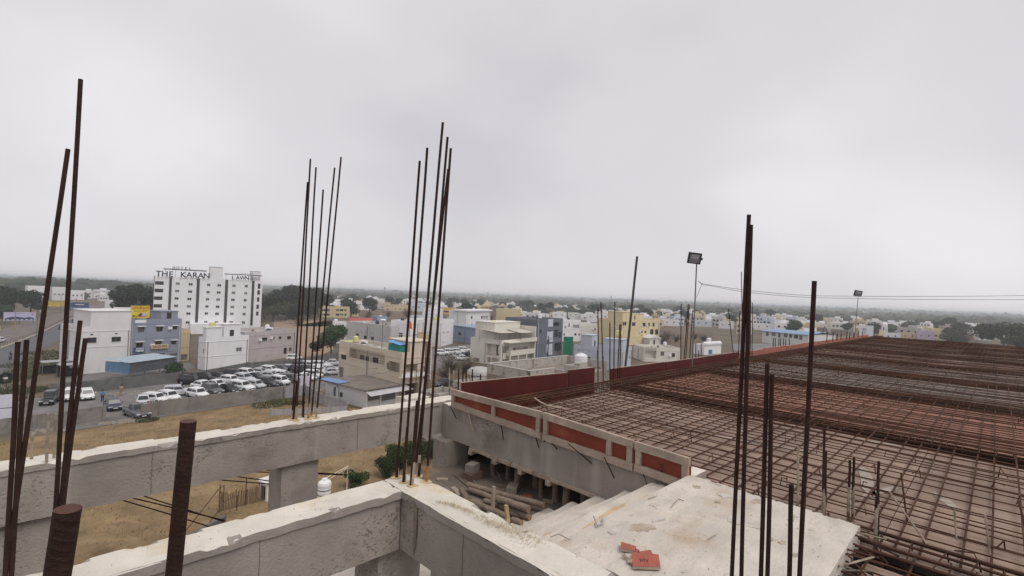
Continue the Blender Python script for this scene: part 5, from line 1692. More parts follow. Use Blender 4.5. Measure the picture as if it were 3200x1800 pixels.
# the road with its raised median, receding to the upper left
med = [(-12, 118)]+PTS['median']+[(52, 470), (105, 640)]
def strip(ctr, wl_, wr): 
    L, Rr = [], []
    for i, p in enumerate(ctr):
        a = Vector(ctr[min(i+1, len(ctr)-1)])-Vector(ctr[max(i-1, 0)]); n = Vector((-a.y, a.x)).normalized()
        L.append(tuple(Vector(p)+n*wl_)); Rr.append(tuple(Vector(p)-n*wr))
    return L, Rr
def road(name, L, Rr, z, m, label=None):
    g = G(); n = len(L); g.add([(x, y, z) for x, y in L]+[(x, y, z) for x, y in Rr], [(i, i+1, n+i+1, n+i) for i in range(n-1)])
    o = g.build(name, m, None, (L[0][0], L[0][1], z)); o['kind'] = 'structure'
    if label: o['label'] = label
L, Rr = strip(med, .4, 8.0); road('near_carriageway', L, Rr, GZ+.045, ASPH, 'grey asphalt carriageway receding at the left')
L, Rr = strip(med, 11.5, .4); road('far_carriageway', L, Rr, GZ+.06, mat('asphalt_brown', (.155, .130, .118), .92, .2, .3, detail=8))
KERB = mat('kerb_concrete', (.36, .31, .26), .95, .15, .6)
g = G()
for i in range(len(med)-1):
    a, b = Vector(med[i]), Vector(med[i+1]); n = Vector((-(b-a).y, (b-a).x)).normalized()*.35
    v = [(p.x, p.y, z) for z in (GZ, GZ+.3) for p in (a-n, a+n, b+n, b-n)]
    g.add(v, [(4, 5, 6, 7), (0, 1, 5, 4), (1, 2, 6, 5), (2, 3, 7, 6), (3, 0, 4, 7)])
tag(g.build('median_kerb', KERB, None, (med[0][0], med[0][1], GZ)), kind='structure')
# railing along the median
rl = thing('median_railing', 'low rusty railing standing on the road median', 'railing', (med[1][0], med[1][1], GZ+.3)); o_ = tuple(rl.location)
RLM = mat('railing_paint', (.14, .115, .105), .8, .2, 3)
for i in range(1, 6):
    a, b = Vector((*med[i], GZ+.3)), Vector((*med[i+1], GZ+.3)); n = max(4, int((b-a).length/3))
    for z in (.45, .95): G().tube([a+Vector((0, 0, z)), b+Vector((0, 0, z))], .035, 4).build('rail', RLM, rl, o_)
    for k in range(n): p = a.lerp(b, k/n); G().tube([p, p+Vector((0, 0, 1.0))], .05, 4).build('post', RLM, rl, o_)

# ---------------------------------------------------------------- walls round the lots
WALL = mat('lot_wall', (.215, .195, .18), .95, .22, .7, .3, 6, stain=((.13, .115, .105), .6, .55), streak=((.32, .295, .27), 1.6, .6), detail=8)
WALLD = mat('dark_lot_wall', (.14, .135, .132), .95, .22, .7, .2, 6, stain=((.09, .085, .085), .5, .55), streak=((.22, .205, .195), 1.4, .6), detail=8)
def wall(name, label, pts, h, m, th=.2, ragged=0.0, cat='wall'):
    t = thing(name, label, cat, (pts[0][0], pts[0][1], GZ)); o = tuple(t.location)
    for i in range(len(pts)-1):
        a, b = Vector(pts[i]), Vector(pts[i+1]); d = (b-a); L = d.length; d.normalize(); n = Vector((-d.y, d.x))*th; k = max(1, int(L/1.2)); vs = []
        for j in range(k+1):
            p = a+d*L*j/k; zt = GZ+h+ragged*mnoise.noise(Vector((p.x*.9, p.y*.9, 1)))
            vs += [(p.x, p.y, GZ-.1), (p.x, p.y, zt), (p.x+n.x, p.y+n.y, zt), (p.x+n.x, p.y+n.y, GZ-.1)]
        fs = [(j*4+q, j*4+q+1, j*4+4+q+1, j*4+4+q) for j in range(k) for q in range(3)]+[(0, 3, 2, 1), (k*4, k*4+1, k*4+2, k*4+3)]
        g = G(); g.add(vs, fs); g.build('wall_run', m, t, o)
    for p in pts[1:]:
        G().box(p[0]-.16, p[0]+.16, p[1]-.16, p[1]+.16, GZ, GZ+h+.12).build('pier', m, t, o)
    return t
wall('lot_wall', 'long rough grey wall in front of the nearest car row', PTS['near_wall'], 1.95, WALL, ragged=.10)
wall('lot_wall', 'broken low grey wall at the left of the lot entrance', [(-6, 79.2), (1.56, 80.2), (8.0, 81.4)], 1.75, WALL, ragged=.2)
wall('lot_wall', 'dark stained wall behind the two white cars at left', [(3.5, 101.8)]+PTS['far_wall'], 1.9, WALLD)
wall('lot_wall', 'dark wall behind the back row of cars', [(20.9, 104.7)]+PTS['far_wall2'][0:1]+PTS['far_wall2'][1:], 2.0, WALLD, ragged=.06)
# precast panel fence with posts
pf = thing('precast_fence', 'grey precast slat fence by the shop house', 'fence', (*PTS['precast'][0], GZ)); o_ = tuple(pf.location)
PCM = mat('precast_concrete', (.34, .325, .33), .95, .18, 1.2, .2, 8, streak=((.24, .225, .22), 1.5, .56))
pc = [Vector(p) for p in [(30.6, 81.4), (34.2, 82.4), (33.3, 73.4), (34.4, 67.6), (29.9, 69.6), (25, 71.5)]]
for i in range(len(pc)-1):
    a, b = pc[i], pc[i+1]; n = max(1, int((b-a).length/2.1)); d = (b-a)/n; ang = math.atan2(d.y, d.x); h = 1.75 if i < 3 else .95
    for k in range(n+1):
        p = a+d*k; G().tube([(p.x, p.y, GZ), (p.x, p.y, GZ+h+.12)], .09, 4).build('post', PCM, pf, o_)
    for k in range(n):
        p = a+d*k
        for r_ in range(int(h/.4)):
            ob = G().box(.08, d.length-.08, -.03, .03, r_*.42, r_*.42+.40).build('panel', PCM, pf); ob.location = (p.x-o_[0], p.y-o_[1], 0); ob.rotation_euler = (0, 0, ang)

# ---------------------------------------------------------------- buildings
W_ = dict(
    white=(.76, .75, .76), white2=(.68, .665, .65), greyblue=(.255, .275, .335), cream=(.56, .46, .29), mauve=(.47, .425, .415), stain=(.60, .60, .55), cream2=(.60, .515, .41), grey=(.52, .50, .495), yellow=(.58, .49, .29),
    blue=(.27, .335, .43), paleblue=(.56, .59, .64), orange=(.58, .38, .12), brown=(.22, .17, .155), offwhite=(.66, .63, .56), darkblue=(.15, .158, .195), lightblue=(.47, .50, .565), yellow2=(.66, .56, .35), lilac=(.50, .42, .54))
WM = {}
for k, c in W_.items():
    dirty = {'stain': .50, 'grey': .52, 'mauve': .55}.get(k, .60)
    WM[k] = mat('wall_'+k, c, .9, .06, .35, .15, 4, stain=(tuple(x*.80 for x in c), .5, dirty+.02), streak=(tuple(x*.84 for x in c), 1.1, dirty))
GLASS = mat('dark_window_glass', (.025, .025, .032), .18, .3, 1.5, spec=.5)
GLASS2 = mat('curtained_window', (.16, .15, .155), .35, .3, 3, spec=.4)
INSIDE = mat('dark_interior', (.035, .028, .026), .9, .4, 2)
FRAME = mat('window_frame', (.12, .085, .065), .7, .2, 5)
FRAMEW = mat('white_window_frame', (.62, .62, .62), .6, .1, 5)
SHADE = mat('white_sunshade', (.74, .74, .76), .85, .08, 3)
SHUT = mat('rolling_shutter', (.22, .205, .205), .6, .15, 1.5, metal=.2)
ROOFC = mat('flat_roof_cement', (.40, .37, .34), .95, .2, .5, stain=((.27, .25, .23), .4, .55))
DOORB = mat('blue_door', (.10, .17, .30), .7, .15, 3); DOORR = mat('red_shopfront', (.36, .045, .018), .7, .2, .8); SHOPI = mat('shop_goods', (.20, .12, .045), .9, .6, 2.5, stain=((.55, .42, .08), 1.6, .58))
PIL = mat('dark_cladding', (.048, .044, .046), .4, .2, 1.2, spec=.4)
TRIM = mat('pale_trim', (.55, .57, .66), .85, .08, 1)
PANEL = {'bluedoor': DOORB, 'redshop': DOORR, 'shop': SHOPI, 'shopdark': INSIDE, 'shutter': SHUT, 'dark': INSIDE, 'indoor': INSIDE, 'inwin': GLASS, 'band': GLASS, 'pilaster': PIL, 'trim': TRIM, 'win': GLASS, 'chajja': GLASS}
DEPTH = {'recess': 1.3, 'win': .14, 'chajja': .16, 'dark': .25, 'bluedoor': .12, 'redshop': .5, 'shop': .9, 'shopdark': 1.2, 'shutter': .2, 'band': .12, 'indoor': .25, 'inwin': .14}
def face_wall(g, P, w, h, ops):
    """wall face with true openings: P(u, z, d) gives the point d metres behind the face"""
    us = sorted({0.0, w}|{min(max(q, 0), w) for o in ops for q in o[:2]}); zs = sorted({0.0, h}|{min(max(q, 0), h) for o in ops for q in o[2:4]})
    for i in range(len(us)-1):
        for j in range(len(zs)-1):
            cu, cz = (us[i]+us[i+1])/2, (zs[j]+zs[j+1])/2
            if any(o[0] < cu < o[1] and o[2] < cz < o[3] for o in ops): continue
            g.quad(P(us[i], zs[j], 0), P(us[i+1], zs[j], 0), P(us[i+1], zs[j+1], 0), P(us[i], zs[j+1], 0))
    for u0, u1, z0, z1, st in ops:
        d = DEPTH[st]
        g.quad(P(u0, z0, 0), P(u0, z0, d), P(u0, z1, d), P(u0, z1, 0)).quad(P(u1, z0, 0), P(u1, z1, 0), P(u1, z1, d), P(u1, z0, d))
        g.quad(P(u0, z1, 0), P(u0, z1, d), P(u1, z1, d), P(u1, z1, 0)).quad(P(u0, z0, 0), P(u1, z0, 0), P(u1, z0, d), P(u0, z0, d))
        if st == 'recess': g.quad(P(u0, z0, d), P(u1, z0, d), P(u1, z1, d), P(u0, z1, d))
def fbox(P, u0, u1, z0, z1, d0, d1, g=None):
    g = g or G(); v = [P(u, z, d) for d in (d0, d1) for z in (z0, z1) for u in (u0, u1)]
    return g.add(v, [(0, 2, 3, 1), (4, 5, 7, 6), (0, 1, 5, 4), (2, 6, 7, 3), (0, 4, 6, 2), (1, 3, 7, 5)])
BUILT = []
def building(d):
    t = thing(d['name'], d['label'], d['cat'], (*d['c'], GZ), d['th'], d.get('group')); wx, wy, h = d['wx'], d['wy'], d['h']; m = WM[d['col']]
    d['t'] = t; BUILT.append(d)
    g = G(); ph = d['ph']
    PF = lambda u, z, q: (u, q, z); PS = lambda u, z, q: (q, u, z)
    far = math.hypot(*d['c']) > 250
    for face, P, w in (('F', PF, wx), ('S', PS, wy)):
        holes, lay = [], []
        for o in sorted(d['ops'][face], key=lambda o: -(o[1]-o[0])*(o[3]-o[2])):
            o = [max(o[0], .08), min(o[1], w-.08), max(o[2], .02), min(o[3], h-.1), o[4]]
            if o[1]-o[0] < .1 or o[3]-o[2] < .1: continue
            par = next((r for r in holes if r[4] == 'recess' and r[0]-.1 < (o[0]+o[1])/2 < r[1]+.1 and r[2]-.1 < (o[2]+o[3])/2 < r[3]+.1), None)
            if o[4] in ('pilaster', 'trim'): lay.append((o, 0, o[4]))
            elif par and o[4] != 'recess':
                o[0] = max(o[0], par[0]+.05); o[1] = min(o[1], par[1]-.05); o[2] = max(o[2], par[2]+.02); o[3] = min(o[3], par[3]-.05); lay.append((o, DEPTH['recess'], 'in'))
            else: holes.append(o)
        face_wall(g, P, w, h, holes)
        for o in holes:
            u0, u1, z0, z1, st = o; dd = DEPTH[st]
            if st == 'recess':
                if d['name'] != 'brown_block' and z0 > 1.5:
                    fbox(P, u0, u1, z0, z0+.25, -.05, .08).build('parapet', m, t)
                    r = G()
                    for zz in (.55, .85): fbox(P, u0+.02, u1-.02, z0+zz, z0+zz+.04, .0, .04, r)
                    r.build('railing', FRAME, t)
                continue
            if st in ('win', 'chajja'):
                wn_ = G(); f = .06
                for a, b, c, e_ in ((u0, u1, z0, z0+f), (u0, u1, z1-f, z1), (u0, u0+f, z0+f, z1-f), (u1-f, u1, z0+f, z1-f), ((u0+u1)/2-f/2, (u0+u1)/2+f/2, z0+f, z1-f)): fbox(P, a, b, c, e_, dd-.09, dd-.01, wn_)
                wo_ = wn_.build('window', FRAMEW if d['col'] in ('white', 'lightblue') else FRAME, t)
                fbox(P, u0, u1, z0, z1, dd-.002, dd+.02).build('pane', GLASS if random.random() < .66 else GLASS2, wo_)
                if st == 'chajja': fbox(P, u0-.22, u1+.22, z1+.08, z1+.2, -.5, .0).build('sunshade', SHADE if d['col'] == 'greyblue' else m, wo_)
                elif not far: fbox(P, u0-.06, u1+.06, z0-.07, z0, -.07, .0).build('sill', m, wo_)
            else:
                nm = {'bluedoor': 'door', 'redshop': 'shopfront', 'shop': 'shop_opening', 'shopdark': 'shop_opening', 'shutter': 'shutter', 'dark': 'opening', 'band': 'window_band'}.get(st, 'opening')
                if st == 'shutter':
                    q = G(); z = z0
                    while z < z1-.02: fbox(P, u0, u1, z, min(z+.16, z1), dd-.03*(int(z/.17) % 2), dd+.02, q); z += .17
                    q.build(nm, SHUT, t)
                else: fbox(P, u0, u1, z0, z1, dd-.004, dd+.02).build(nm, PANEL[st], t)
                if st == 'band':
                    q = G()
                    for k in range(1, 6): fbox(P, u0+(u1-u0)*k/6-.04, u0+(u1-u0)*k/6+.04, z0, z1, dd-.06, dd-.01, q)
                    q.build('mullion', PIL, t)
        for o, dd, kind in lay:
            u0, u1, z0, z1, st = o
            if kind == 'in': fbox(P, u0, u1, z0, z1, dd-.05, dd+.02).build('window' if st == 'inwin' else 'door', PANEL[st] if random.random() < .7 else FRAME, t)
            else: fbox(P, u0, u1, z0 if kind == 'trim' else max(z0, 0), z1, -.08 if kind == 'trim' else -.15, .05).build(kind, PANEL[st], t)
    # the two hidden sides, roof and parapet
    g.quad((wx, 0, 0), (wx, wy, 0), (wx, wy, h), (wx, 0, h)).quad((wx, wy, 0), (0, wy, 0), (0, wy, h), (wx, wy, h))
    g.quad((0, 0, 0), (0, wy, 0), (wx, wy, 0), (wx, 0, 0))
    pt = .18
    for (a, b, c, e_) in ((0, wx, 0, pt), (0, wx, wy-pt, wy), (0, pt, pt, wy-pt), (wx-pt, wx, pt, wy-pt)):
        g.quad((a, c, h), (b, c, h), (b, e_, h), (a, e_, h))
    g.quad((pt, pt, h-ph), (pt, wy-pt, h-ph), (pt, wy-pt, h), (pt, pt, h)).quad((wx-pt, pt, h-ph), (wx-pt, wy-pt, h-ph), (wx-pt, wy-pt, h), (wx-pt, pt, h))
    g.quad((pt, pt, h-ph), (wx-pt, pt, h-ph), (wx-pt, pt, h), (pt, pt, h)).quad((pt, wy-pt, h-ph), (wx-pt, wy-pt, h-ph), (wx-pt, wy-pt, h), (pt, wy-pt, h))
    g.build('wall', m, t)
    G().quad((pt, pt, h-ph), (wx-pt, pt, h-ph), (wx-pt, wy-pt, h-ph), (pt, wy-pt, h-ph)).build('roof', ROOFC, t)
    # floor-line ledges
    if not far and d['name'] not in ('hotel', 'shop_house', 'boundary_house', 'shrine', 'hut', 'beige_house', 'grey_house'):
        nf = int(h/3.1)
        for k in range(1, nf+1):
            z = h-.95-(k-1)*3.05
            if z > 1.5: 
                q = G(); q.box(-.07, wx+.05, -.07, .0, z-.06, z+.06); q.box(-.07, .0, .0, wy, z-.06, z+.06); q.build('ledge', m, t)
    for b in d['blocks']:
        nm, u0, u1, v0, v1, z1 = b; a0, a1, b0, b1 = u0*wx, u1*wx, max(v0*wy, .01), v1*wy; z0 = h-ph
        if z1 <= z0+.5: z1 = z0+2.2
        q = G(); q.box(a0+.01, a1-.01, b0, b1, z0-.01, z1)
        bo = q.build('lift_tower' if nm == 'tower' else 'roof_room', m, t)
        if not far or d['name'] == 'hotel':
            G().box(a0-.15, a1+.15, b0-.15, b1+.15, z1+.002, z1+.13).build('roof_slab', m, bo)
            if nm == 'room' and d['name'] != 'hotel': G().box(a0+(a1-a0)*.35, a0+(a1-a0)*.35+.9, b0-.03, b0+.01, z0, z0+2.0).build('door', INSIDE, bo)
    return t
for d in BLD: building(d)
bd = {}
for d in BLD: bd.setdefault(d['name'], []).append(d)
def on(d, u, v, z):                                          # a point on a building given in its own axes
    c, s = math.cos(d['th']), math.sin(d['th']); x, y = u, v
    return (d['c'][0]+x*c-y*s, d['c'][1]+x*s+y*c, GZ+z)
# --- drain pipes, wall units and roof tanks that clutter the nearer houses
rsb = random.Random(3)
for d in BLD:
    D = math.hypot(*d['c'])
    if D > 250 or d['name'] in ('hotel', 'shrine', 'hut', 'shop_house', 'boundary_house', 'pale_yellow_block', 'temple'): continue
    t, wx, wy, h = d['t'], d['wx'], d['wy'], d['h']
    for u in (.04, .96): G().tube([(wx*u, -.1, .05), (wx*u, -.1, h-.9)], .06, 5).build('drain_pipe', FRAMEW if rsb.random() < .5 else GALV, t)
    if wy > 6: G().tube([(-.1, wy*.5, .05), (-.1, wy*.5, h-.9)], .06, 5).build('drain_pipe', GALV, t)
    for o in d['ops']['F']:
        if o[4] in ('win', 'chajja') and rsb.random() < .35 and o[0] > 1.2: G().box(o[0]-1.0, o[0]-.2, -.38, -.03, o[2]+.1, o[2]+.65).build('wall_unit', SHADE, t)
    for k in range(3):
        x, y = rsb.uniform(.6, wx-.6), rsb.uniform(wy*.3, wy-.6)
        G().box(x-.25, x+.25, y-.2, y+.2, h-d['ph']+.003, h-d['ph']+rsb.uniform(.25, .6)).build('roof_box', rsb.choice([ROOFC, SHADE, FRAME]), t)
# --- hotel roof signs
H = bd['hotel'][0]; ht = H['t']; BLK = mat('sign_black', (.03, .028, .03), .6, .2, 4)
hk = H['wx']/45.6
G().box(3.2*hk, 20.5*hk, -.6, .8, H['h']+2.6, H['h']+2.95).build('sign_beam', PIL, ht)
G().box(28.2*hk, 45.2*hk, -.4, .8, H['h']+1.9, H['h']+2.2).build('sign_beam', PIL, ht)
for x in (4, 8, 12, 16, 19.5, 29, 34, 39, 44): G().box(x*hk-.05, x*hk+.05, .3, .40, H['h']-.5, H['h']+2.6 if x < 22 else H['h']+1.9).build('sign_post', mat('sign_steel', (.25, .22, .22), .7, .1, 3), ht)
def letters(txt, x0, x1, z, size, y, m=BLK):
    n = len(txt); 
    for i, ch in enumerate(txt):
        if ch == ' ': continue
        me = text_mesh(ch, size, .06, bold=size*.022); me.materials.append(m); o = link('letter', me, ht, (x0+(x1-x0)*i/(n-1), y, z)); o.rotation_euler = (R_(90), 0, 0)
letters('THE KARAN', 1.4*hk, 20.6*hk, H['h']+.12, 2.7, -.35)
letters('HOTEL', 7.2*hk, 13.6*hk, H['h']+3.0, 1.2, .1)
letters('LAWNS', 32.0*hk, 40.5*hk, H['h']+.2, 1.9, -.35)
letters('HOTEL', 36*hk, 41*hk, H['h']+2.25, .8, .1, mat('sign_faded', (.40, .37, .38), .8))
G().box(-.2, -.01, .02, 3.0, .5, H['h']+.3).build('edge_fin', PIL, ht)
G().box(14.5*hk, 33*hk, -7, -.05, .02, 3.6).build('front_block', WM['white'], ht)
# --- shop building: signs and billboard
SB = bd['shop_building'][0]; st_ = SB['t']
sg = G().box(3.9, 7.15, -.45, -.1, 3.75, 4.65).build('shop_sign', mat('sign_tan', (.56, .45, .30), .7, .1, 2), st_)
me = text_mesh('SAGHIN', .78, .02); me.materials.append(mat('sign_maroon', (.20, .035, .03), .7)); o = link('lettering', me, sg, (5.5, -.475, 3.98)); o.rotation_euler = (R_(90), 0, 0)
sg = G().box(.85, 2.75, -.35, -.1, 3.2, 4.3).build('blue_sign', mat('sign_blue', (.07, .10, .20), .7, .2, 2), st_)
g = G(); g.box(1.15, 2.6, -.375, -.352, 3.92, 4.12).box(1.1, 2.55, -.375, -.352, 3.5, 3.74).box(1.5, 1.8, -.37, -.352, 3.35, 3.5).box(2.1, 2.5, -.37, -.352, 3.38, 3.5); g.build('sign_print', mat('print_white', (.6, .62, .66), .8), sg)
G().box(.9, 2.9, -.03, -.005, SB['h']-.72, SB['h']-.12).build('white_patch', SHADE, st_)
G().box(3.05, 3.3, -.25, -.02, .02, 2.85).build('yellow_pillar', mat('pillar_yellow', (.60, .40, .06), .8), st_)
bp = on(SB, .35, .6, SB['h']-.0)
bb = thing('billboard', 'yellow roof billboard with red Hindi lettering and a vehicle picture', 'billboard', bp, SB['th'])
YEL = mat('billboard_yellow', (.66, .52, .05), .7, .08, .6)
G().box(0, 3.35, 0, .12, .3, 2.75).build('board', YEL, bb)
g = G(); 
for a, b, c, d_ in ((-.06, 3.41, .22, .3), (-.06, 3.41, 2.75, 2.83), (-.06, 0, .3, 2.75), (3.35, 3.41, .3, 2.75)): g.box(a, b, -.03, .13, c, d_)
g.build('frame', mat('billboard_frame', (.58, .42, .08), .7), bb)
for x in (.5, 1.7, 2.9): G().box(x-.04, x+.04, .14, .2, -.02, 2.7).build('stand', GALV, bb)
RED = mat('print_red', (.48, .06, .015), .7); OLV = mat('print_olive', (.20, .16, .02), .7)
for txt, x, z, s, m in (('सिचन', .95, 2.02, .78, RED), ('पेकर्स', 2.38, 2.02, .78, RED), ('मुवर्स और ट्रांसपोर्ट', 1.7, 1.62, .30, OLV)):
    me = text_mesh(txt, s, .012); me.materials.append(m); o = link('lettering', me, bb, (x, -.014, z)); o.rotation_euler = (R_(90), 0, 0)
def flat(par, pts, y, m, nm):
    g = G(); g.add([(x, y, z) for x, z in pts]+[(x, y+.01, z) for x, z in pts], [tuple(range(len(pts))), tuple(range(2*len(pts)-1, len(pts)-1, -1))]+[(i, i+len(pts), (i+1) % len(pts)+len(pts), (i+1) % len(pts)) for i in range(len(pts))]); return g.build(nm, m, par)
ell = lambda cx, cz, a, b, n=18, t0=0, t1=2*math.pi: [(cx+a*math.cos(t0+(t1-t0)*k/n), cz+b*math.sin(t0+(t1-t0)*k/n)) for k in range(n+1)]
flat(bb, ell(2.1, .75, .95, .28), -.016, mat('print_plum', (.15, .03, .06), .7), 'vehicle_print'); flat(bb, ell(2.25, .95, .75, .38), -.02, mat('print_grey', (.45, .45, .48), .7), 'vehicle_print')
flat(bb, ell(1.75, 1.0, .3, .3), -.024, mat('print_plum', (.15, .03, .06)), 'vehicle_print'); flat(bb, [(.25, .4), (.6, .4), (.75, .75), (.5, 1.0), (.3, .8)], -.016, OLV, 'figure_print')
flat(bb, [(.7, .4), (1.15, .4), (1.1, .65), (.85, .72)], -.018, OLV, 'figure_print')
# --- small detail on other houses
CR_ = bd['cream_house'][0]; ct = CR_['t']
def tank(label, p, r, h, m, legs=0, group='water tanks on the roofs'):
    t = thing('water_tank', label, 'water tank', p, 0, group)
    z = legs
    G().lathe([(0, z), (r, z), (r*1.02, z+.12), (r, z+.3*h), (r*1.02, z+.33*h), (r, z+.36*h), (r, z+.62*h), (r*1.02, z+.65*h), (r, z+.68*h), (r*.98, z+.82*h), (r*.6, z+.95*h), (r*.35, z+.96*h)], 18).build('body', m, t, smooth=False)
    G().lathe([(r*.36, z+.95*h), (r*.36, z+h), (0, z+h*1.02)], 12).build('lid', m, t)
    if legs:
        for a, b in ((-1, -1), (1, -1), (1, 1), (-1, 1)): G().tube([(a*r*.7, b*r*.7, 0), (a*r*.7, b*r*.7, z)], .035, 5).build('leg', GALV, t)
        G().box(-r, r, -r, r, z-.07, z-.005).build('platform', GALV, t)
    return t
YT = mat('tank_yellow', (.60, .58, .27), .55, .08, 2); WT = mat('tank_white', (.72, .72, .74), .5, .06, 2)
tank('yellow tank raised on legs above the cream house terrace', on(CR_, 1.2, 17.6, CR_['h']-.7), .5, 1.15, YT, .75)
tank('low yellow tank standing on the cream house terrace', on(CR_, 1.0, 19.3, CR_['h']-.7), .62, .85, YT)
tank('yellow tank on the roof of the smooth white house', on(bd['white_house'][0], 1.6, .9, 8.98), .62, .95, YT)
tank('yellow tank on the roof of the drain-pipe house', on(bd['pipe_house'][0], .9, 2, bd['pipe_house'][0]['h']-.7), .75, 1.9, YT)
tank('large yellow tank on the light blue house', on(bd['light_blue_house'][0], 7, 3.2, bd['light_blue_house'][0]['h']+2.85), .9, 1.3, YT)
tank('pale yellow tank on the yellow flats', on(bd['yellow_apartments'][0], 9, 3, bd['yellow_apartments'][0]['h']+2.1), .8, 1.1, YT)
tank('white tank on top of the small shrine', on(bd['shrine'][0], 6.5, 2, 3.4), .8, 1.6, WT, .6)
tank('small white tank behind the pale yellow school', on(bd['balcony_house'][0], .8, 3, bd['balcony_house'][0]['h']-.7), .6, 1.2, WT, .5)
for i, (u, v) in enumerate(((3.4, 5.5), (5.2, 6.6))): tank(['pale yellow tank at the back of the beige house roof', 'low pale tank beside the other on the beige house roof'][i], on(bd['beige_house'][0], u, v, 10.0), .6, 1.1 if i == 0 else .7, YT)
for d in BLD:
    D = math.hypot(*d['c'])
    if D < 330 and d['wx'] > 3.5 and d['name'] in ('apartment_building', 'shop_building', 'brown_house', 'white_tower_house', 'grey_house', 'red_roof_house', 'blue_house', 'villa', 'annex', 'grey_blue_house', 'white_house', 'town_house', 'pale_house', 'porch_house', 'cream_villa'):
        z = d['h']-d['ph']; w_ = d['label'].split(); 
        if d['name'] == 'white_house' and 'smooth' in d['label']: continue
        black = rsb.random() < .45
        tank(('black' if black else 'white')+' roof tank on the '+' '.join(w_[:9]), on(d, d['wx']*rsb.uniform(.55, .8), d['wy']*rsb.uniform(.35, .7), z), .55, rsb.uniform(1.0, 1.35), PIL if black else WT, rsb.choice([0, .5, .9]))
hut_ = thing('roof_cabin', 'green tarp cabin with blue sheet top on the cream house terrace', 'cabin', on(CR_, .25, 1.2, CR_['h']-.68), CR_['th'])
G().box(0, 1.6, 0, 3.4, 0, 1.75).build('tarp_wall', mat('green_tarp', (.02, .22, .18), .8, .2, 2), hut_); G().add([(-.15, -.2, 1.76), (1.8, -.2, 1.9), (1.8, 3.6, 2.35), (-.15, 3.6, 2.1), (-.15, -.2, 1.8), (1.8, -.2, 1.94), (1.8, 3.6, 2.39), (-.15, 3.6, 2.14)], [(0, 3, 2, 1), (4, 5, 6, 7), (0, 1, 5, 4), (1, 2, 6, 5), (2, 3, 7, 6), (3, 0, 4, 7)]).build('roof_sheet', mat('blue_sheet', (.14, .34, .62), .6, .1, 2), hut_)
def heater(label, d, u, v, z):
    t = thing('solar_heater', label, 'solar heater', on(d, u, v, z), d['th']); G().tube([(0, -.8, 1.0), (0, .8, 1.0)], .23, 10).build('drum', PVCW, t); q = G()
    q.add([(-.1, -.7, .8), (-.1, .7, .8), (-1.2, .7, .05), (-1.2, -.7, .05), (-.14, -.7, .76), (-.14, .7, .76), (-1.24, .7, .01), (-1.24, -.7, .01)], [(0, 1, 2, 3), (7, 6, 5, 4), (0, 3, 7, 4), (1, 5, 6, 2), (0, 4, 5, 1), (3, 2, 6, 7)]); q.build('collector', GLASS, t)
    for s in (-.6, .6): G().tube([(.1, s, 0), (0, s, .8)], .03, 4).build('leg', GALV, t)
heater('white solar heater drum on the cream house terrace', CR_, 1.7, 15.2, CR_['h']-.7)
heater('solar heater on the brown house roof', bd['brown_house'][0], 9.5, 2.5, bd['brown_house'][0]['h']-.7)
jt = thing('roof_clutter', 'scattered planks and pipes left on the cream house terrace', 'clutter', on(CR_, 1.4, 8, CR_['h']-.69), CR_['th'])
for i in range(16):
    y = random.uniform(-4.5, 6); x = random.uniform(-.6, 1.8); a = random.uniform(0, 3.1); l = random.uniform(.4, 1.3)
    G().tube([(x, y, .05), (x+math.cos(a)*l, y+math.sin(a)*l, random.uniform(.08, .7))], .05, 4).build('plank', random.choice([WOOD, GALV, STONE]), jt)
tag(G().tube([on(CR_, 1.4, 8.6, CR_['h']-.7), on(CR_, 1.4, 8.6, CR_['h']+4.6)], .06, 6).build('lamp_mast', GALV, None, on(CR_, 1.4, 8.6, CR_['h']-.7)), 'thin mast rising from the cream house terrace', 'mast')
t = thing('dish_lamp', 'white disc lamp on the thin terrace mast', 'lamp', on(CR_, 1.4, 8.6, CR_['h']+4.6)); G().lathe([(0, .0), (.55, .05), (.6, .2), (.3, .32), (0, .34)], 14).build('shade', PVCW, t)
fl = thing('flag', 'orange flag on a slanting pole above the cream house roof room', 'flag', on(CR_, 2.0, 2.2, 9.8)); G().tube([(0, 0, 0), (.3, -.3, 3.6)], .035, 5).build('flagpole', GALV, fl)
g = G(); g.add([(.3, -.3, 3.5), (.75, -.5, 2.9), (.85, -.55, 1.9), (.17, -.2, 2.0)], [(0, 1, 2, 3)]); g.build('cloth', mat('flag_orange', (.62, .16, .05), .8), fl)
# cream house: balcony slab with white railing panels over the street
G().box(-.6, 4.4, -.9, -.02, 4.0, 4.15).build('balcony_slab', WM['cream2'], ct)
q = G(); q.box(-.5, 1.9, -.9, -.84, 4.16, 4.75).box(2.1, 4.3, -.9, -.84, 4.16, 4.75); q.build('balcony_panel', PVCW, ct)
q = G(); q.tube([(-.5, -.87, 5.2), (4.3, -.87, 5.2)], .03, 5)
for x in (-.5, 1.1, 2.7, 4.3): q.tube([(x, -.87, 4.16), (x, -.87, 5.2)], .03, 5)
q.build('balcony_railing', GALV, ct)
G().box(4.5, 5.62, -.06, 0, .02, 9.6).build('brown_strip', mat('brown_cladding', (.21, .13, .10), .8, .15, 1), ct)
for k in range(26): G().box(5.66, 5.85, -.07, .10, 3.2+k*.26, 3.2+k*.26+.13).build('stripe', PVCW, ct)
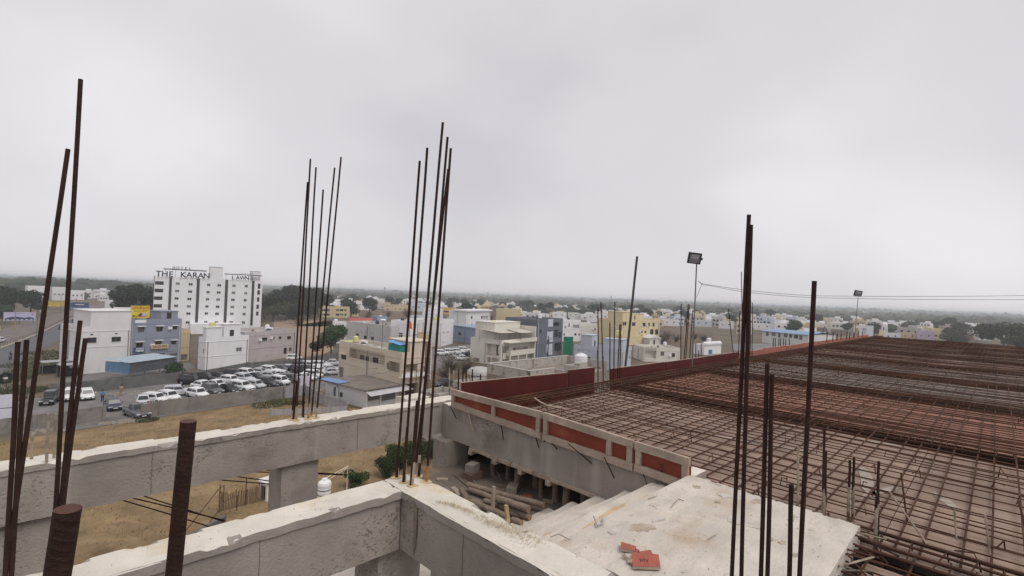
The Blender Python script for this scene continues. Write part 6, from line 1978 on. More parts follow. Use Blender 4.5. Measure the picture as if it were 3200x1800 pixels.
# shop house: awnings, blue edge sheet, pole with arch
SH = bd['shop_house'][0]; sh = SH['t']; hh = SH['h']
ROOFD = mat('tarred_roof', (.19, .165, .14), .95, .25, .6, .3, 5, stain=((.12, .105, .09), .5, .55))
g = G(); g.box(-.7, SH['wx']+.5, -.5, SH['wy']+.3, hh+.002, hh+.16); g.build('roof_overhang', ROOFD, sh)
AWN = mat('pale_awning', (.47, .46, .47), .7, .12, 2)
for (x0, x1, nm) in ((-.3, 2.6, 'awning'), (2.7, 7.9, 'awning')):
    g = G(); g.add([(x0, -.02, hh-.15), (x1, -.02, hh-.15), (x1+.1, -1.7, hh-.65), (x0-.1, -1.7, hh-.65), (x0, -.02, hh-.19), (x1, -.02, hh-.19), (x1+.1, -1.7, hh-.69), (x0-.1, -1.7, hh-.69)], [(0, 3, 2, 1), (4, 5, 6, 7), (0, 1, 5, 4), (1, 2, 6, 5), (2, 3, 7, 6), (3, 0, 4, 7)]); g.build(nm, AWN, sh)
g = G(); g.box(-.9, 1.2, SH['wy']*.55, SH['wy']+.8, hh+.25, hh+.31); g.build('blue_roof_sheet', mat('blue_sheet2', (.16, .26, .48), .6, .15, 1.5), sh)
g = G()
for x in (.1, 2.65, 7.0): g.box(x-.1, x+.1, -.22, -.02, .02, hh-.1)
g.build('pilaster', SHADE, sh)
g = G()
for k in range(13):
    a0, a1 = math.pi*k/13, math.pi*(k+1)/13; cy, cz = 7.6, 1.75
    p = lambda r, a, x: (x, cy+math.cos(a)*r, cz+math.sin(a)*r)
    g.add([p(.55, a0, -.28), p(.55, a1, -.28), p(.78, a1, -.28), p(.78, a0, -.28), p(.55, a0, 0), p(.55, a1, 0), p(.78, a1, 0), p(.78, a0, 0)], [(0, 1, 2, 3), (0, 4, 5, 1), (2, 6, 7, 3)])
g.box(-.28, 0, 6.82, 7.05, 0, 1.8).box(-.28, 0, 8.15, 8.38, 0, 1.8); g.build('door_arch', WM['white2'], sh)
# red roof, school roof, blue house overhang, villa slab, temple tiers, domes
RR = bd['red_roof_house'][0]; g = G(); w, h_, dp = RR['wx'], RR['h'], RR['wy']
g.add([(-.5, -.6, h_-.1), (w+.4, -.6, h_-.1), (w+.4, dp*.5, h_+1.3), (-.5, dp*.5, h_+1.3), (w+.4, dp+.5, h_), (-.5, dp+.5, h_)], [(0, 1, 2, 3), (3, 2, 4, 5)]); g.add([(-.5, -.6, h_-.18), (w+.4, -.6, h_-.18), (w+.4, -.6, h_-.1), (-.5, -.6, h_-.1)], [(0, 1, 2, 3)]); g.build('roof_sheet', mat('red_sheet', (.36, .075, .065), .6, .1, .8), RR['t'])
SC = [d for d in bd['school_building'] if d['label'].startswith('long low')][0]
g = G(); g.add([(-.9, -.5, SC['h']-.1), (-.9, SC['wy']+.5, SC['h']-.1), (SC['wx']*.5, SC['wy']+.5, SC['h']+.9), (SC['wx']*.5, -.5, SC['h']+.9), (SC['wx']+.6, SC['wy']+.5, SC['h']-.1), (SC['wx']+.6, -.5, SC['h']-.1)], [(0, 3, 2, 1), (3, 5, 4, 2)]); g.add([(-.9, -.5, SC['h']-.3), (-.9, SC['wy']+.5, SC['h']-.3), (-.9, SC['wy']+.5, SC['h']-.1), (-.9, -.5, SC['h']-.1)], [(0, 1, 2, 3)])
g.build('roof_sheet', mat('blue_roof', (.21, .31, .46), .6, .1, .5), SC['t'])
wall('compound_wall', 'long grey compound wall in front of the blue-roofed school', [(195, 73), (232, 58), (244, 55)], 2.6, mat('grey_compound', (.34, .33, .34), .95, .12, .3))
BH = bd['blue_house'][1]; G().box(-.5, 9.5, -.4, BH['wy']+.4, BH['h']+.003, BH['h']+.3).build('roof_slab', WM['blue'], BH['t'])
VI = bd['villa'][0]; G().box(-.8, VI['wx']+.6, -.9, VI['wy']*.8, VI['h']-.2, VI['h']+.5).build('roof_slab', WM['white'], VI['t'])
TE = bd['temple'][0]; 
for cx, s, base in ((TE['wx']*.72, 1.0, TE['h']+1.2), (TE['wx']*.2, .62, TE['h']-.2)):
    q = G(); z = base
    for k in range(6): r = s*(5.2-k*.85); q.box(cx-r, cx+r, 5-r, 5+r, z, z+.85*s); z += .86*s
    q.lathe([(.9*s, z), (.55*s, z+.8*s), (.2*s, z+1.2*s), (0, z+2*s)], 8, (cx, 5, 0)); q.build('tiered_roof', WM['yellow'], TE['t'])
G().box(TE['wx']*.45, TE['wx']*1.0, 1.0, 9, TE['h']-.5, TE['h']+1.2).build('tier_base', WM['yellow'], TE['t'])
DT = bd['domed_tower'][0]; G().lathe([(1.9, DT['h']), (1.9, DT['h']+.6), (2.1, DT['h']+1.2), (1.7, DT['h']+2.3), (.8, DT['h']+3.0), (0, DT['h']+3.4)], 14, (DT['wx']/2, 3, 0)).build('dome', WM['white'], DT['t'])
HU = bd['hut'][0]; g = G(); w, dp, h_ = HU['wx'], HU['wy'], HU['h']; g.add([(-.3, -.3, h_), (w+.3, -.3, h_), (w/2, -.3, h_+1.3), (-.3, dp, h_), (w+.3, dp, h_), (w/2, dp, h_+1.3)], [(0, 1, 2), (0, 2, 5, 3), (2, 1, 4, 5)]); g.build('gable_roof', WM['white2'], HU['t'])
SHR = bd['shrine'][0]; q = G()
for k in range(7): q.lathe([(.85, 3.47), (.8, 4.0), (.35, 4.45), (0, 4.6)], 8, (.8+k*SHR['wx']*.145, .3, 0))
q.build('scalloped_parapet', WM['white'], SHR['t'])
# beige house: balconies, canopies, climbing plant
BE = bd['beige_house'][0]; bt = BE['t']; CAN = mat('pale_canopy', (.52, .49, .42), .7, .1, 2)
G().box(2.0, 12.9, -1.5, -.02, 2.55, 2.75).build('balcony_slab', WM['offwhite'], bt)
q = G(); q.box(2.0, 12.9, -1.5, -1.38, 2.76, 3.9).box(2.0, 2.12, -1.38, -.02, 2.76, 3.9).box(12.78, 12.9, -1.38, -.02, 2.76, 3.9); q.build('balcony_parapet', WM['offwhite'], bt)
G().box(1.0, 13.2, -1.9, -.02, 5.85, 6.05).build('upper_slab', WM['offwhite'], bt); G().box(6.0, 13.2, -1.9, -1.75, 6.06, 6.9).build('upper_parapet', WM['offwhite'], bt)
for (x0, x1, y0, y1, z0, z1) in ((-.5, 8.5, .3, 7.5, 9.0, 8.4), (6.5, 12.5, -.9, 3.5, 8.9, 8.3)):
    g = G(); nn = 8; vs = []
    for j in range(2):
        for i in range(nn+1):
            for k in range(nn+1): vs.append((x0+(x1-x0)*i/nn, y0+(y1-y0)*k/nn, z1+(z0-z1)*k/nn-.12*math.sin(math.pi*i/nn)-j*.05))
    M2 = (nn+1)**2; g.add(vs, [(j*M2+i*(nn+1)+k, j*M2+i*(nn+1)+k+1, j*M2+(i+1)*(nn+1)+k+1, j*M2+(i+1)*(nn+1)+k) for j in range(2) for i in range(nn) for k in range(nn)]); g.build('canopy_sheet', CAN, bt)
q = G()
for x, y, z in ((-.3, .5, 8.4), (4, .5, 8.3), (8.2, .5, 8.4), (7, -.7, 8.2), (12, -.7, 8.2), (-.3, 7.2, 8.9)): q.tube([(x, y, 5.9), (x, y, z)], .05, 5)
q.build('canopy_post', GALV, bt)
q = G()
for x in (2.06, 5.5, 9.2, 12.8): q.box(x-.13, x+.13, -1.49, -1.2, .02, 2.54)
for y in (3.2, 6.8): q.box(-.02, .16, y-.15, y+.15, .02, 2.2)
q.build('pillar', WM['offwhite'], bt)
G().box(12.95, 13.3, -1.4, 6, .02, 9.8).build('end_wall', WM['offwhite'], bt)
# green tarp screen, tarp sheets
gt = thing('tarp_screen', 'bright green tarp screen beside the low light blue house', 'tarp', (*PTS['green'][0], GZ)); a, b = Vector(PTS['green'][0]), Vector(PTS['green'][1]); d = (b-a)/8; vs = []
for i in range(9):
    p = a+d*i; w = .15*math.sin(i*1.3)
    vs += [(p.x-a.x+w, p.y-a.y, .8), (p.x-a.x-w, p.y-a.y, 3.6), (p.x-a.x+w*.5, p.y-a.y, 6.4)]
g = G(); g.add(vs, [(i*3+k, i*3+k+1, i*3+4+k, i*3+3+k) for i in range(8) for k in range(2)]); g.build('sheet', mat('bright_green_tarp', (.0, .17, .09), .7, .25, 1.2), gt)
for p in (a, b): G().tube([(p.x-a.x, p.y-a.y, 0), (p.x-a.x, p.y-a.y, 6.5)], .06, 5).build('post', GALV, gt)
tp = thing('white_sheet_wall', 'white sheet hoarding between the lot and the shop house', 'hoarding', (*PTS['whitewall'][0], GZ)); a, b = Vector(PTS['whitewall'][0]), Vector(PTS['whitewall'][1]); d = b-a
g = G(); g.add([(0, 0, 0), (d.x, d.y, 0), (d.x, d.y, 2.0), (0, 0, 2.6)], [(0, 1, 2, 3)]); g.add([(0, .05, 0), (d.x, d.y+.05, 0), (d.x, d.y+.05, 2.0), (0, .05, 2.6)], [(3, 2, 1, 0)]); g.build('sheet', mat('lilac_white_sheet', (.62, .60, .68), .8, .1, 1), tp)
tp = thing('white_hoarding', 'pale lilac hoarding cut by the left frame edge', 'hoarding', (-4.5, 85.5, GZ)); G().box(0, 4.3, 0, .1, .1, 3.55).build('sheet', mat('lilac_white_sheet', (.62, .60, .68)), tp); G().box(0, 4.3, -.03, -.002, 1.9, 1.98).build('seam', GALV, tp)
sd_ = thing('blue_shed', 'long metal-sheet lean-to shed with pale roof at the lot wall', 'shed', (*PTS['shed'][1], GZ)); v = Vector(PTS['shed'][2])-Vector(PTS['shed'][1]); sd_.rotation_euler = (0, 0, math.atan2(v.y, v.x)); L = v.length
def cor(g, u0, u1, P, n, a=.05):
    vs = []
    for i in range(n+1):
        u = u0+(u1-u0)*i/n; w = a*(i % 2); vs += [P(u, 0, w), P(u, 1, w)]
    return g.add(vs, [(2*i, 2*i+2, 2*i+3, 2*i+1) for i in range(n)])
cor(G(), 0, L, lambda u, t, w: (u, -w, 1.6+1.9*t), 70).build('front_sheet', mat('grey_sheet', (.105, .115, .13), .7, .25, .6, metal=.2), sd_)
cor(G(), 0, 5.3, lambda u, t, w: (-w, u, 1.6+1.9*t), 40).build('side_sheet', mat('blue_grey_sheet', (.14, .235, .36), .7, .2, .8, metal=.2), sd_)
cor(G(), -.2, L+.2, lambda u, t, w: (u, -.3+t*5.8, 3.53+.35*t+w*.6), 70).build('roof_sheet', mat('pale_blue_sheet', (.35, .415, .465), .6, .12, .6, metal=.1), sd_)
for x in (.2, L*.33, L*.66, L-.2): G().tube([(x, .2, 0), (x, .2, 3.5)], .08, 6).build('post', GALV, sd_)
# roof terrace building just beyond the red boards
TB = thing('terrace_building', 'unplastered flat-roofed building with stained parapets behind the red boards', 'building', (35, 30, GZ), .02)
PAR = mat('stained_parapet', (.44, .405, .37), .95, .25, .9, .3, 5, stain=((.16, .14, .125), .9, .52), streak=((.15, .13, .115), 2.2, .55))
zt = -5.2-GZ-0.0
x0, x1, y0, y1, zr = -2.0, 11.0, .3, 6.0, 10.2
G().box(x0, x1, y0, y1, 0, zr).build('wall', mat('brown_render', (.24, .205, .175), .95, .2, .6), TB)
q = G(); q.box(x0, x1, y1-.16, y1, zr+.002, zr+.95).box(x0, x0+.16, y0, y1-.16, zr+.002, zr+.95).box(x0, 1.6, y0, y0+.16, zr+.002, zr+.95).box(x1-.16, x1, y0, y1-.16, zr+.002, zr+.95); q.build('parapet', PAR, TB)
q = G(); q.box(1.6, 1.76, y0-1.6, y0+.16, zr-1.4, zr+.85).box(1.76, 5.0, y0-1.6, y0-1.44, zr-1.4, zr+.85).box(5.0, 5.16, y0-1.6, y0+1.5, zr-1.4, zr+.85).box(5.16, 9, y0+1.3, y0+1.46, zr+.002, zr+.85); q.build('parapet', PAR, TB)
G().box(1.76, 5.0, y0-1.44, y0-.01, zr-1.5, zr-.6).build('lower_roof', ROOFC, TB)
q = G()
for (a, b, c, d_) in ((x0-.03, x1+.03, y1-.19, y1+.03), (x0-.03, x0+.19, y0-.03, y1-.19), (x0+.19, 1.6, y0-.03, y0+.19)): q.box(a, b, c, d_, zr+.952, zr+1.0)
q.build('coping', mat('pale_coping', (.50, .48, .45), .95, .12, 2), TB)
tw = tank('white roof tank standing on the stained terrace building', (44.6, 33.2, GZ+10.28), .72, 1.55, WT); G().box(-1.3, 1.3, -1.0, 1.0, -.07, -.005).build('platform', ROOFC, tw)
for k, (x, y, s) in enumerate(((38, 43, 5.5), (42.5, 45.5, 4.5), (35.5, 47, 4))):
    t = thing('low_roof_house', ['low grey flat roof left of the terrace building', 'low flat roof with parapets under the beige house', 'low concrete yard roof near the bare bush'][k], 'house', (x, y, GZ), .1*k)
    G().box(0, s, 0, s*.8, 0, 6.6-k*.7).build('wall', PAR, t); q = G(); h_ = 6.6-k*.7
    q.box(0, s, 0, .15, h_+.002, h_+.7).box(0, s, s*.8-.15, s*.8, h_+.002, h_+.7).box(0, .15, .15, s*.8-.15, h_+.002, h_+.7).box(s-.15, s, .15, s*.8-.15, h_+.002, h_+.7); q.build('parapet', PAR, t)
t = thing('tarp_mound', 'pale domed tarp roof below the beige house', 'tarp', (*PTS['mound'][0], GZ)); G().lathe([(2.7, 2.0), (2.5, 2.6), (1.9, 3.1), (1.0, 3.35), (0, 3.4)], 16).build('sheet', mat('grey_tarp', (.40, .40, .385), .8, .12, .6), t); G().lathe([(2.3, 0), (2.3, 2.05)], 16).build('wall', PAR, t)
# ---------------------------------------------------------------- vehicles
PAINT = dict(white=(.74, .74, .74), silver=(.50, .51, .53), grey=(.10, .10, .11), black=(.012, .012, .014), dark=(.03, .032, .042), navy=(.03, .035, .06))
PM = {k: mat('car_paint_'+k, c, .28, .03, 2, spec=.5) for k, c in PAINT.items()}
CGL = mat('car_glass', (.02, .022, .026), .08, .1, 2, spec=.6); TYRE = mat('tyre_rubber', (.016, .016, .017), .9, .2, 8); RIM = mat('wheel_rim', (.32, .32, .33), .4, .1, 5, metal=.6)
HLM = mat('headlight_glass', (.62, .64, .66), .2, .05, 6); TLM = mat('tail_light', (.30, .015, .012), .3, .1, 6); GRL = mat('car_grille', (.012, .012, .012), .5, .2, 9)
KIND = dict(hatch=(3.7, 1.68, 1.50, .92, .95, .62, -1.62, -1.78), sedan=(4.3, 1.72, 1.46, .90, .75, .25, -1.05, -1.65), suv=(4.2, 1.80, 1.68, 1.05, .85, .40, -1.75, -2.0), mpv=(3.7, 1.66, 1.70, 1.0, 1.10, .70, -1.66, -1.80), pickup=(4.9, 1.8, 1.72, 1.05, .95, .45, -.55, -.70), jeep=(3.6, 1.6, 1.78, 1.0, .5, .3, -1.45, -1.6))
# (length, width, height, belt height, windscreen base x, windscreen top x, roof rear x, rear glass base x)
CM = {}
def car_meshes(kind, col):
    if (kind, col) in CM: return CM[kind, col]
    L, W, Hh, hb, xa, xb, xc, xd = KIND[kind]; w = W/2; f = L/2; r = -L/2
    st = [(r, .42, hb*.82, .86), (r+.12, .30, hb*.97, .95), (r+.6, .24, hb, 1), (xd+.1, .22, hb, 1), (0, .20, hb, 1), (xa, .22, hb*.985, 1), (f-.55, .24, hb*.90, .98), (f-.15, .26, hb*.78, .93), (f, .36, hb*.60, .80)]
    g = G(); vs = []
    for x, zb, zt_, k in st:
        for yy, zz in ((-.86, zb), (-1, zb+.16), (-1.0, zt_-.20), (-.93, zt_-.05), (-.80, zt_), (.80, zt_), (.93, zt_-.05), (1.0, zt_-.20), (1, zb+.16), (.86, zb)): vs.append((x, yy*w*k, zz))
    n = 10; g.add(vs, [(i*n+k, i*n+(k+1) % n, (i+1)*n+(k+1) % n, (i+1)*n+k) for i in range(len(st)-1) for k in range(n)]+[tuple(range(n)), tuple((len(st)-1)*n+k for k in range(n-1, -1, -1))])
    b = w*.86; tp_ = w*.70; zc = hb-.02
    pr = [(xd, b, zc), (xc, tp_, Hh-.05), (xc+.25, tp_, Hh), (xb-.1, tp_, Hh), (xb, tp_, Hh-.04), (xa, b, zc)]
    vs = [(x, -y, z) for x, y, z in pr]+[(x, y, z) for x, y, z in pr]
    if kind != 'jeep': g.add(vs, [(i, i+1, i+7, i+6) for i in range(5)]+[(0, 1, 2, 3, 4, 5), (11, 10, 9, 8, 7, 6)])
    else: g.box(xc, xb, -tp_, tp_, Hh-.05, Hh); [g.box(x-.03, x+.03, s*tp_-.03, s*tp_+.03, hb-.05, Hh-.05) for x in (xc+.05, xb-.05, -.5) for s in (-1, 1)]
    if kind == 'pickup': g.box(-2.3, -.75, -.75, -.70, hb-.04, hb+.12).box(-2.3, -.75, .70, .75, hb-.04, hb+.12)
    for s in (-1, 1): g.box(xa-.25, xa-.1, s*(w+.1)-.07, s*(w+.1)+.07, hb+.02, hb+.16)
    out = {'body': g.mesh('body', PM[col])}
    def q4(p, o=.012):
        a, b_, c, d = (Vector(k) for k in p); nn = (b_-a).cross(d-a).normalized()*o; return [tuple(k+nn) for k in (a, b_, c, d)]
    def inset(p, t):
        c = sum((Vector(k) for k in p), Vector())/4; return [tuple(c+(Vector(k)-c)*t) for k in p]
    gw = G(); gw.add(q4(inset([(xa, b, zc), (xb, tp_, Hh-.05), (xb, -tp_, Hh-.05), (xa, -b, zc)], .88)), [(0, 1, 2, 3)]); out['windscreen'] = gw.mesh('windscreen', CGL)
    gw = G(); gw.add(q4(inset([(xd, b, zc), (xc, tp_, Hh-.05), (xc, -tp_, Hh-.05), (xd, -b, zc)][::-1], .84)), [(0, 1, 2, 3)]); out['rear_window'] = gw.mesh('rear_window', CGL)
    for s, nm in ((-1, 'side_window'), (1, 'side_window.001')):
        gw = G(); xm = (xa+xd)/2+.05
        for (p0, p1, t0, t1) in ((xd+.16, xm-.04, xc+.12, xm-.03), (xm+.04, xa-.14, xm+.03, xb-.06)):
            p = [(p0, s*b, zc+.06), (p1, s*b, zc+.06), (t1, s*tp_, Hh-.12), (t0, s*tp_, Hh-.12)]
            p = [(x, y+s*.006*0, z) for x, y, z in p]
            k = q4(p if s < 0 else p[::-1], .014); gw.add(k, [(0, 1, 2, 3)])
        out[nm] = gw.mesh('side_window', CGL)
    wr = .31 if kind in ('hatch', 'sedan', 'mpv') else .36
    gw = G(); gw.tube([(0, -.1, 0), (0, .1, 0)], wr, 14, 0); gw.tube([(0, -.112, 0), (0, -.101, 0)], wr*.6, 10, 1); gw.tube([(0, .101, 0), (0, .112, 0)], wr*.6, 10, 1)
    out['wheel'] = gw.mesh('wheel', [TYRE, RIM]); out['wr'] = wr
    out['hl'] = G().box(f-.16, f-.04, -.2, .2, hb*.60, hb*.74).mesh('headlight', HLM)
    out['tl'] = G().box(r-.015, r+.1, -.13, .13, hb*.66, hb*.9).mesh('tail_light', TLM)
    gg = G().box(f-.08, f+.012, -w*.5, w*.5, hb*.38, hb*.58); gg.box(f-.06, f+.008, -w*.65, w*.65, .27, .36); out['grille'] = gg.mesh('grille', GRL)
    out['plate'] = G().box(f+.0, f+.02, -.25, .25, .40, .50).mesh('number_plate', SHADE)
    CM[kind, col] = out; return out
for (x, y, ang, kind, col, lab) in CARS:
    M = car_meshes(kind, col); L, W = KIND[kind][:2]
    t = thing('parked_car', lab, 'car' if kind not in ('pickup', 'jeep') else kind, (x, y, GZ+.045), R_(ang+random.uniform(-4, 4)), 'cars parked around the lots')
    link('body', M['body'], t)
    if kind != 'jeep':
        link('windscreen', M['windscreen'], t); link('rear_window', M['rear_window'], t); link('side_window', M['side_window'], t); link('side_window', M['side_window.001'], t)
    else: link('windscreen', M['windscreen'], t)
    for sx in (-.31, .30):
        for s in (-1, 1): link('wheel', M['wheel'], t, (sx*L, s*(W/2-.09), M['wr']))
    for s in (-1, 1): link('headlight', M['hl'], t, (0, s*W*.34, 0)); link('tail_light', M['tl'], t, (0, s*W*.36, 0))
    link('grille', M['grille'], t); link('number_plate', M['plate'], t)

# ---------------------------------------------------------------- people
SKIN = mat('skin', (.20, .105, .065), .6, .1, 9); HAIR = mat('hair', (.012, .01, .009), .8)
def person(label, p, rz, shirt, trousers, crouch=False):
    t = thing('person', label, 'person', p, rz)
    def skin_obj(name, verts, edges, rad, m):
        me = bpy.data.meshes.new(name); me.from_pydata(verts, edges, []); o = link(name, me, t); me.materials.append(m)
        o.modifiers.new('skin', 'SKIN'); ss = o.modifiers.new('sub', 'SUBSURF'); ss.levels = 1; ss.render_levels = 1
        me.skin_vertices[0].data[0].use_root = True
        for i, r in enumerate(rad): me.skin_vertices[0].data[i].radius = (r, r)
        return o
    k = .5 if crouch else 1
    z = lambda q: q*1.0
    body = [(0, 0, .92), (0, 0, 1.12), (0, .01, 1.36), (0, .01, 1.47), (0, .0, 1.55), (0, .02, 1.66),
            (-.10, 0, .86), (-.11, .03, .48), (-.12, -.02, .09), (-.12, .12, .04), (.10, 0, .86), (.11, .05, .48), (.12, .0, .09), (.12, .14, .04),
            (-.19, .0, 1.38), (-.25, .02, 1.12), (-.22, .14, .92), (-.21, .17, .84), (.19, 0, 1.38), (.25, .02, 1.12), (.23, .12, .92), (.22, .15, .84)]
    ed = [(0, 1), (1, 2), (2, 3), (3, 4), (4, 5), (0, 6), (6, 7), (7, 8), (8, 9), (0, 10), (10, 11), (11, 12), (12, 13), (2, 14), (14, 15), (15, 16), (16, 17), (2, 18), (18, 19), (19, 20), (20, 21)]
    rad = [.13, .13, .15, .06, .055, .10, .085, .06, .045, .04, .085, .06, .045, .04, .06, .045, .036, .035, .06, .045, .036, .035]
    skin_obj('body', body, ed, rad, SKIN)
    skin_obj('shirt', [(0, 0, .90), (0, 0, 1.12), (0, .01, 1.37), (0, .01, 1.44), (-.19, 0, 1.38), (-.25, .02, 1.14), (.19, 0, 1.38), (.25, .02, 1.14)], [(0, 1), (1, 2), (2, 3), (2, 4), (4, 5), (2, 6), (6, 7)], [.16, .15, .17, .075, .08, .066, .08, .066], shirt)
    skin_obj('trousers', [(0, 0, .92), (-.10, 0, .84), (-.11, .03, .48), (-.12, -.02, .12), (.10, 0, .84), (.11, .05, .48), (.12, 0, .12)], [(0, 1), (1, 2), (2, 3), (0, 4), (4, 5), (5, 6)], [.145, .10, .08, .068, .10, .08, .068], trousers)
    G().lathe([(.10, 1.66), (.115, 1.70), (.105, 1.76), (.06, 1.80), (0, 1.81)], 10, (0, -.01, 0)).build('hair', HAIR, t)
    return t
person('person in a bright blue shirt and dark trousers standing in the lot', (*PTS['person'][0], GZ+.045), R_(200), mat('blue_shirt', (.06, .24, .52), .85), mat('dark_trousers', (.02, .02, .028), .9))
person('person in pale clothes near the far wall', (*PTS['person2'][0], GZ+.045), R_(140), mat('khaki_shirt', (.38, .31, .20), .9), mat('pale_trousers', (.30, .25, .19), .9))
def motorbike(label, x, y, rz):
    t = thing('motorcycle', label, 'motorcycle', (x, y, GZ+.07), rz)
    for xx in (-.62, .62):
        q = G(); a = [(xx+math.cos(k*math.pi/8)*.28, 0, .3+math.sin(k*math.pi/8)*.28) for k in range(17)]; q.tube(a, .05, 5); q.tube([(xx, -.04, .3), (xx, .04, .3)], .1, 8); q.build('wheel', TYRE, t)
    G().tube([(-.5, 0, .6), (-.1, 0, .72), (.3, 0, .78)], [.13, .17, .14], 8).build('body', PM['black'], t); G().tube([(.62, 0, .3), (.42, 0, .95)], .035, 6).build('fork', GALV, t); G().tube([(.4, -.33, 1.02), (.4, .33, 1.02)], .02, 5).build('handlebar', GALV, t)
    G().lathe([(0, .06), (.09, .05), (.1, 0), (0, -.04)], 10, (.58, 0, .86)).build('headlight', HLM, t)
    rider = thing('person', 'rider in dark clothes on the %s' % label.split(' on ')[0], 'person', (x, y, GZ+.07), rz)
    G().tube([(-.05, 0, .86), (-.08, 0, 1.15), (.02, 0, 1.42), (.05, 0, 1.52)], [.17, .17, .16, .06], 8).build('body', mat('rider_clothes', (.05, .05, .06), .9), rider); G().lathe([(0, 1.5), (.11, 1.55), (.13, 1.66), (.09, 1.76), (0, 1.79)], 10, (.06, 0, 0)).build('helmet', PM['black'], rider)
    for s in (-1, 1): G().tube([(0, s*.1, .88), (.3, s*.2, .75), (.15, s*.2, .35)], [.09, .075, .05], 6).build('leg', mat('rider_trousers', (.06, .07, .11), .9), rider); G().tube([(0, s*.18, 1.38), (.18, s*.26, 1.14), (.38, s*.28, 1.04)], [.06, .05, .04], 6).build('arm', mat('rider_clothes', (.05, .05, .06)), rider)
motorbike('motorcycle with a bright headlamp on the near carriageway', PTS['bike'][0][0], PTS['bike'][0][1], R_(-100))
motorbike('motorcycle farther off on the near carriageway', 9.5, 232, R_(70))
motorbike('motorcycle crossing far off on the wide carriageway', 14.5, 262, R_(-110))

# ---------------------------------------------------------------- street furniture
bnr = thing('banner', 'wide lilac and dark blue banner hoarding beside the road', 'banner', (*PTS['banner'][0], GZ-1.2), .1)
bnr.scale = (1, 1, .62)
G().box(0, 8.6, 0, .15, 4.2, 9.3).build('board', mat('banner_lilac', (.47, .46, .62), .8, .1, .5), bnr)
flat(bnr, [(.4, 4.5), (8.2, 4.5), (8.2, 5.6), (7, 6.4), (5.6, 5.9), (4, 6.5), (2.3, 6.6), (1.2, 6.1), (.4, 5.6)], -.02, mat('banner_navy', (.05, .055, .14), .8), 'print')
for k in range(6): flat(bnr, ell(1.2+k*1.25, 4.75, .38, .2), -.05, SHADE, 'print')
flat(bnr, ell(7.7, 8.1, .4, .7), -.02, mat('banner_pink', (.42, .22, .36), .8), 'print'); flat(bnr, [(3, 8.4), (5.4, 8.4), (5.4, 8.7), (3, 8.7)], -.02, mat('banner_violet', (.28, .26, .46), .8), 'print')
for x in (.5, 4.3, 8.1): G().tube([(x, .2, 0), (x, .2, 9.2)], .12, 6).build('post', GALV, bnr)
hb_ = thing('hoarding', 'dark blue roadside hoarding with a light lower stripe', 'hoarding', (*PTS['bluehoard'][0], GZ), .05); w = 8.2
hb_.location.z = GZ-4.6; hb_.scale = (1, 1, .86)
G().box(0, w, 0, .15, 5.6, 10.2).build('board', mat('hoard_blue', (.03, .055, .13), .8, .1, 1), hb_); G().box(.1, w-.1, -.03, -.002, 5.7, 7.0).build('stripe', mat('hoard_light', (.13, .22, .36), .8), hb_); G().box(2.2, 6, -.03, -.002, 8.6, 9.1).build('print', SHADE, hb_)
for x in (1, w-1): G().tube([(x, .2, 0), (x, .2, 6)], .2, 6).build('post', GALV, hb_)
yb_ = thing('hoarding', 'yellow shop hoarding by the far bend of the road', 'hoarding', (*PTS['yell'][0], GZ), .1); G().box(0, 15, 0, .2, 1.4, 4.3).build('board', mat('hoard_yellow', (.52, .36, .05), .8, .3, .3), yb_)
for x in (.5, 7, 14): G().tube([(x, .3, 0), (x, .3, 4)], .2, 6).build('post', GALV, yb_)
def pole(label, x, y, h, arm=True, r=.11, m=None):
    t = thing('utility_pole', label, 'pole', (x, y, GZ)); G().tube([(0, 0, 0), (.02, 0, h)], [r, r*.7], 7).build('post', m or GALV, t)
    if arm: G().box(-.7, .7, -.05, .05, h-.5, h-.38).build('crossarm', GALV, t); [G().lathe([(.05, 0), (.07, .08), (0, .2)], 6, (s, 0, h-.38)).build('insulator', PVCW, t) for s in (-.6, 0, .6)]
    return t
BRNP = mat('rusty_pole', (.10, .06, .045), .85, .2, 4)
p1 = pole('thin brown pole standing against the shop house roof', 41.1, 60.2, 6.6, False, .07, BRNP); p2 = pole('dark pole carrying a meter box before the cream house', 47.0, 66.0, 7.6, False, .11, BRNP)
G().box(-.28, .28, -.25, .1, 6.0, 7.5).build('meter_box', mat('meter_box', (.12, .075, .055), .7), p2)
pt1, pt2 = Vector((47, 66, GZ+6.7)), Vector((38.5, 76, GZ+3.6))
for i, (a, b) in enumerate(((pt1, pt2), (pt1, Vector((43, 78, GZ+4.4))), (Vector((41.1, 60.2, GZ+6.4)), pt1))): tag(G().tube(sag(a, b, .5), .03, 4).build('wire', mat('grey_cable', (.17, .16, .17)), None, tuple(a)), ['service wire sloping down to the shop house roof', 'service wire sloping to the cream house wall', 'wire between the two poles by the shop house'][i], 'wire')
for i, (x, y, h) in enumerate([(-1.5, 232, 9), (5.5, 265, 9), (3.4, 205, 8), (13.5, 330, 10), (17.5, 300, 9), (24, 370, 10)]): pole('%s pole from the front along the road median' % ORD[i], x, y, h, i > 1, .1 if i else .16, mat('pole_yellowish', (.30, .24, .12), .8) if i == 0 else GALV)
pole('concrete pole on the sandy track', 77.5, 133.8, 7, False, .12, mat('concrete_pole', (.25, .22, .19), .9))
pole('black pole leaning on the grey-blue house', 103.2, 88.2, 7.2, False, .18, PM['black'])
ty = thing('tractor_tyre', 'large dark tyre lying by the muddy roadside yard', 'tyre', (*PTS['tyre'][0], GZ+.9), .6); q = G(); q.tube([(math.cos(k*math.pi/10)*.75, 0, math.sin(k*math.pi/10)*.75) for k in range(21)], .28, 8); q.build('rubber', TYRE, ty)
G().lathe([(.3, -.1), (.3, .1), (0, .12)], 10).build('hub', SHADE, ty)
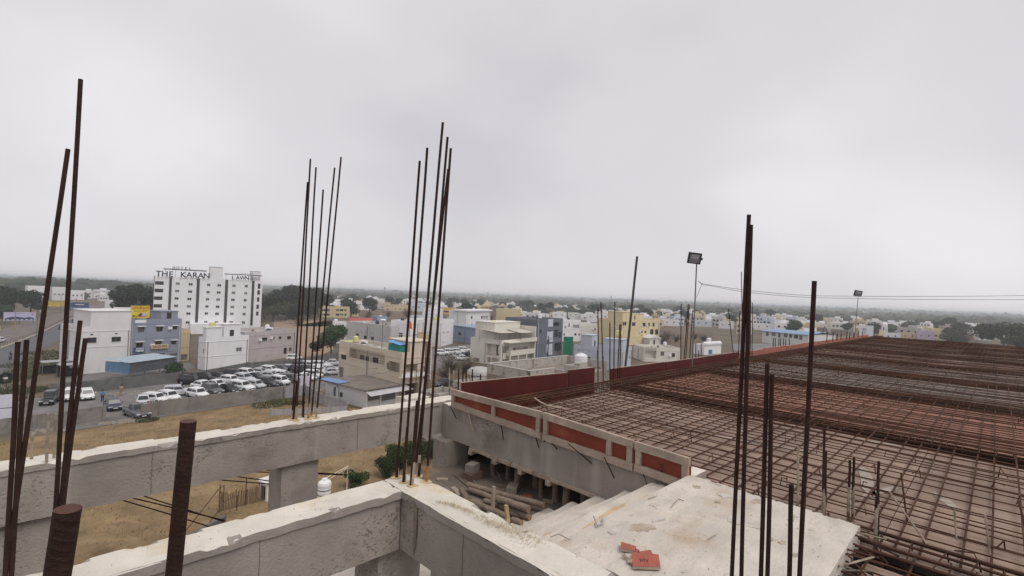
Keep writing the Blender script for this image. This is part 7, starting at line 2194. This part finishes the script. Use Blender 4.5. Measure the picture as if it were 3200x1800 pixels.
for i, (x, y, s) in enumerate(((3.0, 124, 4.5), (5.2, 118.5, 3.2))):
    t = thing('stall', ['dark roadside stall with a grey sheet roof', 'small lean-to stall beside the white house'][i], 'stall', (x, y, GZ), .15); G().box(0, s, 0, 2.8, 2.3, 2.42).build('roof_sheet', mat('grey_roof_sheet', (.36, .36, .36), .8, .15, 1), t)
    for a, b in ((.1, .1), (s-.1, .1), (.1, 2.7), (s-.1, 2.7)): G().tube([(a, b, 0), (a, b, 2.3)], .06, 5).build('post', GALV, t)
    G().box(.2, s-.2, 1.9, 2.6, .02, 1.5).build('counter', INSIDE, t)
for i in range(2):
    t = thing('water_drum', 'pale yellow drum by the roadside at the left', 'drum', (-7.5+2.0*i, 232, GZ), 0, 'pale drums by the roadside'); G().lathe([(0, 0), (.75, 0), (.8, .6), (.75, 1.5), (0, 1.55)], 12).build('body', mat('drum_cream', (.60, .56, .36), .7), t)
# things in the yard right below
tank_ = thing('water_tank', 'white ribbed water tank in the yard below the far column', 'water tank', (18.3, 39.4, GZ))
G().lathe([(0, 0), (.52, 0), (.55, .15)]+[(.52+.02*(k % 2), .3+.12*k) for k in range(11)]+[(.55, 1.75), (.50, 1.95), (.30, 2.1), (.2, 2.12)], 18).build('body', PVCW, tank_); G().lathe([(.22, 2.1), (.22, 2.22), (0, 2.24)], 12).build('lid', PVCW, tank_)
for z in (.95, 1.35): G().lathe([(.56, z), (.575, z+.03), (.56, z+.06)], 18).build('strap', BLACKP, tank_)
fp = thing('white_pipe', 'thin white pipe frame beside the yard water tank', 'pipe', (19, 40.0, GZ)); q = G(); q.tube([(-.3, 0, 2.0), (1.7, .2, 2.5), (1.7, .2, .0)], .04, 6); q.tube([(-.2, .1, 1.7), (1.8, .5, 2.25)], .04, 6); q.build('pipe', mat('cream_pipe', (.62, .56, .44), .6), fp)
cw = thing('compound_wall', 'low grey compound wall edging the yard', 'wall', (2, 34, GZ)); 
g = G(); a, b = Vector((-4, 30.5)), Vector((11.2, 40.0)); d = (b-a).normalized(); n = Vector((-d.y, d.x))*.3
g.add([(p.x-2, p.y-34, z) for z in (0, 1.0) for p in (a, b, b+n, a+n)], [(4, 5, 6, 7), (0, 1, 5, 4), (1, 2, 6, 5), (2, 3, 7, 6), (3, 0, 4, 7)]); g.build('wall_run', mat('dark_yard_wall', (.13, .12, .11), .95, .2, 1.5), cw)
yr = thing('stair_railing', 'rusty stair handrail in the yard below the beam', 'railing', (11, 42, GZ)); q = G()
q.tube([(-2.2, -1.4, .4), (.2, .3, 2.2), (.7, .7, 2.3), (.7, .7, .6)], .045, 5); q.tube([(-.8, -1.2, .3), (.6, -.2, 1.4), (1.5, .1, 1.5), (1.5, .1, .3)], .045, 5); q.build('rail', BRNP, yr)
yf = thing('yard_fence', 'brown twig fence panel in the yard beside the handrail', 'fence', (11.6, 43.4, GZ)); 
for k in range(34): G().tube([(k*.11, 0, 0), (k*.11+random.uniform(-.04, .04), 0, random.uniform(1.25, 1.6))], .035, 4).build('slat', mat('twig_brown', (.19, .13, .07), .95, .3, 4), yf)
for x in (0, 1.9, 3.7): G().tube([(x, -.08, 0), (x, -.08, 2.2)], .05, 5).build('post', BRNP, yf)
t = thing('pump_house', 'small white concrete cabin with dark opening in the yard', 'cabin', (15.0, 43.0, GZ), .2); G().box(0, 1.5, 0, 1.2, 0, 1.5).build('wall', WM['white2'], t); G().box(-.02, .02, .2, .9, .1, 1.2).build('opening', INSIDE, t); G().box(-.15, 1.65, -.15, 1.35, 1.502, 1.6).build('roof_slab', WM['white2'], t)

# ---------------------------------------------------------------- vegetation
def leaf(name, c, k=.35, sc=.5): return mat(name, c, .75, k, sc, spec=.25, rand=.22, stain=(tuple(q*.5 for q in c), sc*1.7, .56))
LF = dict(dark=leaf('leaf_dark', (.030, .042, .022)), green=leaf('leaf_green', (.045, .078, .036)), olive=leaf('leaf_olive', (.075, .082, .038)), dry=leaf('leaf_dry', (.115, .085, .055)), euca=leaf('leaf_eucalypt', (.040, .050, .034)), shrub=leaf('leaf_shrub', (.036, .062, .02)))
BARK = mat('bark', (.085, .068, .052), .95, .3, 3); BARKP = mat('pale_bark', (.30, .265, .225), .9, .3, 1.5)
def crown_mesh(name, blobs, nleaf, size, m, seed, flat_=.6):
    rs = np.random.RandomState(seed); P = []
    tot = sum(b[3]**2 for b in blobs)
    for (cx, cy, cz, r) in blobs:
        n = int(nleaf*r*r/tot); u = rs.normal(size=(n, 3)); u /= np.linalg.norm(u, axis=1)[:, None]; q = r*(.45+.6*rs.rand(n)**.6)
        P.append(np.array([cx, cy, cz])+u*q[:, None]*np.array([1, 1, .8]))
    P = np.vstack(P); n = len(P); a = rs.normal(size=(n, 3)); a /= np.linalg.norm(a, axis=1)[:, None]; b = np.cross(a, rs.normal(size=(n, 3))); b /= np.linalg.norm(b, axis=1)[:, None]
    s = size*(.6+.8*rs.rand(n))[:, None]; V = np.empty((n, 4, 3)); V[:, 0] = P-a*s-b*s*flat_; V[:, 1] = P+a*s-b*s*flat_*.6; V[:, 2] = P+a*s*.8+b*s*flat_; V[:, 3] = P-a*s*.7+b*s*flat_*.8
    me = bpy.data.meshes.new(name); me.from_pydata(V.reshape(-1, 3).tolist(), [], np.arange(n*4).reshape(n, 4).tolist()); me.materials.append(m); return me
def limb_mesh(h, r, limbs, m, seed):
    rs = random.Random(seed); g = G(); g.tube([(0, 0, -.1), (rs.uniform(-.1, .1), .1, h*.5), (rs.uniform(-.3, .3), rs.uniform(-.3, .3), h)], [r*1.3, r*.9, r*.6], 8)
    for (x, y, z, rr) in limbs: g.tube([(0, 0, h*rs.uniform(.55, .98)), (x*.5, y*.5, (h+z)*.5+.3), (x, y, z)], [r*.55, r*.35, r*.12], 5)
    return g.mesh('trunk', m)
def make_tree(name, kind, seed):
    rs = random.Random(seed)
    if kind == 'round': bl = [(rs.uniform(-1.8, 1.8), rs.uniform(-1.8, 1.8), rs.uniform(3.2, 6.2), rs.uniform(1.2, 2.0)) for _ in range(14)]; return crown_mesh('crown', bl, 3200, .20, LF['green'], seed), limb_mesh(3.2, .2, bl[:7], BARK, seed)
    if kind == 'dark': bl = [(rs.uniform(-3, 3), rs.uniform(-3, 3), rs.uniform(3.4, 8.2), rs.uniform(1.3, 2.4)) for _ in range(18)]; return crown_mesh('crown', bl, 3000, .30, LF['dark'], seed), limb_mesh(3.8, .28, bl[:8], BARK, seed)
    if kind == 'tall': bl = [(rs.uniform(-3.6, 3.6), rs.uniform(-3.6, 3.6), rs.uniform(7, 17), rs.uniform(1.6, 3.0)) for _ in range(22)]; return crown_mesh('crown', bl, 4200, .34, LF['euca'], seed), limb_mesh(11, .38, bl[:10], BARKP, seed)
    if kind == 'wide': bl = [(rs.uniform(-4.2, 4.2), rs.uniform(-4.2, 4.2), rs.uniform(3.6, 5.6), rs.uniform(1.0, 1.9)) for _ in range(18)]; return crown_mesh('crown', bl, 2600, .26, LF['olive'], seed), limb_mesh(2.8, .25, bl[:10], BARK, seed)
    if kind == 'bare':
        bl = [(rs.uniform(-2.6, 2.6), rs.uniform(-2.6, 2.6), rs.uniform(1.4, 4.0), rs.uniform(.9, 1.5)) for _ in range(14)]; g = G()
        for i in range(150):
            a = rs.uniform(0, 6.3); l = rs.uniform(1.2, 3.2); e_ = rs.uniform(.35, 1.25); p = Vector((rs.uniform(-.4, .4), rs.uniform(-.4, .4), rs.uniform(.3, 1.6))); d = Vector((math.cos(a)*math.cos(e_), math.sin(a)*math.cos(e_), math.sin(e_)))
            g.tube([p, p+d*l*.5+Vector((rs.uniform(-.2, .2), rs.uniform(-.2, .2), 0)), p+d*l+Vector((rs.uniform(-.4, .4), rs.uniform(-.4, .4), .1))], [.05, .03, .012], 4, cap=False)
        return crown_mesh('crown', bl, 1500, .085, LF['dry'], seed, .25), g.mesh('trunk', BARK)
    if kind == 'shrub': bl = [(rs.uniform(-.9, .9), rs.uniform(-.9, .9), rs.uniform(.4, 1.9), rs.uniform(.45, .8)) for _ in range(11)]; return crown_mesh('crown', bl, 3000, .085, LF['shrub'], seed), limb_mesh(.9, .05, bl[:6], BARK, seed)
TP = {}
def tree(kind, x, y, s, label, group=None, name='tree', cat='tree', v=0):
    k = (kind, v)
    if k not in TP: TP[k] = make_tree(name, kind, 100+v*17+len(kind))
    t = thing(name, label, cat, (x, y, GZ), random.uniform(0, 6.3), group); t.scale = (s, s, s*random.uniform(.92, 1.08))
    link('trunk', TP[k][1], t); link('crown', TP[k][0], t); return t
tree('tall', 33.0, 245, .98, 'tall dark tree between the yellow billboard and the hotel', v=0); tree('tall', 28.5, 252, .85, 'dark tree just left of the tall one by the hotel', v=1); tree('dark', 36, 258, 1.5, 'rounded dark tree behind the hotel edge', v=0)
GL = ['leftmost', 'second', 'third', 'fourth', 'fifth', 'sixth', 'rightmost']
for i, (x, y, s) in enumerate([(91, 292, .72), (100, 285, .88), (108, 290, 1.02), (113, 286, 1.05), (121, 292, .98), (128, 297, 1.02), (136, 300, .78)]): tree('tall', x, y, s, '%s of the tall pale-stemmed trees in the grove' % GL[i], 'tall grove right of the hotel', v=i % 3)
for i, (x, y, s) in enumerate([(86, 300, 1.1), (96, 305, 1.3), (110, 310, 1.4), (124, 312, 1.4), (138, 318, 1.2)]): tree('dark', x, y, s, '%s dark bushy tree behind the tall grove' % GL[i], 'tall grove right of the hotel', v=i % 2)
tree('round', 57.0, 122.5, 1.12, 'leafy green tree beside the cream house', v=0); tree('round', 54.6, 125, .62, 'smaller green bush at the left foot of the leafy tree', v=1)
tree('round', 19.9, 106.0, .52, 'small leafy tree beside the metal-sheet shed', v=2)
tree('bare', 66.5, 84.5, 1.15, 'bare brown bush in front of the second car lot', v=0); tree('bare', 70.6, 84, 1.0, 'bare thorny bush right of the black parked car', v=1); tree('bare', 62.0, 80.5, .8, 'low bare bush behind the corner of the boards', v=2)
for i, (x, y, s) in enumerate([(-4, 296, 1.3), (-12, 310, 1.5), (3, 320, 1.2), (-20, 285, 1.3)]): tree('dark', x, y, s, '%s dark tree above the roadside banner' % GL[i], 'dark trees above the roadside banner', v=i % 2)
tree('dark', 222, 268, 1.25, 'dark leafy tree left of the temple', v=1); tree('dark', 236, 278, 1.05, 'second leafy tree touching the temple', v=0)
for i, (x, y, s, k) in enumerate([(190, 99, 1.0, 'bare'), (197, 103, 1.15, 'bare'), (205, 101, 1.0, 'bare'), (222, 96, 1.1, 'bare'), (230, 104, 1.0, 'bare'), (186, 106, .9, 'bare'), (214, 110, 1.0, 'bare'), (178, 93, .9, 'bare')]): tree(k, x, y, s, 'bare brown scrub bush right of the yellow flats', 'bare scrub bushes right of the yellow flats', 'bush', 'bush', i % 3)
tree('dark', 396, 109, .9, 'dark leafy tree above the blue-roofed school', v=0); tree('dark', 412, 107, .9, 'second dark leafy tree above the blue-roofed school', v=1)
tree('bare', 330, 14.5, 2.6, 'bare grey-brown tree behind the far deck edge', v=0); tree('wide', 338, -1.5, 2.0, 'wide dark spreading tree behind the far deck edge', v=0); tree('wide', 300, -8.5, 1.7, 'olive tree at the right end of the far deck edge', v=1)
for i, (x, y, s) in enumerate([(25.6, 41.6, .75), (27.4, 42.4, .95), (29.6, 42.9, .95), (31.8, 44.0, .9), (28.2, 44.6, .7)]): tree('shrub', x, y, s, '%s green shrub in the yard behind the bars' % GL[i], 'green shrubs in the yard behind the bars', 'shrub', 'shrub', i % 2)
tree('shrub', 22.3, 41.5, .7, 'small dry shrub near the white pipe frame', None, 'shrub', 'shrub', 2)
for i, (x, y, s, k) in enumerate([(150, 296, 1.1, 'dark'), (165, 300, 1.0, 'bare'), (175, 292, 1.2, 'bare'), (186, 286, 1.2, 'bare'), (196, 300, 1.3, 'bare'), (160, 322, 1.2, 'dark'), (205, 316, 1.2, 'bare'), (216, 300, 1.1, 'bare'), (228, 318, 1.2, 'bare'), (182, 330, 1.3, 'dark'), (238, 300, 1.2, 'bare'), (148, 270, 1.0, 'bare'), (140, 255, .9, 'bare')]):
    tree(k, x, y, s, 'dry brown scrub tree on the slope before the far town' if k == 'bare' else 'dark scrub tree on the slope before the far town', 'scrub trees on the dry slope', 'tree', 'tree', i % 3)
# weeds beside the walls and in the roadside yard
def weed_patch(name, label, spots, n, size, m, h):
    rs = np.random.RandomState(5); V, Fc = [], []
    for i in range(n):
        cx, cy, r = spots[rs.randint(len(spots))]; a = rs.rand()*6.3; q = r*rs.rand()**.5; x, y = cx+math.cos(a)*q, cy+math.sin(a)*q; b = rs.rand()*6.3; hh = h*(.4+.8*rs.rand()); w = size
        k = len(V); V += [(x-math.cos(b)*w, y-math.sin(b)*w, GZ+.02), (x+math.cos(b)*w, y+math.sin(b)*w, GZ+.02), (x+rs.normal()*hh*.5, y+rs.normal()*hh*.5, GZ+hh)]; Fc.append((k, k+1, k+2))
    g = G(); g.add(V, Fc); tag(g.build(name, m, None, (spots[0][0], spots[0][1], GZ)), label, name.replace('_', ' '), kind='stuff')
weed_patch('weeds', 'green weeds along the roadside yard at left', [(-4, 112, 5), (-3, 102, 4), (1, 108, 3), (-6, 92, 5), (3.0, 130, 5), (2, 140, 5), (-2, 122, 4), (6, 150, 5), (5, 160, 5)], 5200, .08, LF['olive'], .65)
weed_patch('field_weeds', 'green weeds where the lot wall meets the slat fence', [(29, 79, 2.2), (27, 78, 2.5), (30.5, 77, 1.5), (12, 77.8, 1.2)], 2600, .05, LF['olive'], .35)
weed_patch('dry_tufts', 'dry straw-coloured tufts over the field', [(x, y, 6) for x in range(-6, 44, 8) for y in range(26, 76, 8)], 16000, .035, mat('straw_tuft', (.26, .19, .09), .95, .3, .6), .22)
rub = G()
for i in range(420):
    c = random.choice([(2.5, 79.0, 3), (9.5, 79.0, 2.2), (10.8, 78.4, 1.6), (46, 121, 5), (44, 123, 4), (13, 98, 3)]); a = random.uniform(0, 6.3); q = c[2]*random.random()**.6; x, y = c[0]+math.cos(a)*q, c[1]+math.sin(a)*q*.5; r = random.uniform(.05, .3)
    rub.add([(x-r, y, GZ), (x, y-r, GZ), (x+r*1.2, y+r*.3, GZ), (x+r*.1, y+r, GZ), (x, y, GZ+r*.9)], [(0, 1, 4), (1, 2, 4), (2, 3, 4), (3, 0, 4)])
tag(rub.build('rubble', STONE, None, (9, 79, GZ)), 'stone rubble at the broken wall end and lot edges', 'rubble', kind='stuff')

# ---------------------------------------------------------------- far town, trees and woodland
def taken(x, y, pad):
    for d in BLD:
        c, s = math.cos(-d['th']), math.sin(-d['th']); dx, dy = x-d['c'][0], y-d['c'][1]; u, v = dx*c-dy*s, dx*s+dy*c
        if -pad < u < d['wx']+pad and -pad < v < d['wy']+pad: return True
    return False
def sight(x, y):                                             # keep clear of the lines of sight to the named houses
    az, dd = math.atan2(y, x), math.hypot(x, y)
    for d in BLD:
        c = (d['c'][0]+math.cos(d['th'])*d['wx']/2, d['c'][1]+math.sin(d['th'])*d['wx']/2); D = math.hypot(*c)
        if dd < D and dd > D*.5 and abs(az-math.atan2(c[1], c[0])) < (d['wx']*.6+4)/D: return True
    return False
SHORT = {}
for d in BLD:
    s = d['label']
    for cut in (' with ', ' beside ', ' in the ', ' behind ', ' in front ', ' among ', ' on the ', ' by the ', ' above ', ' beyond ', ' carrying ', ' squeezed ', ' left of ', ' across ', ' topped ', ' raised ', ' over '): s = s.split(cut)[0]
    SHORT[d['label']] = s
def beyond(x, y):
    az, dd = math.atan2(y, x), math.hypot(x, y); best = None
    for d in BLD:
        D = math.hypot(*d['c'])
        if D > dd*.97: continue
        q = abs(az-math.atan2(d['c'][1]+math.sin(d['th'])*d['wx']/2, d['c'][0]+math.cos(d['th'])*d['wx']/2))
        if best is None or q < best[0]: best = (q, d)
    if best is None or best[0] > .06: return None
    return ' beyond the '+' '.join(SHORT[best[1]['label']].split()[:8])
FARW = [WM[k] for k in ('white', 'white', 'white2', 'offwhite', 'cream', 'white', 'white2', 'mauve')]
FC = ['white', 'white', 'grey-white', 'off-white', 'cream', 'white', 'grey-white', 'mauve']
wm_, hs, FARG = {}, [], []
def far_wall(i, sz):
    if (i, sz) in wm_: return wm_[i, sz]
    w, d, h = sz; g = G(); g.box(-w/2, w/2, -d/2, d/2, 0, h); t = .25
    for a, b, c, e_ in ((-w/2, w/2, -d/2, -d/2+t), (-w/2, w/2, d/2-t, d/2), (-w/2, -w/2+t, -d/2+t, d/2-t), (w/2-t, w/2, -d/2+t, d/2-t)): g.box(a, b, c, e_, h+.003, h+.8)
    g.box(-w*.1, w*.3, -d*.1, d*.35, h+.003, h+2.3); wm_[i, sz] = g.mesh('wall', FARW[i]); return wm_[i, sz]
wq = {}
def far_win(sz):
    if sz not in wq: w, d, h = sz; wq[sz] = G().box(-.7, .7, -.05, .05, 0, 1.3).mesh('window', INSIDE)
    return wq[sz]
SZ = [(9, 8, 3.6), (12, 9, 6.4), (8, 10, 6.2), (14, 9, 3.8), (9, 9, 6.6), (18, 10, 4.4)]
rsd = random.Random(21); tries = 0
while len(hs) < 330 and tries < 6000:
    tries += 1
    az = R_(rsd.uniform(1, 93)); dd = rsd.choice([rsd.uniform(200, 480), rsd.uniform(300, 760), rsd.uniform(500, 1300), rsd.uniform(900, 2600)])
    x, y = math.cos(az)*dd, math.sin(az)*dd
    if R_(86) < az and dd < 560: continue
    if mnoise.noise(Vector((x/260, y/260, 4))) < (-.22 if dd < 900 else .0): continue
    if dd < 560 and (taken(x, y, 9) or sight(x, y)): continue
    if R_(58) < az < R_(72) and dd < 420: continue
    if R_(72) < az < R_(80) and dd < 460: continue
    if any((x-a)**2+(y-b)**2 < 15**2 for a, b in hs): continue
    hs.append((x, y)); i = rsd.randrange(8); sz = rsd.choice(SZ)
    dist = 'far' if dd < 700 else 'very far'
    if dd > 950:                                            # too small to pick apart: joined below
        src = far_wall(i, sz); a_ = az-math.pi/2+rsd.uniform(-.35, .35); ca, sa = math.cos(a_), math.sin(a_)
        FARG.append(([(x+v.co.x*ca-v.co.y*sa, y+v.co.x*sa+v.co.y*ca, GZ+v.co.z) for v in src.vertices], [tuple(p.vertices) for p in src.polygons], i)); continue
    by = beyond(x, y) if dd < 700 else None
    t = thing('town_house', ('%s flat-roofed house%s' % (FC[i], by)) if by else '%s flat-roofed house %s off in the hazy town' % (FC[i], dist), 'house', (x, y, GZ), az-math.pi/2+rsd.uniform(-.35, .35), '%s town houses %s off' % (FC[i], dist))
    link('wall', far_wall(i, sz), t)
    if dd < 1500:
        for k in range(3):
            for fl in range(int(sz[2]/3)): link('window', far_win(sz), t, (sz[0]*(-.3+.3*k), -sz[1]/2, 1.1+3*fl))
g = G()
for vs, fs, i in FARG: g.add(vs, fs, i)
tag(g.build('distant_houses', FARW, None, (900, 900, GZ)), 'tiny pale houses scattered far off toward the horizon', kind='stuff')
# closer infill between and behind the named houses
rsd = random.Random(77); tries = 0; n0 = len(hs)
NEAR_W = [WM[k] for k in ('white', 'white2', 'cream', 'offwhite', 'grey', 'white', 'cream2', 'paleblue')]; NC = ['white', 'grey-white', 'cream', 'off-white', 'bare grey', 'white', 'sandy', 'pale blue']
while len(hs)-n0 < 85 and tries < 6000:
    tries += 1
    if rsd.random() < .72: az, dd = R_(rsd.uniform(33, 58)), rsd.uniform(150, 440)
    else: az, dd = R_(rsd.uniform(4, 33)), rsd.uniform(310, 620)
    x, y = math.cos(az)*dd, math.sin(az)*dd
    if taken(x, y, 6.5) or sight(x, y) or any((x-a)**2+(y-b)**2 < 13.5**2 for a, b in hs): continue
    hs.append((x, y)); i = rsd.randrange(8); sz = rsd.choice(SZ[:5]); by = beyond(x, y)
    t = thing('town_house', '%s house %s%s' % (NC[i], 'low and flat' if sz[2] < 4.5 else 'two floors high', by or ' in the crowded town'), 'house', (x, y, GZ), az-math.pi/2+rsd.uniform(-.4, .4), 'infill houses of the crowded town')
    key = (100+i, sz)
    if key not in wm_:
        q = far_wall(i, sz).copy(); q.materials.clear(); q.materials.append(NEAR_W[i]); wm_[key] = q
    link('wall', wm_[key], t)
    for fl in range(max(1, int(sz[2]/3))):
        for k in range(3):
            wn_ = link('window', far_win(sz), t, (sz[0]*(-.3+.3*k)+rsd.uniform(-.4, .4), -sz[1]/2, 1.1+3*fl)); wn_.scale = (rsd.uniform(.7, 1.3), 1, rsd.uniform(.8, 1.3))
            if rsd.random() < .6: sh_ = G().box(-.95, .95, -.5, 0, 1.45, 1.55).build('sunshade', NEAR_W[i], t); sh_.location = wn_.location
        if fl: G().box(-sz[0]*.5-.05, sz[0]*.5+.05, -sz[1]/2-.12, -sz[1]/2-.005, 3*fl+.05, 3*fl+.25).build('ledge', NEAR_W[i], t)
    for k in range(2): bx_ = G().box(-.5, .5, -.5, .5, sz[2]+.01, sz[2]+rsd.uniform(.9, 1.6)).build('roof_tank', rsd.choice([WT, PIL, YT]), t); bx_.location = (rsd.uniform(-.35, .35)*sz[0], rsd.uniform(-.3, .4)*sz[1], 0)
# individual trees through the town
rsd = random.Random(5); tn = 0; tries = 0
while tn < 190 and tries < 9000:
    tries += 1
    az = R_(rsd.uniform(0, 94)); dd = rsd.choice([rsd.uniform(230, 420), rsd.uniform(300, 700)])
    x, y = math.cos(az)*dd, math.sin(az)*dd
    if taken(x, y, 7) or sight(x, y) or any((x-a)**2+(y-b)**2 < 13**2 for a, b in hs): continue
    if R_(58) < az < R_(66) and dd < 400: continue
    if -12 < x - (y-118)*.13 + 12 < 26 and y > 100 and az > R_(80): continue
    if 100 < x < 300 and 85 < y < 215 and rsd.random() < .8: continue
    k = rsd.choice(['dark', 'dark', 'wide', 'round', 'dark', 'bare']); tn += 1
    lb = {'dark': 'dark leafy tree among the hazy town houses', 'wide': 'olive spreading tree among the hazy town houses', 'round': 'green round tree among the hazy town houses', 'bare': 'bare brown tree among the hazy town houses'}[k]
    by = beyond(x, y)
    if by: lb = lb.split(' among')[0]+by
    tree(k, x, y, rsd.uniform(.8, 1.5), lb, '%s trees among the town houses' % {'dark': 'dark', 'wide': 'olive', 'round': 'green', 'bare': 'bare'}[k], v=rsd.randrange(3))
# woodland mass
ico = bpy.data.meshes.new('tmp'); import bmesh
bm = bmesh.new(); bmesh.ops.create_icosphere(bm, subdivisions=2, radius=1); V0 = np.array([v.co[:] for v in bm.verts]); F0 = np.array([[v.index for v in f.verts] for f in bm.faces]); bm.free()
bm = bmesh.new(); bmesh.ops.create_icosphere(bm, subdivisions=1, radius=1); V1 = np.array([v.co[:] for v in bm.verts]); F1 = np.array([[v.index for v in f.verts] for f in bm.faces]); bm.free()
def woodland(name, label, n, d0, d1, az0, az1, rmin, rmax, base, thr, seed, m, nscale=300, hi=True):
    rs = np.random.RandomState(seed); Vs, Fs, o, made = [], [], 0, 0; t = 0; VV, FF = (V0, F0) if hi else (V1, F1)
    H_ = np.array(hs)
    while made < n and t < n*14:
        t += 1; az = R_(rs.uniform(az0, az1)); u = rs.rand(); dd = d0*(d1/d0)**u; x, y = math.cos(az)*dd, math.sin(az)*dd
        if mnoise.noise(Vector((x/nscale, y/nscale, seed)))+.35*mnoise.noise(Vector((x/90, y/90, seed))) < thr: continue
        if dd < 560 and (taken(x, y, 10) or sight(x, y)): continue
        if dd < 1200 and np.min((H_[:, 0]-x)**2+(H_[:, 1]-y)**2) < (14+dd*.012)**2: continue
        if az > R_(86) and abs(x-(y-118)*.13) < 16 and dd < 640: continue
        made += 1
        for b in range(3 if hi else 2):
            r = rs.uniform(rmin, rmax)*(1+dd/6000)*(1 if b == 0 else .7); ox, oy = rs.normal(size=2)*r*.7*(b > 0)
            nz = 1+.45*(rs.rand(len(VV), 1)-.5); P = VV*nz*np.array([r, r, r*rs.uniform(.65, 1.0)])+np.array([x+ox, y+oy, GZ+r*rs.uniform(.55, .95)])
            Vs.append(P); Fs.append(FF+o); o += len(VV)
    me = bpy.data.meshes.new(name); me.from_pydata(np.vstack(Vs).tolist(), [], np.vstack(Fs).tolist()); me.materials.append(m)
    ob = link(name, me); tag(ob, label, 'woodland', kind='stuff')
WD = mat('woodland_leaf', (.034, .042, .026), .9, .45, .08, 0, stain=((.07, .062, .038), .03, .54), detail=8)
WO = mat('woodland_olive', (.060, .058, .034), .9, .45, .06, 0, stain=((.10, .08, .05), .03, .54), detail=8)
woodland('woodland', 'dark hazy woodland spread through the middle distance', 1150, 430, 1300, -12, 102, 3.2, 5.6, 0, .02, 3, WD)
woodland('woodland', 'hazy tree cover stretching toward the horizon', 3200, 900, 3200, -14, 104, 4.2, 7.0, 0, -.04, 8, WO, 420, False)
woodland('woodland', 'last pale tree belts along the horizon', 2600, 2400, 6500, -16, 106, 6, 10, 0, -.22, 11, WD, 700, False)
woodland('woodland', 'thick dark tree belt behind the roadside houses at left', 420, 640, 1100, 78, 100, 5.5, 9.0, 0, -.6, 15, WD)
scn = woodland('scrub', 'low brown scrub covering the open plots', 420, 180, 420, 20, 66, .5, 1.5, 0, -.05, 19, mat('scrub_brown', (.10, .075, .05), .95, .4, .3), 90, False)
# low hills on the horizon
HL_ = mat('hill_scrub', (.07, .065, .05), .97, .25, .002)
for i, (az0, az1, D, h0, sd_s) in enumerate([(-25, 45, 7600, 16, 2), (38, 78, 7000, 24, 5), (70, 118, 7200, 22, 9)]):
    g = G(); n = 60; vs = []
    for k in range(n+1):
        a = R_(az0+(az1-az0)*k/n); e_ = math.sin(math.pi*k/n)**.6; h = min(9.0, GZ+(12+h0*(.35+.65*mnoise.noise(Vector((k*.22, sd_s, 0)))+.3))*e_)
        for (dd, z) in ((D-900, GZ-1), (D, h), (D+900, GZ-1)): vs.append((math.cos(a)*dd, math.sin(a)*dd, z))
    g.add(vs, [(k*3+j, k*3+3+j, k*3+4+j, k*3+1+j) for k in range(n) for j in range(2)]); o = g.build('hills', HL_, None, (0, 0, GZ)); o['kind'] = 'structure'
# lattice masts on the horizon
for i, (az, dd, h) in enumerate([(59.6, 900, 24.5), (33.5, 1000, 25.5), (47.8, 1000, 24)]):
    a = R_(az); t = thing('lattice_mast', ['slim lattice mast on the skyline left of the tall corner bars', 'lattice mast on the skyline right of the yellow flats', 'thin mast on the skyline above the temple'][i], 'mast', (math.cos(a)*dd, math.sin(a)*dd, GZ)); q = G()
    for sx, sy in ((-1, -1), (1, -1), (1, 1), (-1, 1)): q.tube([(sx*2.2, sy*2.2, 0), (sx*.4, sy*.4, h)], .22, 4)
    for k in range(9):
        z = h*k/9; w = 2.2-1.8*k/9; q.tube([(-w, -w, z), (w*.8, -w*.8, z+h/9)], .12, 3); q.tube([(w, -w, z), (-w*.8, -w*.8, z+h/9)], .12, 3)
    q.build('lattice', GALV, t)

# ---------------------------------------------------------------- haze: one box of even air round camera and place
hz = bpy.data.materials.new('haze_air'); hz.use_nodes = True; n, l = hz.node_tree.nodes, hz.node_tree.links; n.clear()
o_ = n.new('ShaderNodeOutputMaterial'); v = n.new('ShaderNodeVolumePrincipled'); v.inputs['Color'].default_value = (.90, .955, 1.0, 1); v.inputs['Density'].default_value = .00042; v.inputs['Anisotropy'].default_value = .45
l.new(v.outputs[0], o_.inputs['Volume'])
g = G().box(-9200, 9200, -9200, 9200, GZ-1.0, 10.6)
o = g.build('haze', hz, None, (0, 0, GZ-1.0)); o['kind'] = 'stuff'; o['label'] = 'pale even haze over the whole town'
